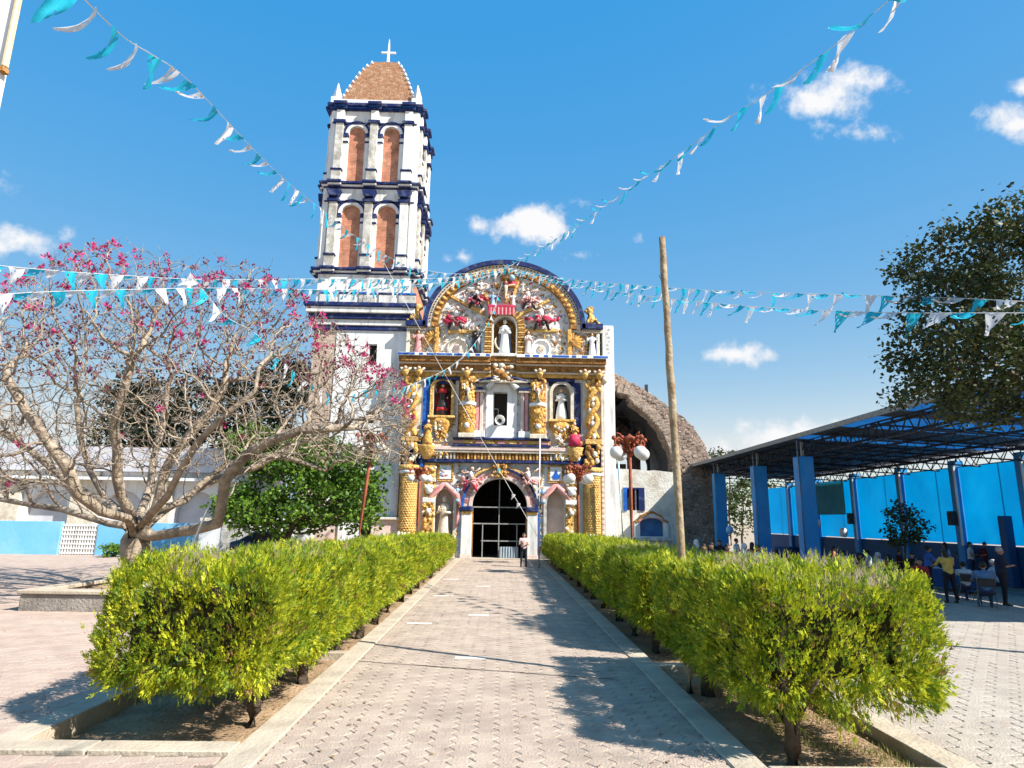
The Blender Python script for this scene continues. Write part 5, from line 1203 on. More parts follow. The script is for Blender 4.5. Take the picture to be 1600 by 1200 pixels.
for x in (-1.3, 1.35):
    for y in (-.72, .72):
        w = MB().mat(M_black, True).lathe([(.1, -.1), (.33, -.1), (.33, .1), (.1, .1)], (x, y, .33), 18, M=Matrix.Rotation(R(90), 3, 'X')).build('wheel', car)
        MB().mat(M_iron, True).lathe([(.02, -.11), (.19, -.11), (.19, .11), (.02, .11)], (x, y, .33), 14, M=Matrix.Rotation(R(90), 3, 'X')).build('rim', w)
for y in (-.6, .6): MB().mat(M_globe).box(2.08, 2.17, y-.15, y+.15, .62, .76).build('headlight', car)
# hill
M_hill = pm('far_hill_scrub', (.20, .25, .26), (.15, .19, .21), .01, .95, .3, .05, coords='World')
m = MB().mat(M_hill, True); nx, ny = 60, 10
for j in range(ny+1):
    for i in range(nx+1):
        x = -900+1500*i/nx; y = 520+j*60
        hgt = (math.sin(math.pi*j/ny))*(60+45*noise.noise((x*.004, 3, 1))+18*noise.noise((x*.015, y*.01, 2)))*max(0, min(1, (-x+40)/260))
        m.v.append((x, y, -.4+max(0, hgt)))
for j in range(ny):
    for i in range(nx): a = j*(nx+1)+i; m.face(a, a+1, a+nx+2, a+nx+1)
h = m.build('hill'); h['kind'] = 'structure'
# near white post with a cream conduit at the left edge of the view
PY = 4.6
q0, q1 = at(-30, 100, PY), at(4, 100, PY)
POST_TOP = Vector((q1.x, PY, 7.12))
post = thing('white_post', 'white painted post with a cream conduit at the left edge', 'post', (0, 0, 0))
MB().mat(M_white2).box(q0.x-.02, q1.x, PY, PY+.07, -.02, 7.2).build('shaft', post, bevel=.012)
pc = at(27, 103, PY-.03)
MB().mat(pm('cream_conduit', (.72, .58, .36), (.6, .47, .28), 5, .5, .05)).box(q1.x+.008, q1.x+.045, PY-.03, PY+.02, pc.z, 7.2).build('conduit', post, bevel=.01)
MB().mat(M_brown).box(q1.x+.002, q1.x+.047, PY-.035, PY+.025, pc.z-.05, pc.z-.002).build('conduit_end', post, bevel=.005)
MB().mat(M_conc).box(q0.x-.12, q1.x+.1, PY-.1, PY+.35, -.02, .12).build('footing', post, bevel=.02)
# ------------------------------------------------------------------ clipped thuja hedges
L_hedge = [leafmat('thuja_tip', (.48, .51, .024), (.30, .37, .016), .40, dry=(.44, .36, .06), dry_amt=.35, scale=3.0),
           leafmat('thuja_green', (.11, .20, .015), (.20, .29, .016), .36, scale=3.0)]
L_hedge.append(leafmat('thuja_browned', (.30, .17, .06), (.22, .13, .05), .3))
L_hedge.append(leafmat('thuja_new_shoot', (.66, .64, .035), (.50, .54, .028), .42))
M_dry = pm('dry_twig', (.46, .36, .30), (.36, .27, .22), 9, .9, 0, coords='World')
M_core = pm('hedge_shade_core', (.030, .030, .010), (.05, .038, .018), 5, .95, .6, 12, coords='World')
def spray(m, p, d, up, s, rn):
    """flat fan of scale-leaves: a stem leaf and side leaflets, all pointed"""
    side = d.cross(up)
    if side.length < .01: side = Vector((1, 0, 0))
    side.normalize(); nrm = side.cross(d).normalized()
    o = len(m.v); t = p+d*s*1.15
    a = p+d*s*.4+side*s*.17+nrm*rn.uniform(-.06, .1)*s; b = p+d*s*.4-side*s*.17+nrm*rn.uniform(-.06, .1)*s
    c = p+d*s*.85+side*s*.25; e = p+d*s*.85-side*s*.25
    q = p+d*s*.55+side*s*.04
    m.v += [tuple(p), tuple(a), tuple(q), tuple(b), tuple(c), tuple(e), tuple(t+side*s*.07), tuple(t-side*s*.07)]
    m.face(o, o+1, o+2, o+3); m.face(o+1, o+4, o+2); m.face(o+3, o+2, o+5); m.face(o+2, o+6, o+7)
def shrub_mesh(seed, n, size, hw, hl, zb, zt, dry=.4, open_end=False):
    """clipped rounded block of foliage, half width hw (x), half length hl (y)"""
    rn = random.Random(seed); m = MB(); md = MB().mat(M_dry)
    cz = (zb+zt)/2; hz = (zt-zb)/2; rad = .42
    areas = [(0, hl*hz), (1, hw*hz), (2, hw*hl)]; tot = 2*sum(x for _, x in areas)
    def rbox(p, r=rad, sh=0.):
        c = Vector((max(-hw+r, min(hw-r, p.x)), max(-hl+r, min(hl-r, p.y)), max(-hz+r, min(hz-r, p.z))))
        nd = (p-c); nd = nd.normalized() if nd.length > 1e-5 else Vector((0, 0, 1))
        q = c+nd*r
        b = .12*noise.noise(q*1.5+Vector((seed*3, 0, 0)))+.15*noise.noise(Vector((q.x*4.2, q.y*4.2, q.z*1.5+seed*3)))
        return q+nd*(b-sh)+Vector((0, 0, cz)), nd
    def pick():
        t = rn.random()*tot
        for ax, ar in areas:
            for sg in (-1, 1):
                if t < ar:
                    p = [rn.uniform(-hw, hw), rn.uniform(-hl, hl), rn.uniform(-hz, hz)]; p[ax] = sg*(hw, hl, hz)[ax]; return Vector(p)
                t -= ar
        return Vector((hw, 0, 0))
    for k in range(n//8):
        p, nd = rbox(pick())
        if nd.z < -.75 and rn.random() < .55: continue
        p = p-nd*(rn.random()**1.6*.17)
        base = (nd*.7+Vector((0, 0, .8 if nd.z > -.3 else -.1))+Vector((rn.gauss(0, .22), rn.gauss(0, .22), rn.gauss(0, .12)))).normalized()
        bare = nd.z > .8 and noise.noise(Vector((p.x*1.3, p.y*1.1, seed*3))) > .22-dry and abs(p.x) < hw*.72
        tone = rn.random()  # random pick of the tuft's leaf colour
        m.mat(L_hedge[3] if tone < .22 else (L_hedge[0] if tone < .62 else (L_hedge[1] if tone < .97 else L_hedge[2]))); ts = size*rn.choice((.7, .85, 1, 1, 1.2, 1.5))
        sw = Vector((rn.gauss(0, 1), rn.gauss(0, 1), rn.gauss(0, .3)))
        for j in range(8):
            d = (base+Vector((rn.gauss(0, .34), rn.gauss(0, .34), rn.gauss(0, .26)))).normalized(); q = p+Vector((rn.gauss(0, ts*.55), rn.gauss(0, ts*.55), rn.gauss(0, ts*.7)))
            if bare and rn.random() < .8:
                if j < 5:
                    L = rn.uniform(.03, .085); w = .0028; sd = d.cross(Vector((0, 1, .3))).normalized()*w
                    md.poly([q-sd-Vector((0, 0, .06)), q+sd-Vector((0, 0, .06)), q+d*L+Vector((0, 0, L*.4))])
            else: spray(m, q, d, sw, ts*rn.uniform(.75, 1.3), rn)
    fo = m.mesh('foliage'); dr = md.mesh('dry_twigs') if md.v else None
    c = MB().mat(M_core, True); nu = 14  # solid dark core added inside to block light through the foliage
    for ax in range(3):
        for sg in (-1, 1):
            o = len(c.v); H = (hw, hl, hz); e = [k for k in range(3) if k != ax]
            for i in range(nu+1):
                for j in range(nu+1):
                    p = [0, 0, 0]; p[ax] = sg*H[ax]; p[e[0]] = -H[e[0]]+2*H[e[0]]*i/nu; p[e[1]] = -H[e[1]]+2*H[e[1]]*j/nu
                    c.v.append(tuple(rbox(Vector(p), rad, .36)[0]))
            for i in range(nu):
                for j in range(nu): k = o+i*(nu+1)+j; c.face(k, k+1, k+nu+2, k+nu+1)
    return fo, c.mesh('shade_core'), dr
def trunk_mesh(seed, h, r):
    rn = random.Random(seed); m = MB().mat(M_dbark, True)
    m.tube([(0, 0, -.06), (rn.gauss(0, .02), rn.gauss(0, .02), h*.3), (rn.gauss(0, .04), rn.gauss(0, .04), h*.7), (rn.gauss(0, .06), rn.gauss(0, .06), h+.35)], [r*1.35, r, r*.85, r*.5], 9)
    for k in range(5):
        a = rn.uniform(0, 6.3); m.tube([(0, 0, h*rn.uniform(.4, .8)), (math.cos(a)*.18, math.sin(a)*.18, h+.1), (math.cos(a)*.5, math.sin(a)*.5, h+.4)], [r*.5, r*.36, r*.15], 6)
    return m.mesh('trunk')
ZB, ZT = .58, 1.95
near_v = [shrub_mesh(s, 46000, .054, 1.06, 1.14, ZB, ZT, d) for s, d in ((1, .12), (2, .36), (3, .25))]
far_v = [shrub_mesh(s, 17000, .08, 1.04, 1.14, ZB, ZT-.06, d) for s, d in ((4, .0), (5, .14))]
trunks = [trunk_mesh(s, .55, .085) for s in (1, 2, 3)]
ORD = ['nearest', 'second', 'third', 'fourth', 'fifth', 'sixth', 'seventh', 'eighth', 'ninth', 'tenth', 'eleventh', 'twelfth', 'thirteenth', 'fourteenth', 'fifteenth', 'sixteenth', 'seventeenth', 'eighteenth']
rn = random.Random(3)
for sgn, side in ((-1, 'left'), (1, 'right')):
    y = 8.45 if sgn < 0 else 7.78; i = 0
    while y < 38.2:
        x = (-3.47 if sgn < 0 else 3.52)+(.03*rn.gauss(0, 1)); z0 = -.19 if sgn < 0 else -.13
        if i < 4: fo, co, dr = near_v[(i+(1 if sgn > 0 else 0)) % 3]
        else: fo, co, dr = far_v[i % 2]
        big = 1.0 if i else (.99 if sgn > 0 else .95)
        lab = ('%s clipped thuja shrub of the %s hedge counting from the camera' % (ORD[i], side)) if i < 16 else 'clipped thuja shrub at the far end of the %s hedge' % side
        t = thing('hedge_shrub', lab, 'shrub', (x, y, z0), 0, 'clipped shrubs of the %s hedge' % side)
        flip = math.pi if rn.random() < .5 else 0
        sx = (.99 if i == 0 else rn.uniform(.92, 1.0)); szz = rn.uniform(.97, 1.03)*(1-.16*min(1, i/12))*(.95 if sgn > 0 and i in (1, 2, 3, 4) else 1)
        if i > 5: sx *= .96
        for nm, me in (('foliage', fo), ('shade_core', co), ('dry_twigs', dr)):
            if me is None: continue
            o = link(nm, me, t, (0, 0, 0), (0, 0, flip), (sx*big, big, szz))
            if nm != 'shade_core': o['kind'] = 'stuff'
        link('trunk', trunks[i % 3], t, (-sgn*.5, rn.uniform(-.15, .15)-(.7 if i == 0 and sgn > 0 else 0), 0), (0, 0, rn.uniform(0, 6)))
        if 0 < i < 5: link('trunk', trunks[(i+1) % 3], t, (sgn*.25, .3+rn.uniform(-.2, .2), 0), (0, 0, rn.uniform(0, 6)), (.8, .8, 1))
        step = rn.uniform(1.9, 2.1)
        if sgn > 0 and i == 1: step = 3.15
        if sgn > 0 and i in (4, 8): step = 2.35
        y += step; i += 1

# ------------------------------------------------------------------ branching by space colonisation
def grow(seeds, attract, step=.25, influence=2.5, kill=.5, iters=120, up=.0, seed=0, jitter=.12):
    """seeds: list of polylines (scaffold). returns nodes, parent indices"""
    rn = random.Random(seed); N = []; Pn = []
    for pl, par in seeds:
        last = par
        for p in pl:
            N.append(Vector(p)); Pn.append(last); last = len(N)-1
    A = [Vector(a) for a in attract]; alive = [True]*len(A)
    for it in range(iters):
        kd = kdtree.KDTree(len(N))
        for i, p in enumerate(N): kd.insert(p, i)
        kd.balance(); pull = {}; left = 0
        for k, a in enumerate(A):
            if not alive[k]: continue
            p, i, d = kd.find(a)
            if d < kill: alive[k] = False; continue
            left += 1
            if d < influence: pull.setdefault(i, []).append((a-p).normalized())
        if not pull or not left: break
        for i, ds in pull.items():
            d = sum(ds, Vector())/len(ds)+Vector((rn.gauss(0, jitter), rn.gauss(0, jitter), rn.gauss(0, jitter)+up))
            if d.length < 1e-3: continue
            N.append(N[i]+d.normalized()*step); Pn.append(i)
    return N, Pn
def radii(N, Pn, tip, expo=2.2):
    ch = [0]*len(N); acc_ = [0.]*len(N)
    for i in range(len(N)):
        if Pn[i] is not None: ch[Pn[i]] += 1
    order = sorted(range(len(N)), key=lambda i: -i)
    r = [0.]*len(N)
    for i in order:
        if acc_[i] == 0: acc_[i] = tip**expo
        r[i] = acc_[i]**(1/expo)
        if Pn[i] is not None: acc_[Pn[i]] += acc_[i]
    return r, ch
def limbs(N, Pn, r, ch, m_of, sides=6):
    """chains of nodes between forks as tubes; m_of(radius) picks the mesh builder"""
    kids = {}
    for i, p in enumerate(Pn):
        if p is not None: kids.setdefault(p, []).append(i)
    starts = [(None, i) for i, p in enumerate(Pn) if p is None]
    while starts:
        par, i = starts.pop(); chain = ([par] if par is not None else [])+[i]
        while True:
            k = kids.get(i, [])
            if not k: break
            k = sorted(k, key=lambda q: -r[q]); 
            for o in k[1:]: starts.append((i, o))
            i = k[0]; chain.append(i)
        pts = [N[c] for c in chain]; rr = [r[c] for c in chain]
        rr = [q*(1+(.16*noise.noise(p*1.9)+.10*noise.noise(p*5) if q > .03 else 0)) for p, q in zip(pts, rr)]
        if par is not None: rr[0] = min(rr[0], rr[1]*1.15)
        if len(pts) < 2: continue
        mb = m_of(rr[1] if len(rr) > 1 else rr[0]); mb.tube(pts, rr, sides if rr[1] > .03 else (5 if rr[1] > .014 else 4), False)
def leaf_cloud(m, pts, n, spread, s0, s1, rn, droop=.2, mats=None):
    for p in pts:
        for k in range(n):
            q = p+Vector((rn.gauss(0, spread), rn.gauss(0, spread), rn.gauss(0, spread*.8))); s = rn.uniform(s0, s1)
            d = Vector((rn.gauss(0, 1), rn.gauss(0, 1), rn.gauss(0, .6)-droop)).normalized(); sd = d.cross(Vector((rn.gauss(0, 1), rn.gauss(0, 1), rn.gauss(0, 1)))).normalized()*s*.34
            if mats: m.mat(rn.choice(mats))
            o = len(m.v); m.v += [tuple(q), tuple(q+d*s*.5+sd), tuple(q+d*s), tuple(q+d*s*.5-sd)]; m.face(o, o+1, o+2, o+3)

# ---- bare flowering coral tree on the left
CY = 20.0
def C(u, v, dy=0): return at(u, v, CY+dy)
base = C(212, 880); base.z = .35
def poly(*a): return [C(*p) for p in a]
trunk_pl = [Vector((base.x+.05, CY, .1)), C(213, 860), C(212, 842), C(214, 828)]
seeds = [(trunk_pl, None)]
T3 = 3; T2 = 2
sc_l = [poly((228, 815), (243, 795), (252, 768), (258, 735), (275, 705), (300, 675), (330, 640), (352, 600)),
        poly((205, 800, -.3), (190, 778, -.6), (183, 745, -.9), (184, 705, -1.2), (178, 665, -1.5), (190, 620, -1.8), (205, 570, -2)),
        poly((196, 822, .2), (170, 818, .5), (130, 806, .9), (95, 795, 1.3), (55, 790, 1.6), (10, 782, 2), (-60, 770, 2.3)),
        poly((240, 838, -.3), (275, 832, -.8), (310, 826, -1.3), (340, 818, -1.7), (347, 785, -2), (352, 750, -2.3), (380, 715, -2.6), (420, 690, -2.9), (470, 672, -3.1), (540, 668, -3.2)),
        poly((222, 806, .8), (250, 795, 1.4), (290, 782, 2.0), (315, 755, 2.6), (350, 728, 3.1), (400, 712, 3.4), (450, 715, 3.5), (510, 735, 3.5)),
        poly((190, 806, 1.0), (160, 785, 1.8), (120, 762, 2.5), (90, 740, 3), (50, 705, 3.3), (10, 680, 3.5), (-40, 650, 3.6)),
        poly((200, 810, -1), (160, 800, -1.8), (120, 770, -2.4), (105, 730, -2.8), (75, 690, -3), (40, 640, -3.2), (10, 590, -3.4)),
        poly((220, 800, 1.4), (235, 760, 2.4), (240, 715, 3.2), (255, 660, 3.8), (262, 600, 4.2)),
        poly((255, 800, 1.8), (300, 770, 2.9), (345, 745, 3.5), (400, 730, 3.9), (450, 700, 4.2), (520, 670, 4.3)),
        poly((232, 808, -1.2), (262, 775, -2.2), (282, 735, -3), (310, 690, -3.6), (350, 650, -4.1), (400, 610, -4.3)),
        poly((205, 812, 1.5), (165, 780, 2.6), (140, 735, 3.4), (125, 680, 3.9), (120, 630, 4.2))]
n0 = len(trunk_pl)
cnt = n0
seeds_all = [(trunk_pl, None)]
for k, pl in enumerate(sc_l):
    seeds_all.append((pl, T3 if k % 2 else T2))
rn = random.Random(42); att = []
ctr = C(270, 640); 
def crown_top(u):        # upper outline of the crown in the survey photo
    kn = [(-120, 520), (-40, 470), (0, 430), (60, 400), (130, 372), (190, 368), (240, 392), (300, 398), (370, 405), (420, 412), (470, 455), (530, 505), (580, 545), (625, 590), (650, 640)]
    for (a, va), (b, vb) in zip(kn, kn[1:]):
        if a <= u <= b: return va+(vb-va)*(u-a)/(b-a)
    return 650
while len(att) < 7200:
    u = rn.uniform(-110, 645); dy = rn.gauss(0, 2.6)
    if abs(dy) > 5.2: continue
    f = 1-(dy/6.2)**2*.55
    tp = crown_top(u); lo = 742 if 120 < u < 380 else (778 if u < 120 else 728)
    tp = lo-(lo-tp)*f
    v = tp+(lo-tp)*(rn.random()**1.02)
    att.append(C(u, v, dy))
N, Pn = grow(seeds_all, att, step=.23, influence=2.2, kill=.26, iters=110, up=.12, seed=5, jitter=.2)
r, ch = radii(N, Pn, .0085, 2.02)
print('coral nodes', len(N), 'trunk', r[0])
tree = thing('coral_tree', 'bare spreading tree with pink blossoms and thick pale trunk', 'tree', (0, 0, 0))
m_t, m_l, m_tw = MB().mat(M_bark, True), MB().mat(M_bark, True), MB().mat(M_bark, True)
limbs(N, Pn, r, ch, lambda q: m_t if q > .16 else (m_l if q > .045 else m_tw), 8)
rn = random.Random(91)
for i in range(n0, len(N)):                   # short side twigs
    if r[i] < .05 and rn.random() < .55:
        d = (N[i]-N[Pn[i]]).normalized(); e = (d*.5+Vector((rn.gauss(0, .7), rn.gauss(0, .7), rn.gauss(.25, .5)))).normalized(); L = rn.uniform(.18, .6)
        q1 = N[i]+e*L*.5; q2 = q1+(e+Vector((rn.gauss(0, .3), rn.gauss(0, .3), .35))).normalized()*L*.5
        m_tw.tube([N[i], q1, q2], [.010, .007, .004], 3, False)
m_t.build('trunk', tree); o = m_l.build('branches', tree); o['kind'] = 'stuff'; o = m_tw.build('twigs', tree); o['kind'] = 'stuff'
M_petal = pm('pink_petal', (.70, .035, .20), (.80, .10, .30), 14, .5, 0, trans=.3, stain=(.45, .02, .10), stain_scale=9, stain_amt=.5, coords='World')
M_bud = pm('dark_bud', (.10, .02, .04), (.16, .03, .06), 10, .7, 0)
def flower(seed, full):
    rn = random.Random(seed); m = MB()
    for k in range(26 if full else 9):
        m.mat(M_petal if rn.random() < (.72 if full else .35) else M_bud, True)
        d = Vector((rn.gauss(0, 1), rn.gauss(0, 1), rn.gauss(.4, .8))).normalized(); p = d*rn.uniform(.02, .08)
        L = rn.uniform(.08, .19) if full else rn.uniform(.05, .11); sd = d.cross(Vector((rn.gauss(0, 1), rn.gauss(0, 1), 1))).normalized()*L*.22; b = Vector((0, 0, rn.uniform(-.03, .05)))
        o = len(m.v); m.v += [tuple(p), tuple(p+d*L*.55+sd), tuple(p+d*L+b), tuple(p+d*L*.55-sd)]; m.face(o, o+1, o+2, o+3)
    return m.mesh('flower_cluster')
fls = [flower(k, True) for k in range(4)]; buds = [flower(k+9, False) for k in range(3)]
tips = [i for i in range(len(N)) if ch[i] == 0]
rn.shuffle(tips); nf = 0; nb = 0; mb = MB().mat(M_bud)
for i in tips:
    p = N[i]; hi = p.z
    # image height of the tip decides how much it flowers: only the upper crown blooms
    c = CAMR.transposed() @ (p-Vector((0, 0, EYE))); vv = 600-FPX*c.y/-c.z; uu = 800+FPX*c.x/-c.z
    pr = .5 if vv < crown_top(uu)+60 else (.13 if vv < 545 else (.03 if vv < 640 else .008))
    if uu > 420: pr *= .62
    if rn.random() < pr and nf < 240 and uu > -20:
        link('flower_cluster', rn.choice(fls), tree, p, (rn.uniform(-.5, .5), rn.uniform(-.5, .5), rn.uniform(0, 6)), (rn.uniform(.55, .95),)*3); nf += 1
    elif vv < 600 and rn.random() < .8:
        for k in range(3): q = p+Vector((rn.gauss(0, .05), rn.gauss(0, .05), rn.gauss(.03, .05))); mb.ball(q, rn.uniform(.02, .04), 5, 4)
o = mb.build('flower_buds', tree); o['kind'] = 'stuff'
# raised planter of that tree
pt = thing('tree_planter', 'low grey concrete planter wall under the bare flowering tree', 'planter', (0, 0, 0))
zt_ = at(100, 921, 16.4).z
for (x0, x1, y0, y1) in ((-11.45, -6.2, 16.25, 16.6), (-11.45, -11.1, 16.604, 24.2), (-6.55, -6.2, 16.604, 24.2), (-11.09, -6.56, 23.85, 24.2)):
    MB().mat(M_dconc).box(x0, x1, y0, y1, -.03, zt_-.1).build('planter_wall', pt, bevel=.02); MB().mat(M_conc).box(x0-.06, x1+.06, y0-.06 if y0 < 16.5 else y0, y1+.0, zt_-.098, zt_).build('coping', pt, bevel=.02)
MB().mat(M_soil).box(-11.1, -6.5, 16.6, 23.9, 0, zt_-.16).build('planter_soil', pt)
for k in range(3):
    MB().mat(M_grey).box(-9.6+.3*k, -8.7+.5*k, 17.0, 17.7, zt_-.155+.1*k, zt_-.06+.1*k).build('loose_slab', pt, bevel=.01)
# prop stick and orange paint band against the limbs
p0, p1 = at(294, 866, 18.5), at(330, 783, 18.0)
st = MB().mat(M_globe, True).tube([(p0.x, p0.y, .2), tuple(p0), tuple(p1)], .03, 8).build('prop_pole'); tag(st, 'thin white prop pole leaning under the right limb of the bare tree', 'pole')

# ---- leafy trees
def leafy(name, label, base, trunk_h, crown, n_att, leaf, per, spread, ls, seed, bark=M_dbark, tip=.012, fork=None, step=.35, kill=.6, infl=3.5, group=None, mats=None, gap=None, expo=2.3, keep=.7):
    """crown: list of (centre, (rx, ry, rz)) lobes"""
    rn = random.Random(seed); base = Vector(base); t = thing(name, label, 'tree', base, 0, group); att = []
    while len(att) < n_att:
        c, rr = rn.choice(crown); d = Vector((rn.gauss(0, 1), rn.gauss(0, 1), rn.gauss(0, 1))).normalized()*(rn.random()**.42)
        p = Vector((c[0]+d.x*rr[0], c[1]+d.y*rr[1], c[2]+d.z*rr[2]))-base
        if gap and noise.noise((p+Vector((seed, 0, 0)))*gap[0]) < gap[1]: continue
        att.append(p)
    top = Vector((0, 0, trunk_h)); pl = [Vector((rn.gauss(0, .03), rn.gauss(0, .03), -.1+trunk_h*k/4)) for k in range(5)]
    seeds = [(pl, None)]
    if fork:
        for f in fork: seeds.append(([Vector(q)-base for q in f], 4))
    N, Pn = grow(seeds, att, step, infl, kill, 70, .02, seed, .1); r, ch = radii(N, Pn, tip, expo)
    mt, mbr = MB().mat(bark, True), MB().mat(bark, True); limbs(N, Pn, r, ch, lambda q: mt if q > tip*5 else mbr, 7); mt.build('trunk', t); o = mbr.build('branches', t); o['kind'] = 'stuff'
    tp = [N[i] for i in range(len(N)) if ch[i] == 0 or (r[i] < tip*2.1 and rn.random() < keep)]
    m = MB(); leaf_cloud(m, tp, per, spread, ls[0], ls[1], rn, mats=leaf); o = m.build('crown', t); o['kind'] = 'stuff'
    return t, len(tp)*per
G_dark = [leafmat('dark_leaf', (.022, .036, .012), (.036, .055, .015), .18), leafmat('olive_leaf', (.07, .078, .018), (.11, .10, .026), .22), leafmat('mid_leaf', (.032, .052, .013), (.05, .075, .017), .2)]
G_green = [leafmat('fresh_leaf', (.12, .24, .02), (.18, .30, .025), .38), leafmat('deep_leaf', (.05, .115, .018), (.07, .15, .02), .32)]
G_ever = [leafmat('evergreen_leaf', (.018, .032, .012), (.03, .05, .016), .15), leafmat('evergreen_leaf_pale', (.05, .075, .02), (.035, .055, .015), .2)]  # paler leaves mixed at random among the darker ones
# big dark tree at the right edge
BT = Vector((11.6, 11.8, 0))
def Bp(u, v, Y): p = at(u, v, Y); return (p.x, p.y, p.z)
big = [(Bp(1570, 420, 11.2), (1.5, 1.7, 1.3)), (Bp(1475, 410, 11.4), (.75, 1.2, .55)), (Bp(1500, 540, 11.0), (1.15, 1.6, .9)), (Bp(1600, 560, 11.5), (1.7, 2.0, 1.3)), (Bp(1455, 560, 11.5), (.75, 1.1, .65)), (Bp(1570, 615, 11.2), (1.2, 1.4, .45)),
       (Bp(1462, 615, 11.2), (.6, .9, .42)), (Bp(1700, 480, 11.8), (1.9, 2.0, 1.9)), (Bp(1590, 350, 11.2), (.7, 1.0, .5)), (Bp(1490, 470, 11.2), (.8, 1.2, .5))]
_, nl = leafy('big_shade_tree', 'large dark leafed tree filling the right edge above the pavilion', BT, 3.0, big, 3000, [G_dark[0], G_dark[2], G_dark[0], G_dark[1]], 80, .15, (.06, .12), 8, tip=.009, keep=.26, step=.22, kill=.30, infl=2.4, gap=(1.25, -.08), group='trees around the plaza')
print('big tree leaves', nl)
# round green tree left of the tower
gc = at(470, 770, 33)
gr_l = [(Bp(450, 800, 33), (3.2, 2.6, 1.1)), (Bp(400, 790, 33.5), (2.3, 2.0, 1.2)), (Bp(520, 770, 33), (2.5, 2.2, 1.6)), (Bp(560, 790, 32.5), (1.3, 1.6, 1.3)), (Bp(470, 720, 33.5), (2.8, 2.3, 1.5)), (Bp(560, 735, 33), (1.4, 1.5, 1.2)), (Bp(400, 700, 34), (1.6, 1.6, 1.4))]
gb = at(447, 850, 33); gb.z = 0
leafy('round_green_tree', 'round dense green tree with dark trunk beside the white tower', gb, 1.3, gr_l, 1600, G_green, 36, .25, (.15, .28), 14, tip=.014, step=.35, kill=.42, infl=4.5, group='trees around the plaza')
# dark evergreen and brush behind the flowering tree
ev = at(215, 850, 52); ev.z = 0
leafy('dark_evergreen_tree', 'dark evergreen tree standing behind the bare flowering tree', ev, 2.5, [(Bp(215, 640, 52), (3.2, 2.5, 3.2)), (Bp(205, 690, 52), (3.6, 2.5, 3)), (Bp(250, 720, 52), (4, 2.5, 2.5)), (Bp(225, 760, 52), (4.5, 2.5, 2.5))], 700, G_ever, 40, .42, (.25, .45), 15, tip=.03, step=.6, kill=.9, infl=6, group='trees around the plaza')
ev2 = at(340, 850, 50); ev2.z = 0
leafy('brown_green_tree', 'brownish green tree behind the bare branches near the tower', ev2, 2.5, [(Bp(330, 640, 50), (4, 2.5, 3)), (Bp(400, 640, 50), (3.6, 2.5, 3.2)), (Bp(450, 600, 51), (3, 2.5, 2.2)), (Bp(300, 700, 50), (4.5, 2.5, 3)), (Bp(420, 700, 50), (4, 2.5, 3))], 900, [G_ever[0], G_ever[1], G_dark[1]], 38, .42, (.25, .45), 16, tip=.03, step=.6, kill=.9, infl=6, group='trees around the plaza')
# small tree in front of the pavilion, far tree tops over the roof, plants seen through the far bay
sb = at(1412, 868, 23.5); sb.z = 0
leafy('small_tree', 'small dark leafy tree standing before the bright blue sheets', sb, 1.1, [(Bp(1412, 835, 23.5), (.85, .8, .45)), (Bp(1410, 805, 23.5), (.62, .6, .5)), (Bp(1425, 825, 23.5), (.75, .6, .45))], 330, [G_dark[0], G_dark[2]], 16, .1, (.08, .16), 18, tip=.008, step=.15, kill=.24, infl=1.6, group='trees around the plaza')
ft = at(1135, 720, 70); ft.z = 0
leafy('distant_tree', 'distant tree tops showing above the far pavilion roof', ft, 4, [(Bp(1122, 712, 70), (1.6, 1.5, 1.0)), (Bp(1148, 714, 70), (1.2, 1.2, .6)), (Bp(1150, 760, 70), (5, 3, 3))], 160, [G_dark[2], G_dark[1]], 22, .35, (.25, .45), 19, tip=.03, step=.8, kill=1.0, infl=7, group='trees around the plaza')
fb = at(1160, 850, 52); fb.z = 0
leafy('far_bay_tree', 'olive green tree seen through the far bay of the pavilion', fb, 1.5, [(Bp(1160, 800, 52), (1.8, 1.5, 2.2)), (Bp(1165, 770, 52), (1.5, 1.5, 1.2))], 160, [G_dark[1], G_green[1]], 24, .3, (.2, .35), 20, tip=.025, step=.5, kill=.7, infl=5, group='trees around the plaza')
# small clump of green at the blue wall foot
pb = at(178, 866, 36.5)
t = thing('small_bush', 'small bright green bush at the foot of the light blue wall', 'bush', (pb.x, pb.y, 0)); m = MB(); leaf_cloud(m, [Vector((random.gauss(0, .3), random.gauss(0, .3), .15+.5*random.random())) for k in range(50)], 14, .1, .1, .2, random.Random(2), mats=G_green); o = m.build('foliage', t); o['kind'] = 'stuff'
MB().mat(M_dbark, True).tube([(0, 0, 0), (0, 0, .4)], .03, 6).build('stem', t)
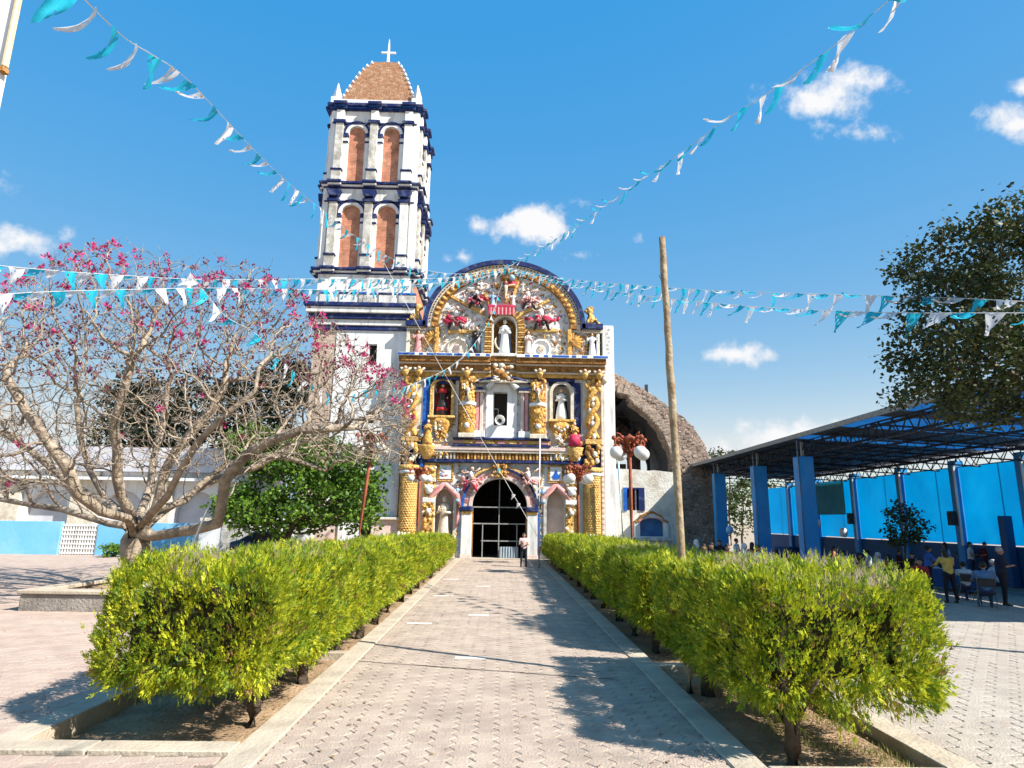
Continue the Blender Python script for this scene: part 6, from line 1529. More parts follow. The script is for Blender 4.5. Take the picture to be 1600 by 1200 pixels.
# ------------------------------------------------------------------ lamp posts
def lamp_post(label, x, y, h, lean=0, arms=4, rz=0, white=False, s=1.0):
    """rust red post, scrolled leafy head with hanging white globes"""
    t = thing('street_lamp', label, 'street lamp', (x, y, -.02), rz, 'rust red lamps in the plaza')
    zt = h
    top = Vector((lean, 0, zt-.55*s))
    MB().mat(M_rust, True).tube([(0, 0, 0), (lean*.5, 0, zt*.5), tuple(top)], [.085, .075, .07], 12).build('post', t)
    MB().mat(M_rust, True).lathe([(.2, 0), (.2, .12), (.13, .2), (.12, .5), (.1, .6)], (0, 0, 0), 14).build('base', t)
    hd = MB().mat(M_rust, True); rn = random.Random(int(x*10))
    hd.lathe([(.07, -.1*s), (.16*s, .1*s), (.12*s, .3*s), (.26*s, .55*s), (.3*s, .62*s), (.1*s, .72*s), (.02, .8*s)], (top.x, 0, top.z), 12)
    for k in range(40):
        a = rn.uniform(0, 6.28); z = rn.uniform(0, .7)*s; r = (.12+.28*z/s)*s
        hd.ball((top.x+r*math.cos(a), r*math.sin(a), top.z+z), rn.uniform(.05, .09)*s, 6, 4, (1.4, .6, 1), Matrix.Rotation(a, 4, 'Z'))
    hd.build('leafy_head', t)
    for k in range(arms):
        a = 2*math.pi*k/arms+.35; c, q = math.cos(a), math.sin(a)
        e = MB().mat(M_rust, True)
        pts = [(top.x+c*d*s, q*d*s, top.z+z*s) for d, z in ((.1, .35), (.3, .5), (.52, .62), (.68, .5), (.66, .36), (.62, .28))]
        e.tube(pts, [.05*s, .05*s, .05*s, .045*s, .04*s, .04*s], 7)
        e.tube([(top.x+c*d*s, q*d*s, top.z+z*s) for d, z in ((.3, .5), (.42, .75), (.58, .8), (.55, .68))], [.04*s, .035*s, .03*s, .02*s], 6)
        e.ball((top.x+c*.72*s, q*.72*s, top.z+.6*s), .09*s, 7, 5)
        ar = e.build('arm', t)
        g = MB().mat(M_globe, True).ball((top.x+c*.62*s, q*.62*s, top.z+.06*s), .24*s, 18, 12).build('globe', t)
        MB().mat(M_rust, True).lathe([(.1*s, 0), (.12*s, .05*s), (.05*s, .12*s)], (top.x+c*.62*s, q*.62*s, top.z+.24*s), 10).build('globe_collar', g)
    return t
def at_top(u, v, Y): return at(u, v, Y)
p = at(984, 700, 27.5); lamp_post('rust red lamp with hanging white globes before the white chapel wall', p.x, 27.5, p.z+.35, rz=.1, s=1.15)
p = at(903, 745, 34.5); lamp_post('rust red lamp with white globes before the right scale column', p.x, 34.5, p.z+.45, rz=.5, s=1.1)
p = at(656, 745, 35.2); lamp_post('slender rust red lamp before the left scale column', p.x, 35.2, p.z+.35, rz=.2, s=.85)
p = at(566, 700, 27.5); b = at(562, 845, 27.5); lamp_post('leaning rust red lamp beside the round green tree', b.x-.15, 27.5, p.z+.5, lean=p.x-b.x+.55, rz=.4, s=1.0)
# ------------------------------------------------------------------ poles
PLY = 10.0
p0 = at(1071, 892, PLY); p1 = at(1034, 371, PLY)
t = thing('wooden_pole', 'tall weathered wooden pole rising out of the right hedge', 'pole', (p0.x, PLY, -.13))
rn = random.Random(6); n = 26; d = p1-Vector((p0.x, PLY, -.13))
MB().mat(M_wood, True).tube([d*(k/n)+Vector((rn.gauss(0, .004), rn.gauss(0, .004), 0)) for k in range(n+1)], [.066-.012*k/n+rn.gauss(0, .002) for k in range(n+1)], 12).build('shaft', t)
MB().mat(M_dbark, True).tube([d*.905+Vector((-.06, -.03, 0)), d*.905+Vector((-.10, -.06, -.03)), d*.9+Vector((-.05, -.05, -.09))], .008, 6).build('wire_hook', t)
M_pipe_b = pm('pale_blue_pipe', (.42, .62, .72), (.5, .68, .76), 3, .5, 0)
a, b = at(966, 722, 38.4), at(975, 850, 38.4)
o = MB().mat(M_pipe_b, True).tube([(b.x, 38.4, -.02), (a.x, 38.4, a.z)], .07, 10).build('pipe_pole'); tag(o, 'thin pale blue pipe pole beside the white pier', 'pole')
a = at(843, 684, 33); o = MB().mat(M_white2, True).tube([(a.x, 33, -.02), (a.x+.02, 33, a.z)], .045, 10).build('flag_pole'); tag(o, 'thin white bare pole in front of the church, right of the door', 'pole')
WPOLE = Vector((a.x, 33, 0))
# ------------------------------------------------------------------ bunting
M_pw = pm('white_pennant_plastic', (.80, .79, .80), (.72, .71, .73), 9, .5, 0, trans=.35)
M_pt = pm('turquoise_pennant_plastic', (.02, .48, .66), (.03, .56, .74), 9, .45, 0, trans=.4)
def pennant_mesh(seed, mt, curl, holes=True):
    """triangular flag hanging from its top edge; cut holes; blown towards +X by curl"""
    rn = random.Random(seed); m = MB().mat(mt, True); W, Hh = .36, .46; nx, ny = 8, 8; ph = rn.uniform(0, 6)
    idx = {}
    for j in range(ny+1):
        t = j/ny; w = W*(1-t*.96)
        for i in range(nx+1):
            s = i/nx-.5; ang = curl*(.55+.45*t)
            x = s*w + .04*math.sin(ph+3*t); y = math.sin(ang)*Hh*t*.9+.035*math.sin(ph+5*s+4*t)*(.3+t); z = -math.cos(ang)*Hh*t+.01*math.sin(9*s+ph)
            idx[i, j] = len(m.v); m.v.append((x, y, z))
    for j in range(ny):
        for i in range(nx):
            if holes and 1 <= j <= 5 and 1 <= i <= 6 and (i*7+j*5+seed) % 9 == 0 : continue
            m.face(idx[i, j], idx[i+1, j], idx[i+1, j+1], idx[i, j+1])
    return m.mesh('pennant')
PW = [pennant_mesh(k, M_pw, c) for k, c in enumerate((.1, .55, .85, 1.2, .35, 1.45))]
PT = [pennant_mesh(k+20, M_pt, c) for k, c in enumerate((.1, .55, .85, 1.2, .35, 1.45))]
def bunting(label, pts, spacing, seed, size=1.0, wind=.7, skip=None, dense=1.0, start=0, blow=None):
    """pts: world polyline of the cord; pennants hang along it, fluttering"""
    rn = random.Random(seed); P_ = [Vector(p) for p in pts]
    # smooth the cord
    Q = []
    for i in range(len(P_)-1):
        p0, p1, p2, p3 = P_[max(i-1, 0)], P_[i], P_[i+1], P_[min(i+2, len(P_)-1)]
        for k in range(6):
            t = k/6; Q.append(.5*((2*p1)+(p2-p0)*t+(2*p0-5*p1+4*p2-p3)*t*t+(3*p1-p0-3*p2+p3)*t**3))
    Q.append(P_[-1]); base = Q[0].copy()
    t = thing('bunting_string', label, 'bunting', base, 0, 'pennant strings over the plaza')
    MB().mat(M_rope).tube([q-base for q in Q], .007, 4, False).build('cord', t)
    L = [0]
    for a, b in zip(Q, Q[1:]): L.append(L[-1]+(b-a).length)
    s = start+spacing*.5; k = 0; j = 0; num = 0
    while s < L[-1]:
        while j < len(L)-2 and L[j+1] < s: j += 1
        f = (s-L[j])/max(1e-6, L[j+1]-L[j]); p = Q[j].lerp(Q[j+1], f); d = (Q[j+1]-Q[j]).normalized()
        if not (skip and skip(s/L[-1], rn)):
            yaw = math.atan2(d.y, d.x); flip = math.pi if math.cos(yaw) < 0 else 0
            if Vector((-math.sin(yaw+flip), math.cos(yaw+flip))).x > .25: flip += math.pi
            me = (PW if k % 2 else PT)[min(5, int(rn.random()**(1.0/(wind*1.6+.2))*6))]
            sl = math.asin(max(-1, min(1, d.z)))
            o = link('pennant', me, t, p-base, (rn.gauss(0, .12), -sl if abs(flip-math.pi) > .1 else sl, yaw+flip+rn.gauss(0, .12)), (size*rn.uniform(.92, 1.08),)*3); num += 1
        k += 1; s += spacing*rn.uniform(.9, 1.1)
    return num
GT = FX(792, 418); gt_ = Vector((GT[0], FY-.55, GT[1]))
def path(px_, ys): return [at(u, v, Y) for (u, v), Y in zip(px_, ys)]
def depth_path(px_, Y0, Y1, pw=1.0):
    n = len(px_)-1
    return px_
# string A: from over the camera at upper left to the gable top
A_px = [(95, -40), (190, 55), (240, 75+12), (285, 117), (335, 168), (395, 232), (450, 285), (500, 325), (560, 372), (640, 416), (720, 428), (792, 418)]
A_Y = [4.6, 6.0, 6.9, 7.9, 9.4, 11.6, 14.4, 17.8, 22.5, 29, 35, 39.45]
n1 = bunting('pennant string rising from the gable to the upper left corner', path(A_px, A_Y)[::-1]+[POST_TOP], .68, 31, wind=.9, size=.95)
B_px = [(1440, -45), (1395, -5), (1330, 50), (1265, 100), (1200, 145), (1130, 190), (1060, 242), (1000, 282), (945, 322), (880, 366), (830, 396), (792, 418)]
B_Y = [5.2, 5.8, 6.8, 8.0, 9.4, 11.2, 13.8, 17, 20.8, 27, 33, 39.45]
n2 = bunting('pennant string rising from the gable to the upper right corner', path(B_px, B_Y)[::-1]+[Vector((4.6, 1.0, 9.2)), Vector((6.5, -5, 10.6))], .72, 32, wind=1.1, size=1.0)
C_px = [(-60, 408), (0, 415), (100, 424), (220, 432), (330, 437), (450, 436), (560, 436), (660, 436), (740, 430), (792, 420)]
C_Y = [12.5, 13.2, 14.4, 16.4, 18.8, 22.0, 26.5, 32, 36.5, 39.4]
n3 = bunting('upper of two level pennant strings running left from the gable', path(C_px, C_Y)[::-1]+[Vector((-15.5, 9.5, 7.9))], .40, 33, wind=.6, size=1.0)
D_px = [(-60, 466), (0, 460), (100, 455), (220, 452), (330, 450), (450, 452), (560, 452), (660, 444), (740, 436), (792, 422)]
D_Y = [12, 12.6, 13.8, 15.6, 18.0, 21.4, 26, 31.8, 36.3, 39.35]
n4 = bunting('lower of two level pennant strings running left from the gable', path(D_px, D_Y)[::-1]+[Vector((-15.5, 9.2, 7.3))], .40, 34, wind=.6, size=1.0)
E_px = [(300, 430), (350, 492), (400, 522), (455, 578), (505, 612), (545, 618), (590, 602), (625, 606), (665, 592), (705, 572), (735, 545), (765, 500), (785, 440)]
E_Y = [15, 16, 17.2, 19, 21, 23, 25.5, 28, 31, 34, 36.2, 38, 39.2]
n5 = bunting('sagging pennant string crossing the left half of the church front', path(E_px, E_Y)[::-1], .55, 35, wind=.3, size=.9)
F_px = [(1680, 474), (1600, 471), (1500, 466), (1400, 463), (1300, 460), (1200, 457), (1100, 453), (1000, 446), (900, 437), (830, 426), (795, 418)]
F_Y = [9.2, 9.6, 10.6, 12, 13.8, 16.2, 19.5, 24, 30, 35.5, 39.4]
n6 = bunting('upper pennant string running from the gable to the right', path(F_px, F_Y)[::-1]+[Vector((11.3, 11.4, 5.6))], .52, 36, wind=1.0, size=.95)
G_px = [(1700, 489), (1600, 489), (1520, 489), (1430, 489), (1340, 487), (1240, 483), (1140, 476), (1040, 466), (940, 452), (860, 436), (797, 420)]
G_Y = [8.4, 8.9, 9.6, 10.6, 12, 14, 16.8, 20.8, 27, 34, 39.3]
def skG(s, rn): return False
n7 = bunting('lower pennant string running from the gable to the right', path(G_px, G_Y)[::-1]+[Vector((11.4, 11.5, 5.2))], .50, 37, wind=.6, size=.95)
print('pennants', n1, n2, n3, n4, n5, n6, n7)
# slack cord from the tower to the white pole
a = at(590, 392, 39.9); b = WPOLE+Vector((0, 0, at(843, 842, 33).z))
pts = [a.lerp(b, k/14)+Vector((0, 0, -.5*math.sin(math.pi*k/14)*.35)) for k in range(15)]
t = thing('slack_cord', 'white cord slanting from the tower across the church door', 'cord', tuple(a))
MB().mat(M_rope, True).tube([p-a for p in pts], .013, 5).build('cord', t)
for k, f in enumerate((.80, .875, .90)):
    q = a.lerp(b, f)+Vector((0, 0, -.06)); link('pennant', (PT if k == 0 else PW)[1], t, q-a, (0, 0, .6), (.7,)*3)
import numpy as np
# ------------------------------------------------------------------ people, chairs, tables
def cloth(n, c, c2=None): return pm('cloth_'+n, c, c2, 9, .85, .15, 40, stain=tuple(x*.6 for x in c), stain_scale=5, stain_amt=.5)
SK = [pm('skin_brown', (.36, .19, .115), (.30, .155, .09), 8, .55, 0), pm('skin_tan', (.44, .255, .165), (.38, .21, .13), 8, .55, 0)]
HAIR = pm('black_hair', (.018, .014, .012), (.03, .022, .018), 20, .45, .2, 60); HAIRG = pm('grey_hair', (.42, .40, .38), (.3, .29, .28), 20, .6, .2, 60)
SHOE = pm('dark_shoe', (.03, .028, .026), None, 8, .5, 0); DENIM = cloth('denim', (.035, .06, .13)); DPANT = cloth('dark_trousers', (.018, .019, .028))
CL = dict(blue=cloth('blue', (.05, .14, .48)), yellow=cloth('yellow', (.70, .46, .11)), white=cloth('white', (.68, .68, .70)), denimshirt=cloth('denim_shirt', (.10, .20, .36)), navy=cloth('navy', (.018, .025, .06)),
          green=cloth('dark_green', (.02, .06, .05)), maroon=cloth('maroon', (.10, .02, .025)), black=cloth('black', (.015, .015, .018)), purple=cloth('purple', (.12, .06, .2)), pinkw=cloth('pink_print', (.66, .36, .34), (.75, .62, .58)), orange=cloth('orange', (.5, .17, .06)), grey=cloth('grey', (.3, .3, .32)), lblue=cloth('light_blue', (.32, .48, .68)), red=cloth('red', (.4, .04, .04)))
def capsule(m, a, b, ra, rb, n=10):
    a, b = Vector(a), Vector(b); d = (b-a); L = max(d.length, 1e-4); d = d/L; pts = []; rr = []
    for t in (-.95, -.7, -.35): pts.append(a+d*ra*t); rr.append(ra*math.sqrt(1-t*t))
    pts += [a, b]; rr += [ra, rb]
    for t in (.35, .7, .95): pts.append(b+d*rb*t); rr.append(rb*math.sqrt(1-t*t))
    m.tube(pts, rr, n)
def person(label, loc, rz, h=1.62, pose='stand', top='white', legs=DPANT, skin=0, hair='short', arms=None, hairm=None, lean=0, fat=1.0, group='people under the pavilion', detail=True, wide_legs=.0):
    """one continuous body (voxel-joined limbs) with hair as a child; faces -Y"""
    s = h/1.70; J = {}; sk = SK[skin]; tp = CL[top]
    seat = pose == 'sit'
    hz = .50*s if seat else .90*s
    ly = -lean*.35
    pel = Vector((0, 0, hz)); chest = Vector((0, ly*.5-.01, hz+.34*s)); neck = Vector((0, ly, hz+.56*s)); head = Vector((0, ly-.03*s-lean*.06, hz+.70*s))
    B = []                                      # (a, b, ra, rb, material)
    f = fat
    for q in (-1, 1):
        hip = pel+Vector((q*.085*s, 0, -.02*s))
        if seat: kn = hip+Vector((q*.05*s, -.42*s, .0)); an = kn+Vector((0, -.02*s, -.42*s))
        else: kn = hip+Vector((q*(.02+wide_legs)*s, -.02*s, -.42*s)); an = kn+Vector((q*wide_legs*.5*s, .03*s, -.40*s))
        B += [(hip, kn, .088*s*f, .062*s, legs), (kn, an, .060*s, .042*s, legs), (an+Vector((0, .02*s, -.035*s)), an+Vector((0, -.14*s, -.045*s)), .042*s, .036*s, SHOE)]
        sh = chest+Vector((q*.175*s*(.6+.4*f), ly*.3, .15*s))
        arm = (arms or {}).get(q, 'down')
        if arm == 'down': el = sh+Vector((q*.06*s, .02*s, -.27*s)); ha = el+Vector((q*.0, -.07*s, -.24*s))
        elif arm == 'front': el = sh+Vector((q*.05*s, -.03*s, -.26*s)); ha = el+Vector((-q*.12*s, -.20*s, .04*s))
        elif arm == 'reach': el = sh+Vector((q*.08*s, -.16*s, -.20*s)); ha = el+Vector((-q*.02*s, -.24*s, -.04*s))
        elif arm == 'hip': el = sh+Vector((q*.15*s, .04*s, -.24*s)); ha = el+Vector((-q*.10*s, -.10*s, -.17*s))
        else: el = sh+Vector((q*.05*s, -.08*s, -.24*s)); ha = el+Vector((-q*.05*s, -.2*s, .02*s))
        B += [(sh, el, .056*s*f, .043*s, tp), (el, ha, .040*s, .028*s, sk)]
        d = (ha-el).normalized(); B.append((ha+d*.02*s, ha+d*.075*s, .034*s, .030*s, sk))
        if detail:
            sd, up = frame(d)
            for k, (o, L) in enumerate(((-.030, .07), (-.010, .085), (.010, .08), (.028, .062))):
                b0 = ha+d*.085*s+sd*o*s; m1 = b0+d*L*.5*s; B.append((b0, m1+Vector((0, 0, -.012*s)), .0095*s, .009*s, sk)); B.append((m1+Vector((0, 0, -.012*s)), m1+d*L*.4*s+Vector((0, 0, -.03*s)), .009*s, .008*s, sk))
            B.append((ha+d*.03*s-sd*.035*s, ha+d*.075*s-sd*.06*s, .0105*s, .009*s, sk))
    B += [(pel+Vector((-.06*s, 0, 0)), pel+Vector((.06*s, 0, 0)), .12*s*f, .12*s*f, legs), (pel+Vector((0, 0, .08*s)), chest, .125*s*f, .135*s*f, tp),
          (chest+Vector((-.08*s, 0, .06*s)), chest+Vector((.08*s, 0, .06*s)), .115*s*f, .115*s*f, tp), (chest+Vector((-.14*s, ly*.3, .15*s)), chest+Vector((.14*s, ly*.3, .15*s)), .065*s, .065*s, tp), (chest+Vector((0, ly*.3, .16*s)), neck, .07*s, .05*s, tp), (neck, head-Vector((0, 0, .06*s)), .05*s, .05*s, sk)]
    hd = (head, head+Vector((0, -.012*s, -.055*s)), .088*s, .070*s, sk); B.append(hd)
    B.append((head+Vector((0, -.085*s, -.01*s)), head+Vector((0, -.10*s, -.035*s)), .012*s, .015*s, sk))
    B += [(head+Vector((q*.085*s, .01*s, -.02*s)), head+Vector((q*.088*s, .012*s, -.045*s)), .014*s, .012*s, sk) for q in (-1, 1)]
    m = MB().mat(sk, True)
    for a, b, ra, rb, _ in B: capsule(m, a, b, ra, rb)
    me = m.mesh('body_src'); o = bpy.data.objects.new('tmp', me); COL.objects.link(o)
    md = o.modifiers.new('r', 'REMESH'); md.mode = 'VOXEL'; md.voxel_size = (.0125 if detail else .024)*s
    if not detail: pass
    ms = o.modifiers.new('s', 'SMOOTH'); ms.factor = .4; ms.iterations = 2
    dg = bpy.context.evaluated_depsgraph_get(); nm = bpy.data.meshes.new_from_object(o.evaluated_get(dg)); bpy.data.objects.remove(o)
    mats = []; nm.materials.clear()
    for x in B:
        if x[4] not in mats: mats.append(x[4])
    for x in mats: nm.materials.append(x)
    nf_ = len(nm.polygons); cen = np.empty(nf_*3); nm.polygons.foreach_get('center', cen); cen = cen.reshape(-1, 3)
    best = np.full(nf_, 9e9); bi = np.zeros(nf_, int)
    for a, b, ra, rb, mt in B:
        A_, D_ = np.array(a), np.array(b-a); t_ = np.clip((cen-A_) @ D_/max(D_ @ D_, 1e-8), 0, 1)
        q_ = np.linalg.norm(cen-A_-t_[:, None]*D_, axis=1)-(ra+rb)/2; w_ = q_ < best; best[w_] = q_[w_]; bi[w_] = mats.index(mt)
    nm.polygons.foreach_set('material_index', bi); nm.polygons.foreach_set('use_smooth', np.ones(nf_, bool))
    nm.name = 'body'
    t = thing('person', label, 'person', loc, rz, group); bd = link('body', nm, t)
    hm = hairm or HAIR; hr = MB().mat(hm, True); hr.ball(head+Vector((0, .018*s, .025*s)), .098*s, 14, 9, (.95, 1, 1)); 
    if hair == 'long': hr.ball(head+Vector((0, .07*s, -.09*s)), .085*s, 10, 8, (1.05, .55, 1.7)); hr.ball(head+Vector((0, .085*s, -.24*s)), .07*s, 10, 8, (1, .45, 1.8))
    if hair == 'bun': hr.ball(head+Vector((0, .10*s, .05*s)), .045*s, 8, 6)
    if hair == 'cap':
        hr = MB().mat(CL['white'], True); hr.ball(head+Vector((0, .005*s, .035*s)), .1*s, 14, 9, (.95, 1.02, .85)); hr.ball(head+Vector((0, -.09*s, .04*s)), .06*s, 10, 6, (1, 1, .2))
    if hair == 'veil': hr = MB().mat(CL['white'], True); hr.ball(head+Vector((0, .03*s, .01*s)), .115*s, 12, 9, (1, 1, 1.1)); hr.ball(head+Vector((0, .07*s, -.16*s)), .12*s, 12, 9, (1.2, .7, 1.5))
    hr.build('hat' if hair == 'cap' else ('headscarf' if hair == 'veil' else 'hair'), t)
    if detail:
        ey = MB().mat(HAIR, True)
        for q in (-1, 1): ey.ball(head+Vector((q*.032*s, -.083*s, .0)), .011*s, 8, 6)
        ey.mat(pm('lip', (.3, .1, .08), None, 8, .5, 0)).ball(head+Vector((0, -.078*s, -.068*s)), .02*s, 8, 5, (1.2, .4, .35)); ey.build('facial_features', t)
    return t
# woman on the walkway
wp = on(818, 886)
person('woman in pink patterned top and dark jeans standing on the walkway', (wp.x, wp.y, .0), R(8), 1.66, 'stand', 'pinkw', DPANT, 1, 'long', {-1: 'front', 1: 'front'}, group='people in the plaza', wide_legs=.02, fat=1.12)
# group at the pavilion edge
def gp(u, v): p = on(u, v); return (p.x, p.y, 0)
person('woman in bright blue blouse and black trousers leaning by the table', gp(1455, 928), R(75), 1.62, 'stand', 'blue', DPANT, 0, 'bun', {-1: 'reach', 1: 'reach'}, lean=.12)
person('woman in yellow top with long dark hair seen from behind', gp(1488, 942), R(172), 1.60, 'stand', 'yellow', DPANT, 0, 'long', {-1: 'reach', 1: 'reach'}, lean=.2, fat=1.15, wide_legs=.03)
person('standing man in dark navy shirt and grey hair at the far right', gp(1572, 946), R(60), 1.70, 'stand', 'navy', DPANT, 0, 'short', {-1: 'front', 1: 'down'}, hairm=HAIRG, fat=1.25)
pd_ = gp(1545, 951); person('heavy man in denim shirt seated on the folding chair, from behind', pd_, R(150), 1.70, 'sit', 'denimshirt', DENIM, 0, 'short', {-1: 'reach', 1: 'reach'}, fat=1.35, lean=.1)
pw_ = gp(1513, 940); person('person in white shirt seated with back turned beside the denim shirt', pw_, R(165), 1.58, 'sit', 'white', DENIM, 1, 'short', {-1: 'reach', 1: 'reach'}, fat=1.1, lean=.1)
person('person in white cap and blue shirt half hidden behind the seated man', gp(1560, 934), R(200), 1.6, 'sit', 'lblue', DPANT, 1, 'cap', {-1: 'reach', 1: 'reach'})
person('child in white shirt seated behind the blue bloused woman', gp(1466, 918), R(20), 1.25, 'sit', 'white', DPANT, 1, 'short', {-1: 'front', 1: 'front'})
person('person in dark green standing farther back in the pavilion', gp(1507, 906), R(10), 1.66, 'stand', 'green', DPANT, 0, 'short', {-1: 'down', 1: 'down'}, detail=False)
person('person in patterned white shirt standing against the dark blue wall', gp(1522, 910), R(35), 1.66, 'stand', 'white', DENIM, 0, 'short', {-1: 'front', 1: 'front'}, detail=False)
person('person in maroon jacket standing before the dark blue wall', gp(1547, 912), R(-20), 1.68, 'stand', 'maroon', DPANT, 0, 'short', {-1: 'front', 1: 'down'}, fat=1.2, detail=False)
person('person in pale blue top with balloon behind the yellow top', gp(1484, 912), R(200), 1.64, 'stand', 'lblue', DPANT, 0, 'long', {-1: 'down', 1: 'down'}, detail=False)
# seated crowd behind the hedge: heads and shoulders show
crowd = [(1088, 852, 30, 'veil', 'purple', 'person with white headscarf at the hedge corner by the ruin'), (1100, 858, 30, 'short', 'purple', 'person in purple beside the white headscarf'), (1112, 856, 29.5, 'short', 'black', 'person in black nearest the stone ruin'), (1124, 852, 31, 'long', 'black', 'person in black with long hair by the first column'),
         (1136, 858, 29, 'short', 'maroon', 'person in maroon between first column and white shirt'), (1150, 850, 28.5, 'short', 'white', 'bare headed man in white shirt facing the hedge'), (1163, 858, 28, 'veil', 'white', 'person in white shawl beside the man in white shirt'), (1175, 856, 29, 'long', 'red', 'person in red top beside the second blue column'), (1184, 860, 28, 'short', 'lblue', 'person in light blue before the second blue column'),
         (1213, 866, 27, 'short', 'navy', 'person in navy seated between the blue columns'), (1234, 864, 28, 'long', 'black', 'person with long hair seated between the blue columns'), (1280, 868, 25, 'bun', 'grey', 'person in grey right of the tallest blue column'), (1288, 878, 23, 'long', 'purple', 'person in purple low behind the right hedge'), (1303, 862, 26, 'short', 'orange', 'person in orange seated deep in the pavilion'), (1318, 868, 24.5, 'short', 'lblue', 'person in light blue seated right of the orange shirt'),
         (1342, 872, 24, 'long', 'black', 'person in black seated left of the small tree'), (1357, 868, 23.5, 'short', 'white', 'person in white shirt left of the small tree'), (1372, 872, 23, 'veil', 'white', 'person in white shawl below the small tree'), (1388, 874, 22.5, 'long', 'orange', 'person in orange with fair hair below the small tree'), (1404, 868, 24, 'short', 'maroon', 'person in maroon behind the small tree trunk'), (1425, 872, 23, 'short', 'black', 'person in black right of the small tree'), (1437, 880, 21.5, 'bun', 'red', 'person in red at the edge of the right hedge')]
rn = random.Random(8)
for i, (u, v, Y, hair, top, lab) in enumerate(crowd):
    up = u < 1200; hor = 812+.0185*(u-781); hh = 1.62*rn.uniform(.97, 1.04)
    top_z = hh*.985 if up else hh*.985-.40*hh/1.7                   # crown of the head, standing or seated
    Y = (EYE-top_z)*1000/(v-8-hor)/1.02; p = at(u, v, Y)
    person(lab, (p.x, Y, 0), rn.uniform(-.9, .9)+(math.pi if rn.random() < .3 else 0), hh, 'stand' if up else 'sit', top, DPANT, rn.choice((0, 1)), hair, {-1: 'front', 1: 'front'}, detail=False, group='people gathered behind the right hedge')
    if not up: chair('folding chair under the %s' % lab.replace('person', 'sitter'), (p.x, Y, 0), 0) if False else None
# folding chairs
def chair(label, loc, rz):
    t = thing('folding_chair', label, 'chair', loc, rz, 'folding chairs at the pavilion'); fr = M_iron
    MB().mat(M_black).box(-.21, .21, -.20, .20, .42, .455).build('seat', t, bevel=.012)
    MB().mat(M_black).box(-.21, .21, .19, .215, .62, .84).build('backrest', t, bevel=.012)
    for q in (-1, 1):
        MB().mat(fr, True).tube([(q*.22, .21, .86), (q*.22, .17, .45), (q*.225, -.24, .0)], .013, 7).build('leg', t); MB().mat(fr, True).tube([(q*.2, -.16, .43), (q*.2, .26, .0)], .013, 7).build('leg', t)
    MB().mat(fr, True).tube([(-.22, .21, .86), (.22, .21, .86)], .013, 7).build('top_rail', t); MB().mat(fr, True).tube([(-.2, .22, .08), (.2, .22, .08)], .011, 7).build('stretcher', t)
    return t
chair('folding chair with grey legs under the man in denim shirt', (pd_[0], pd_[1], 0), R(150)); chair('dark folding chair under the person in white shirt', (pw_[0], pw_[1], 0), R(165))
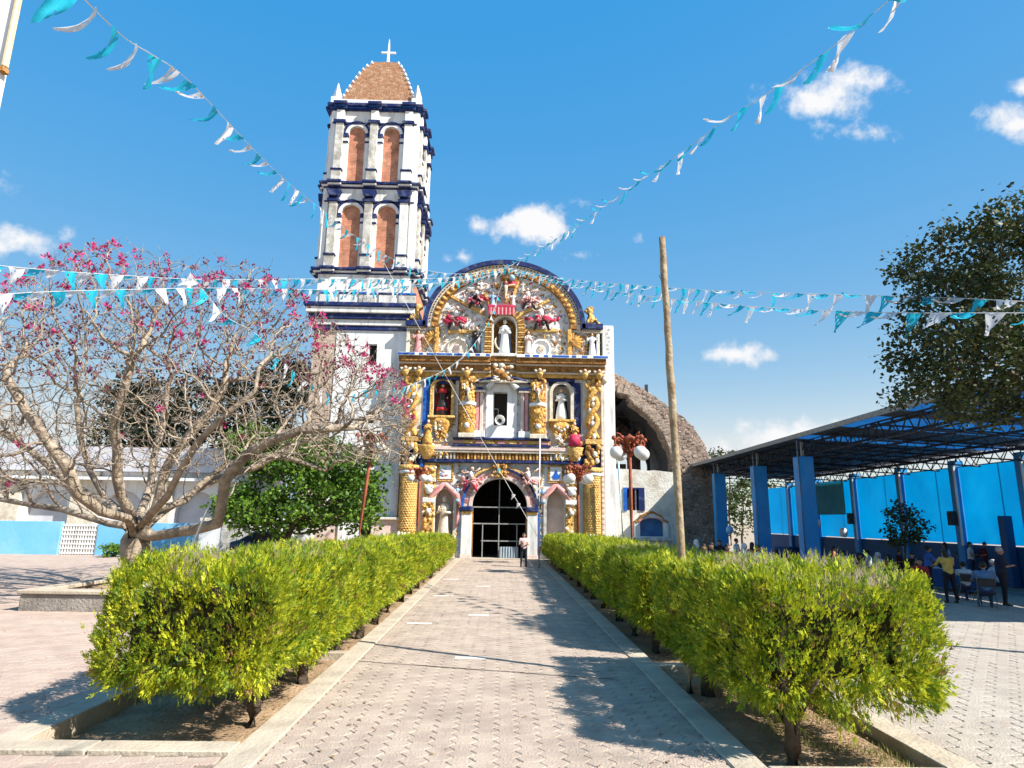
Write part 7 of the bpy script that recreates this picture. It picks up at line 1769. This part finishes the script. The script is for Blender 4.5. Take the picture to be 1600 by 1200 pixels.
# tables with blue cloths and plates
M_tc = cloth('table_blue', (.02, .10, .30)); M_plate = pm('white_plate', (.8, .8, .78), None, 5, .35, 0)
k_ = 0
def table(label, x, y, L=1.8, rz=0, n=4):
    t = thing('table', label, 'table', (x, y, 0), rz, 'tables under the pavilion'); MB().mat(M_tc).box(-.45, .45, -L/2, L/2, .72, .75).build('table_top', t, bevel=.01)
    m = MB().mat(M_tc, True); per = []
    for (xa, ya, xb_, yb) in ((-.46, -L/2-.01, .46, -L/2-.01), (.46, -L/2-.01, .46, L/2+.01), (.46, L/2+.01, -.46, L/2+.01), (-.46, L/2+.01, -.46, -L/2-.01)):
        for k in range(12): per.append((xa+(xb_-xa)*k/12, ya+(yb-ya)*k/12))
    n_ = len(per); cx = lambda p, k, o: (p[0]*(1+o*(1+.6*math.sin(k*1.9))), p[1]*(1+o*.5*(1+.6*math.sin(k*1.9))))
    for k, p in enumerate(per): m.v += [(p[0], p[1], .752), (*cx(p, k, .05), .12)]
    for k in range(n_): a = 2*k; b = 2*((k+1) % n_); m.face(a, b, b+1, a+1)
    m.build('tablecloth', t)
    for q in (-1, 1):
        for w in (-1, 1): MB().mat(M_iron, True).tube([(q*.38, w*(L/2-.1), 0), (q*.38, w*(L/2-.1), .72)], .016, 6).build('leg', t)
    return t
tabs = [(1505, 925, 'nearest table with dark blue cloth beside the woman in yellow'), (1440, 900, 'table with dark blue cloth behind the right hedge end'), (1330, 885, 'table with dark blue cloth left of the small tree'), (1230, 872, 'farthest table with dark blue cloth between the blue columns')]
for i, (u, v, lab) in enumerate(tabs):
    p = on(u, v); table(lab, p.x, p.y)
    for k in range(4):
        x = p.x+(-.25 if k % 2 else .25); y = p.y-.6+.4*k
        o = MB().mat(M_plate, True).lathe([(.06, 0), (.11, .012), (.125, .022), (.11, .016), (.02, .008)], (x, y, .757), 16, cap=False).build('plate'); tag(o, '%s white plate on the %s' % (('near left', 'near right', 'far left', 'far right')[k], lab.replace(' with dark blue cloth', '')), 'plate', 'plates on the pavilion tables')
p = on(1489, 915); o = MB().mat(pm('green_bottle_plastic', (.05, .45, .08), None, 4, .2, 0, trans=.4), True).lathe([(.05, 0), (.052, .2), (.03, .27), (.015, .3), (.015, .34)], (p.x-.1, p.y+.9, .757), 12).build('bottle'); tag(o, 'green soft drink bottle on the nearest table', 'bottle')
# ------------------------------------------------------------------ put every origin at the base of its thing
def rebase():
    bpy.context.view_layer.update()
    for o in [o for o in COL.objects if o.parent is None and o.type in ('EMPTY', 'MESH')]:
        if o.location.length > 1e-6 or o.get('kind') in ('structure',): continue
        lo = Vector((9e9,)*3); hi = -lo
        src = [o] if o.type == 'MESH' else [c for c in o.children if c.type == 'MESH']
        if not src: continue
        for c in src:
            for q in c.bound_box:
                w = c.matrix_world @ Vector(q)
                for k in range(3): lo[k] = min(lo[k], w[k]); hi[k] = max(hi[k], w[k])
        b = Vector(((lo.x+hi.x)/2, (lo.y+hi.y)/2, lo.z)); o.location = b
        if o.type == 'MESH': o.data.transform(Matrix.Translation(-b))
        else:
            for c in o.children: c.location = c.location-b
rebase()
print('objects', len(COL.objects), 'tris', sum(sum(len(p.vertices)-2 for p in m.polygons) for m in bpy.data.meshes if m.users))
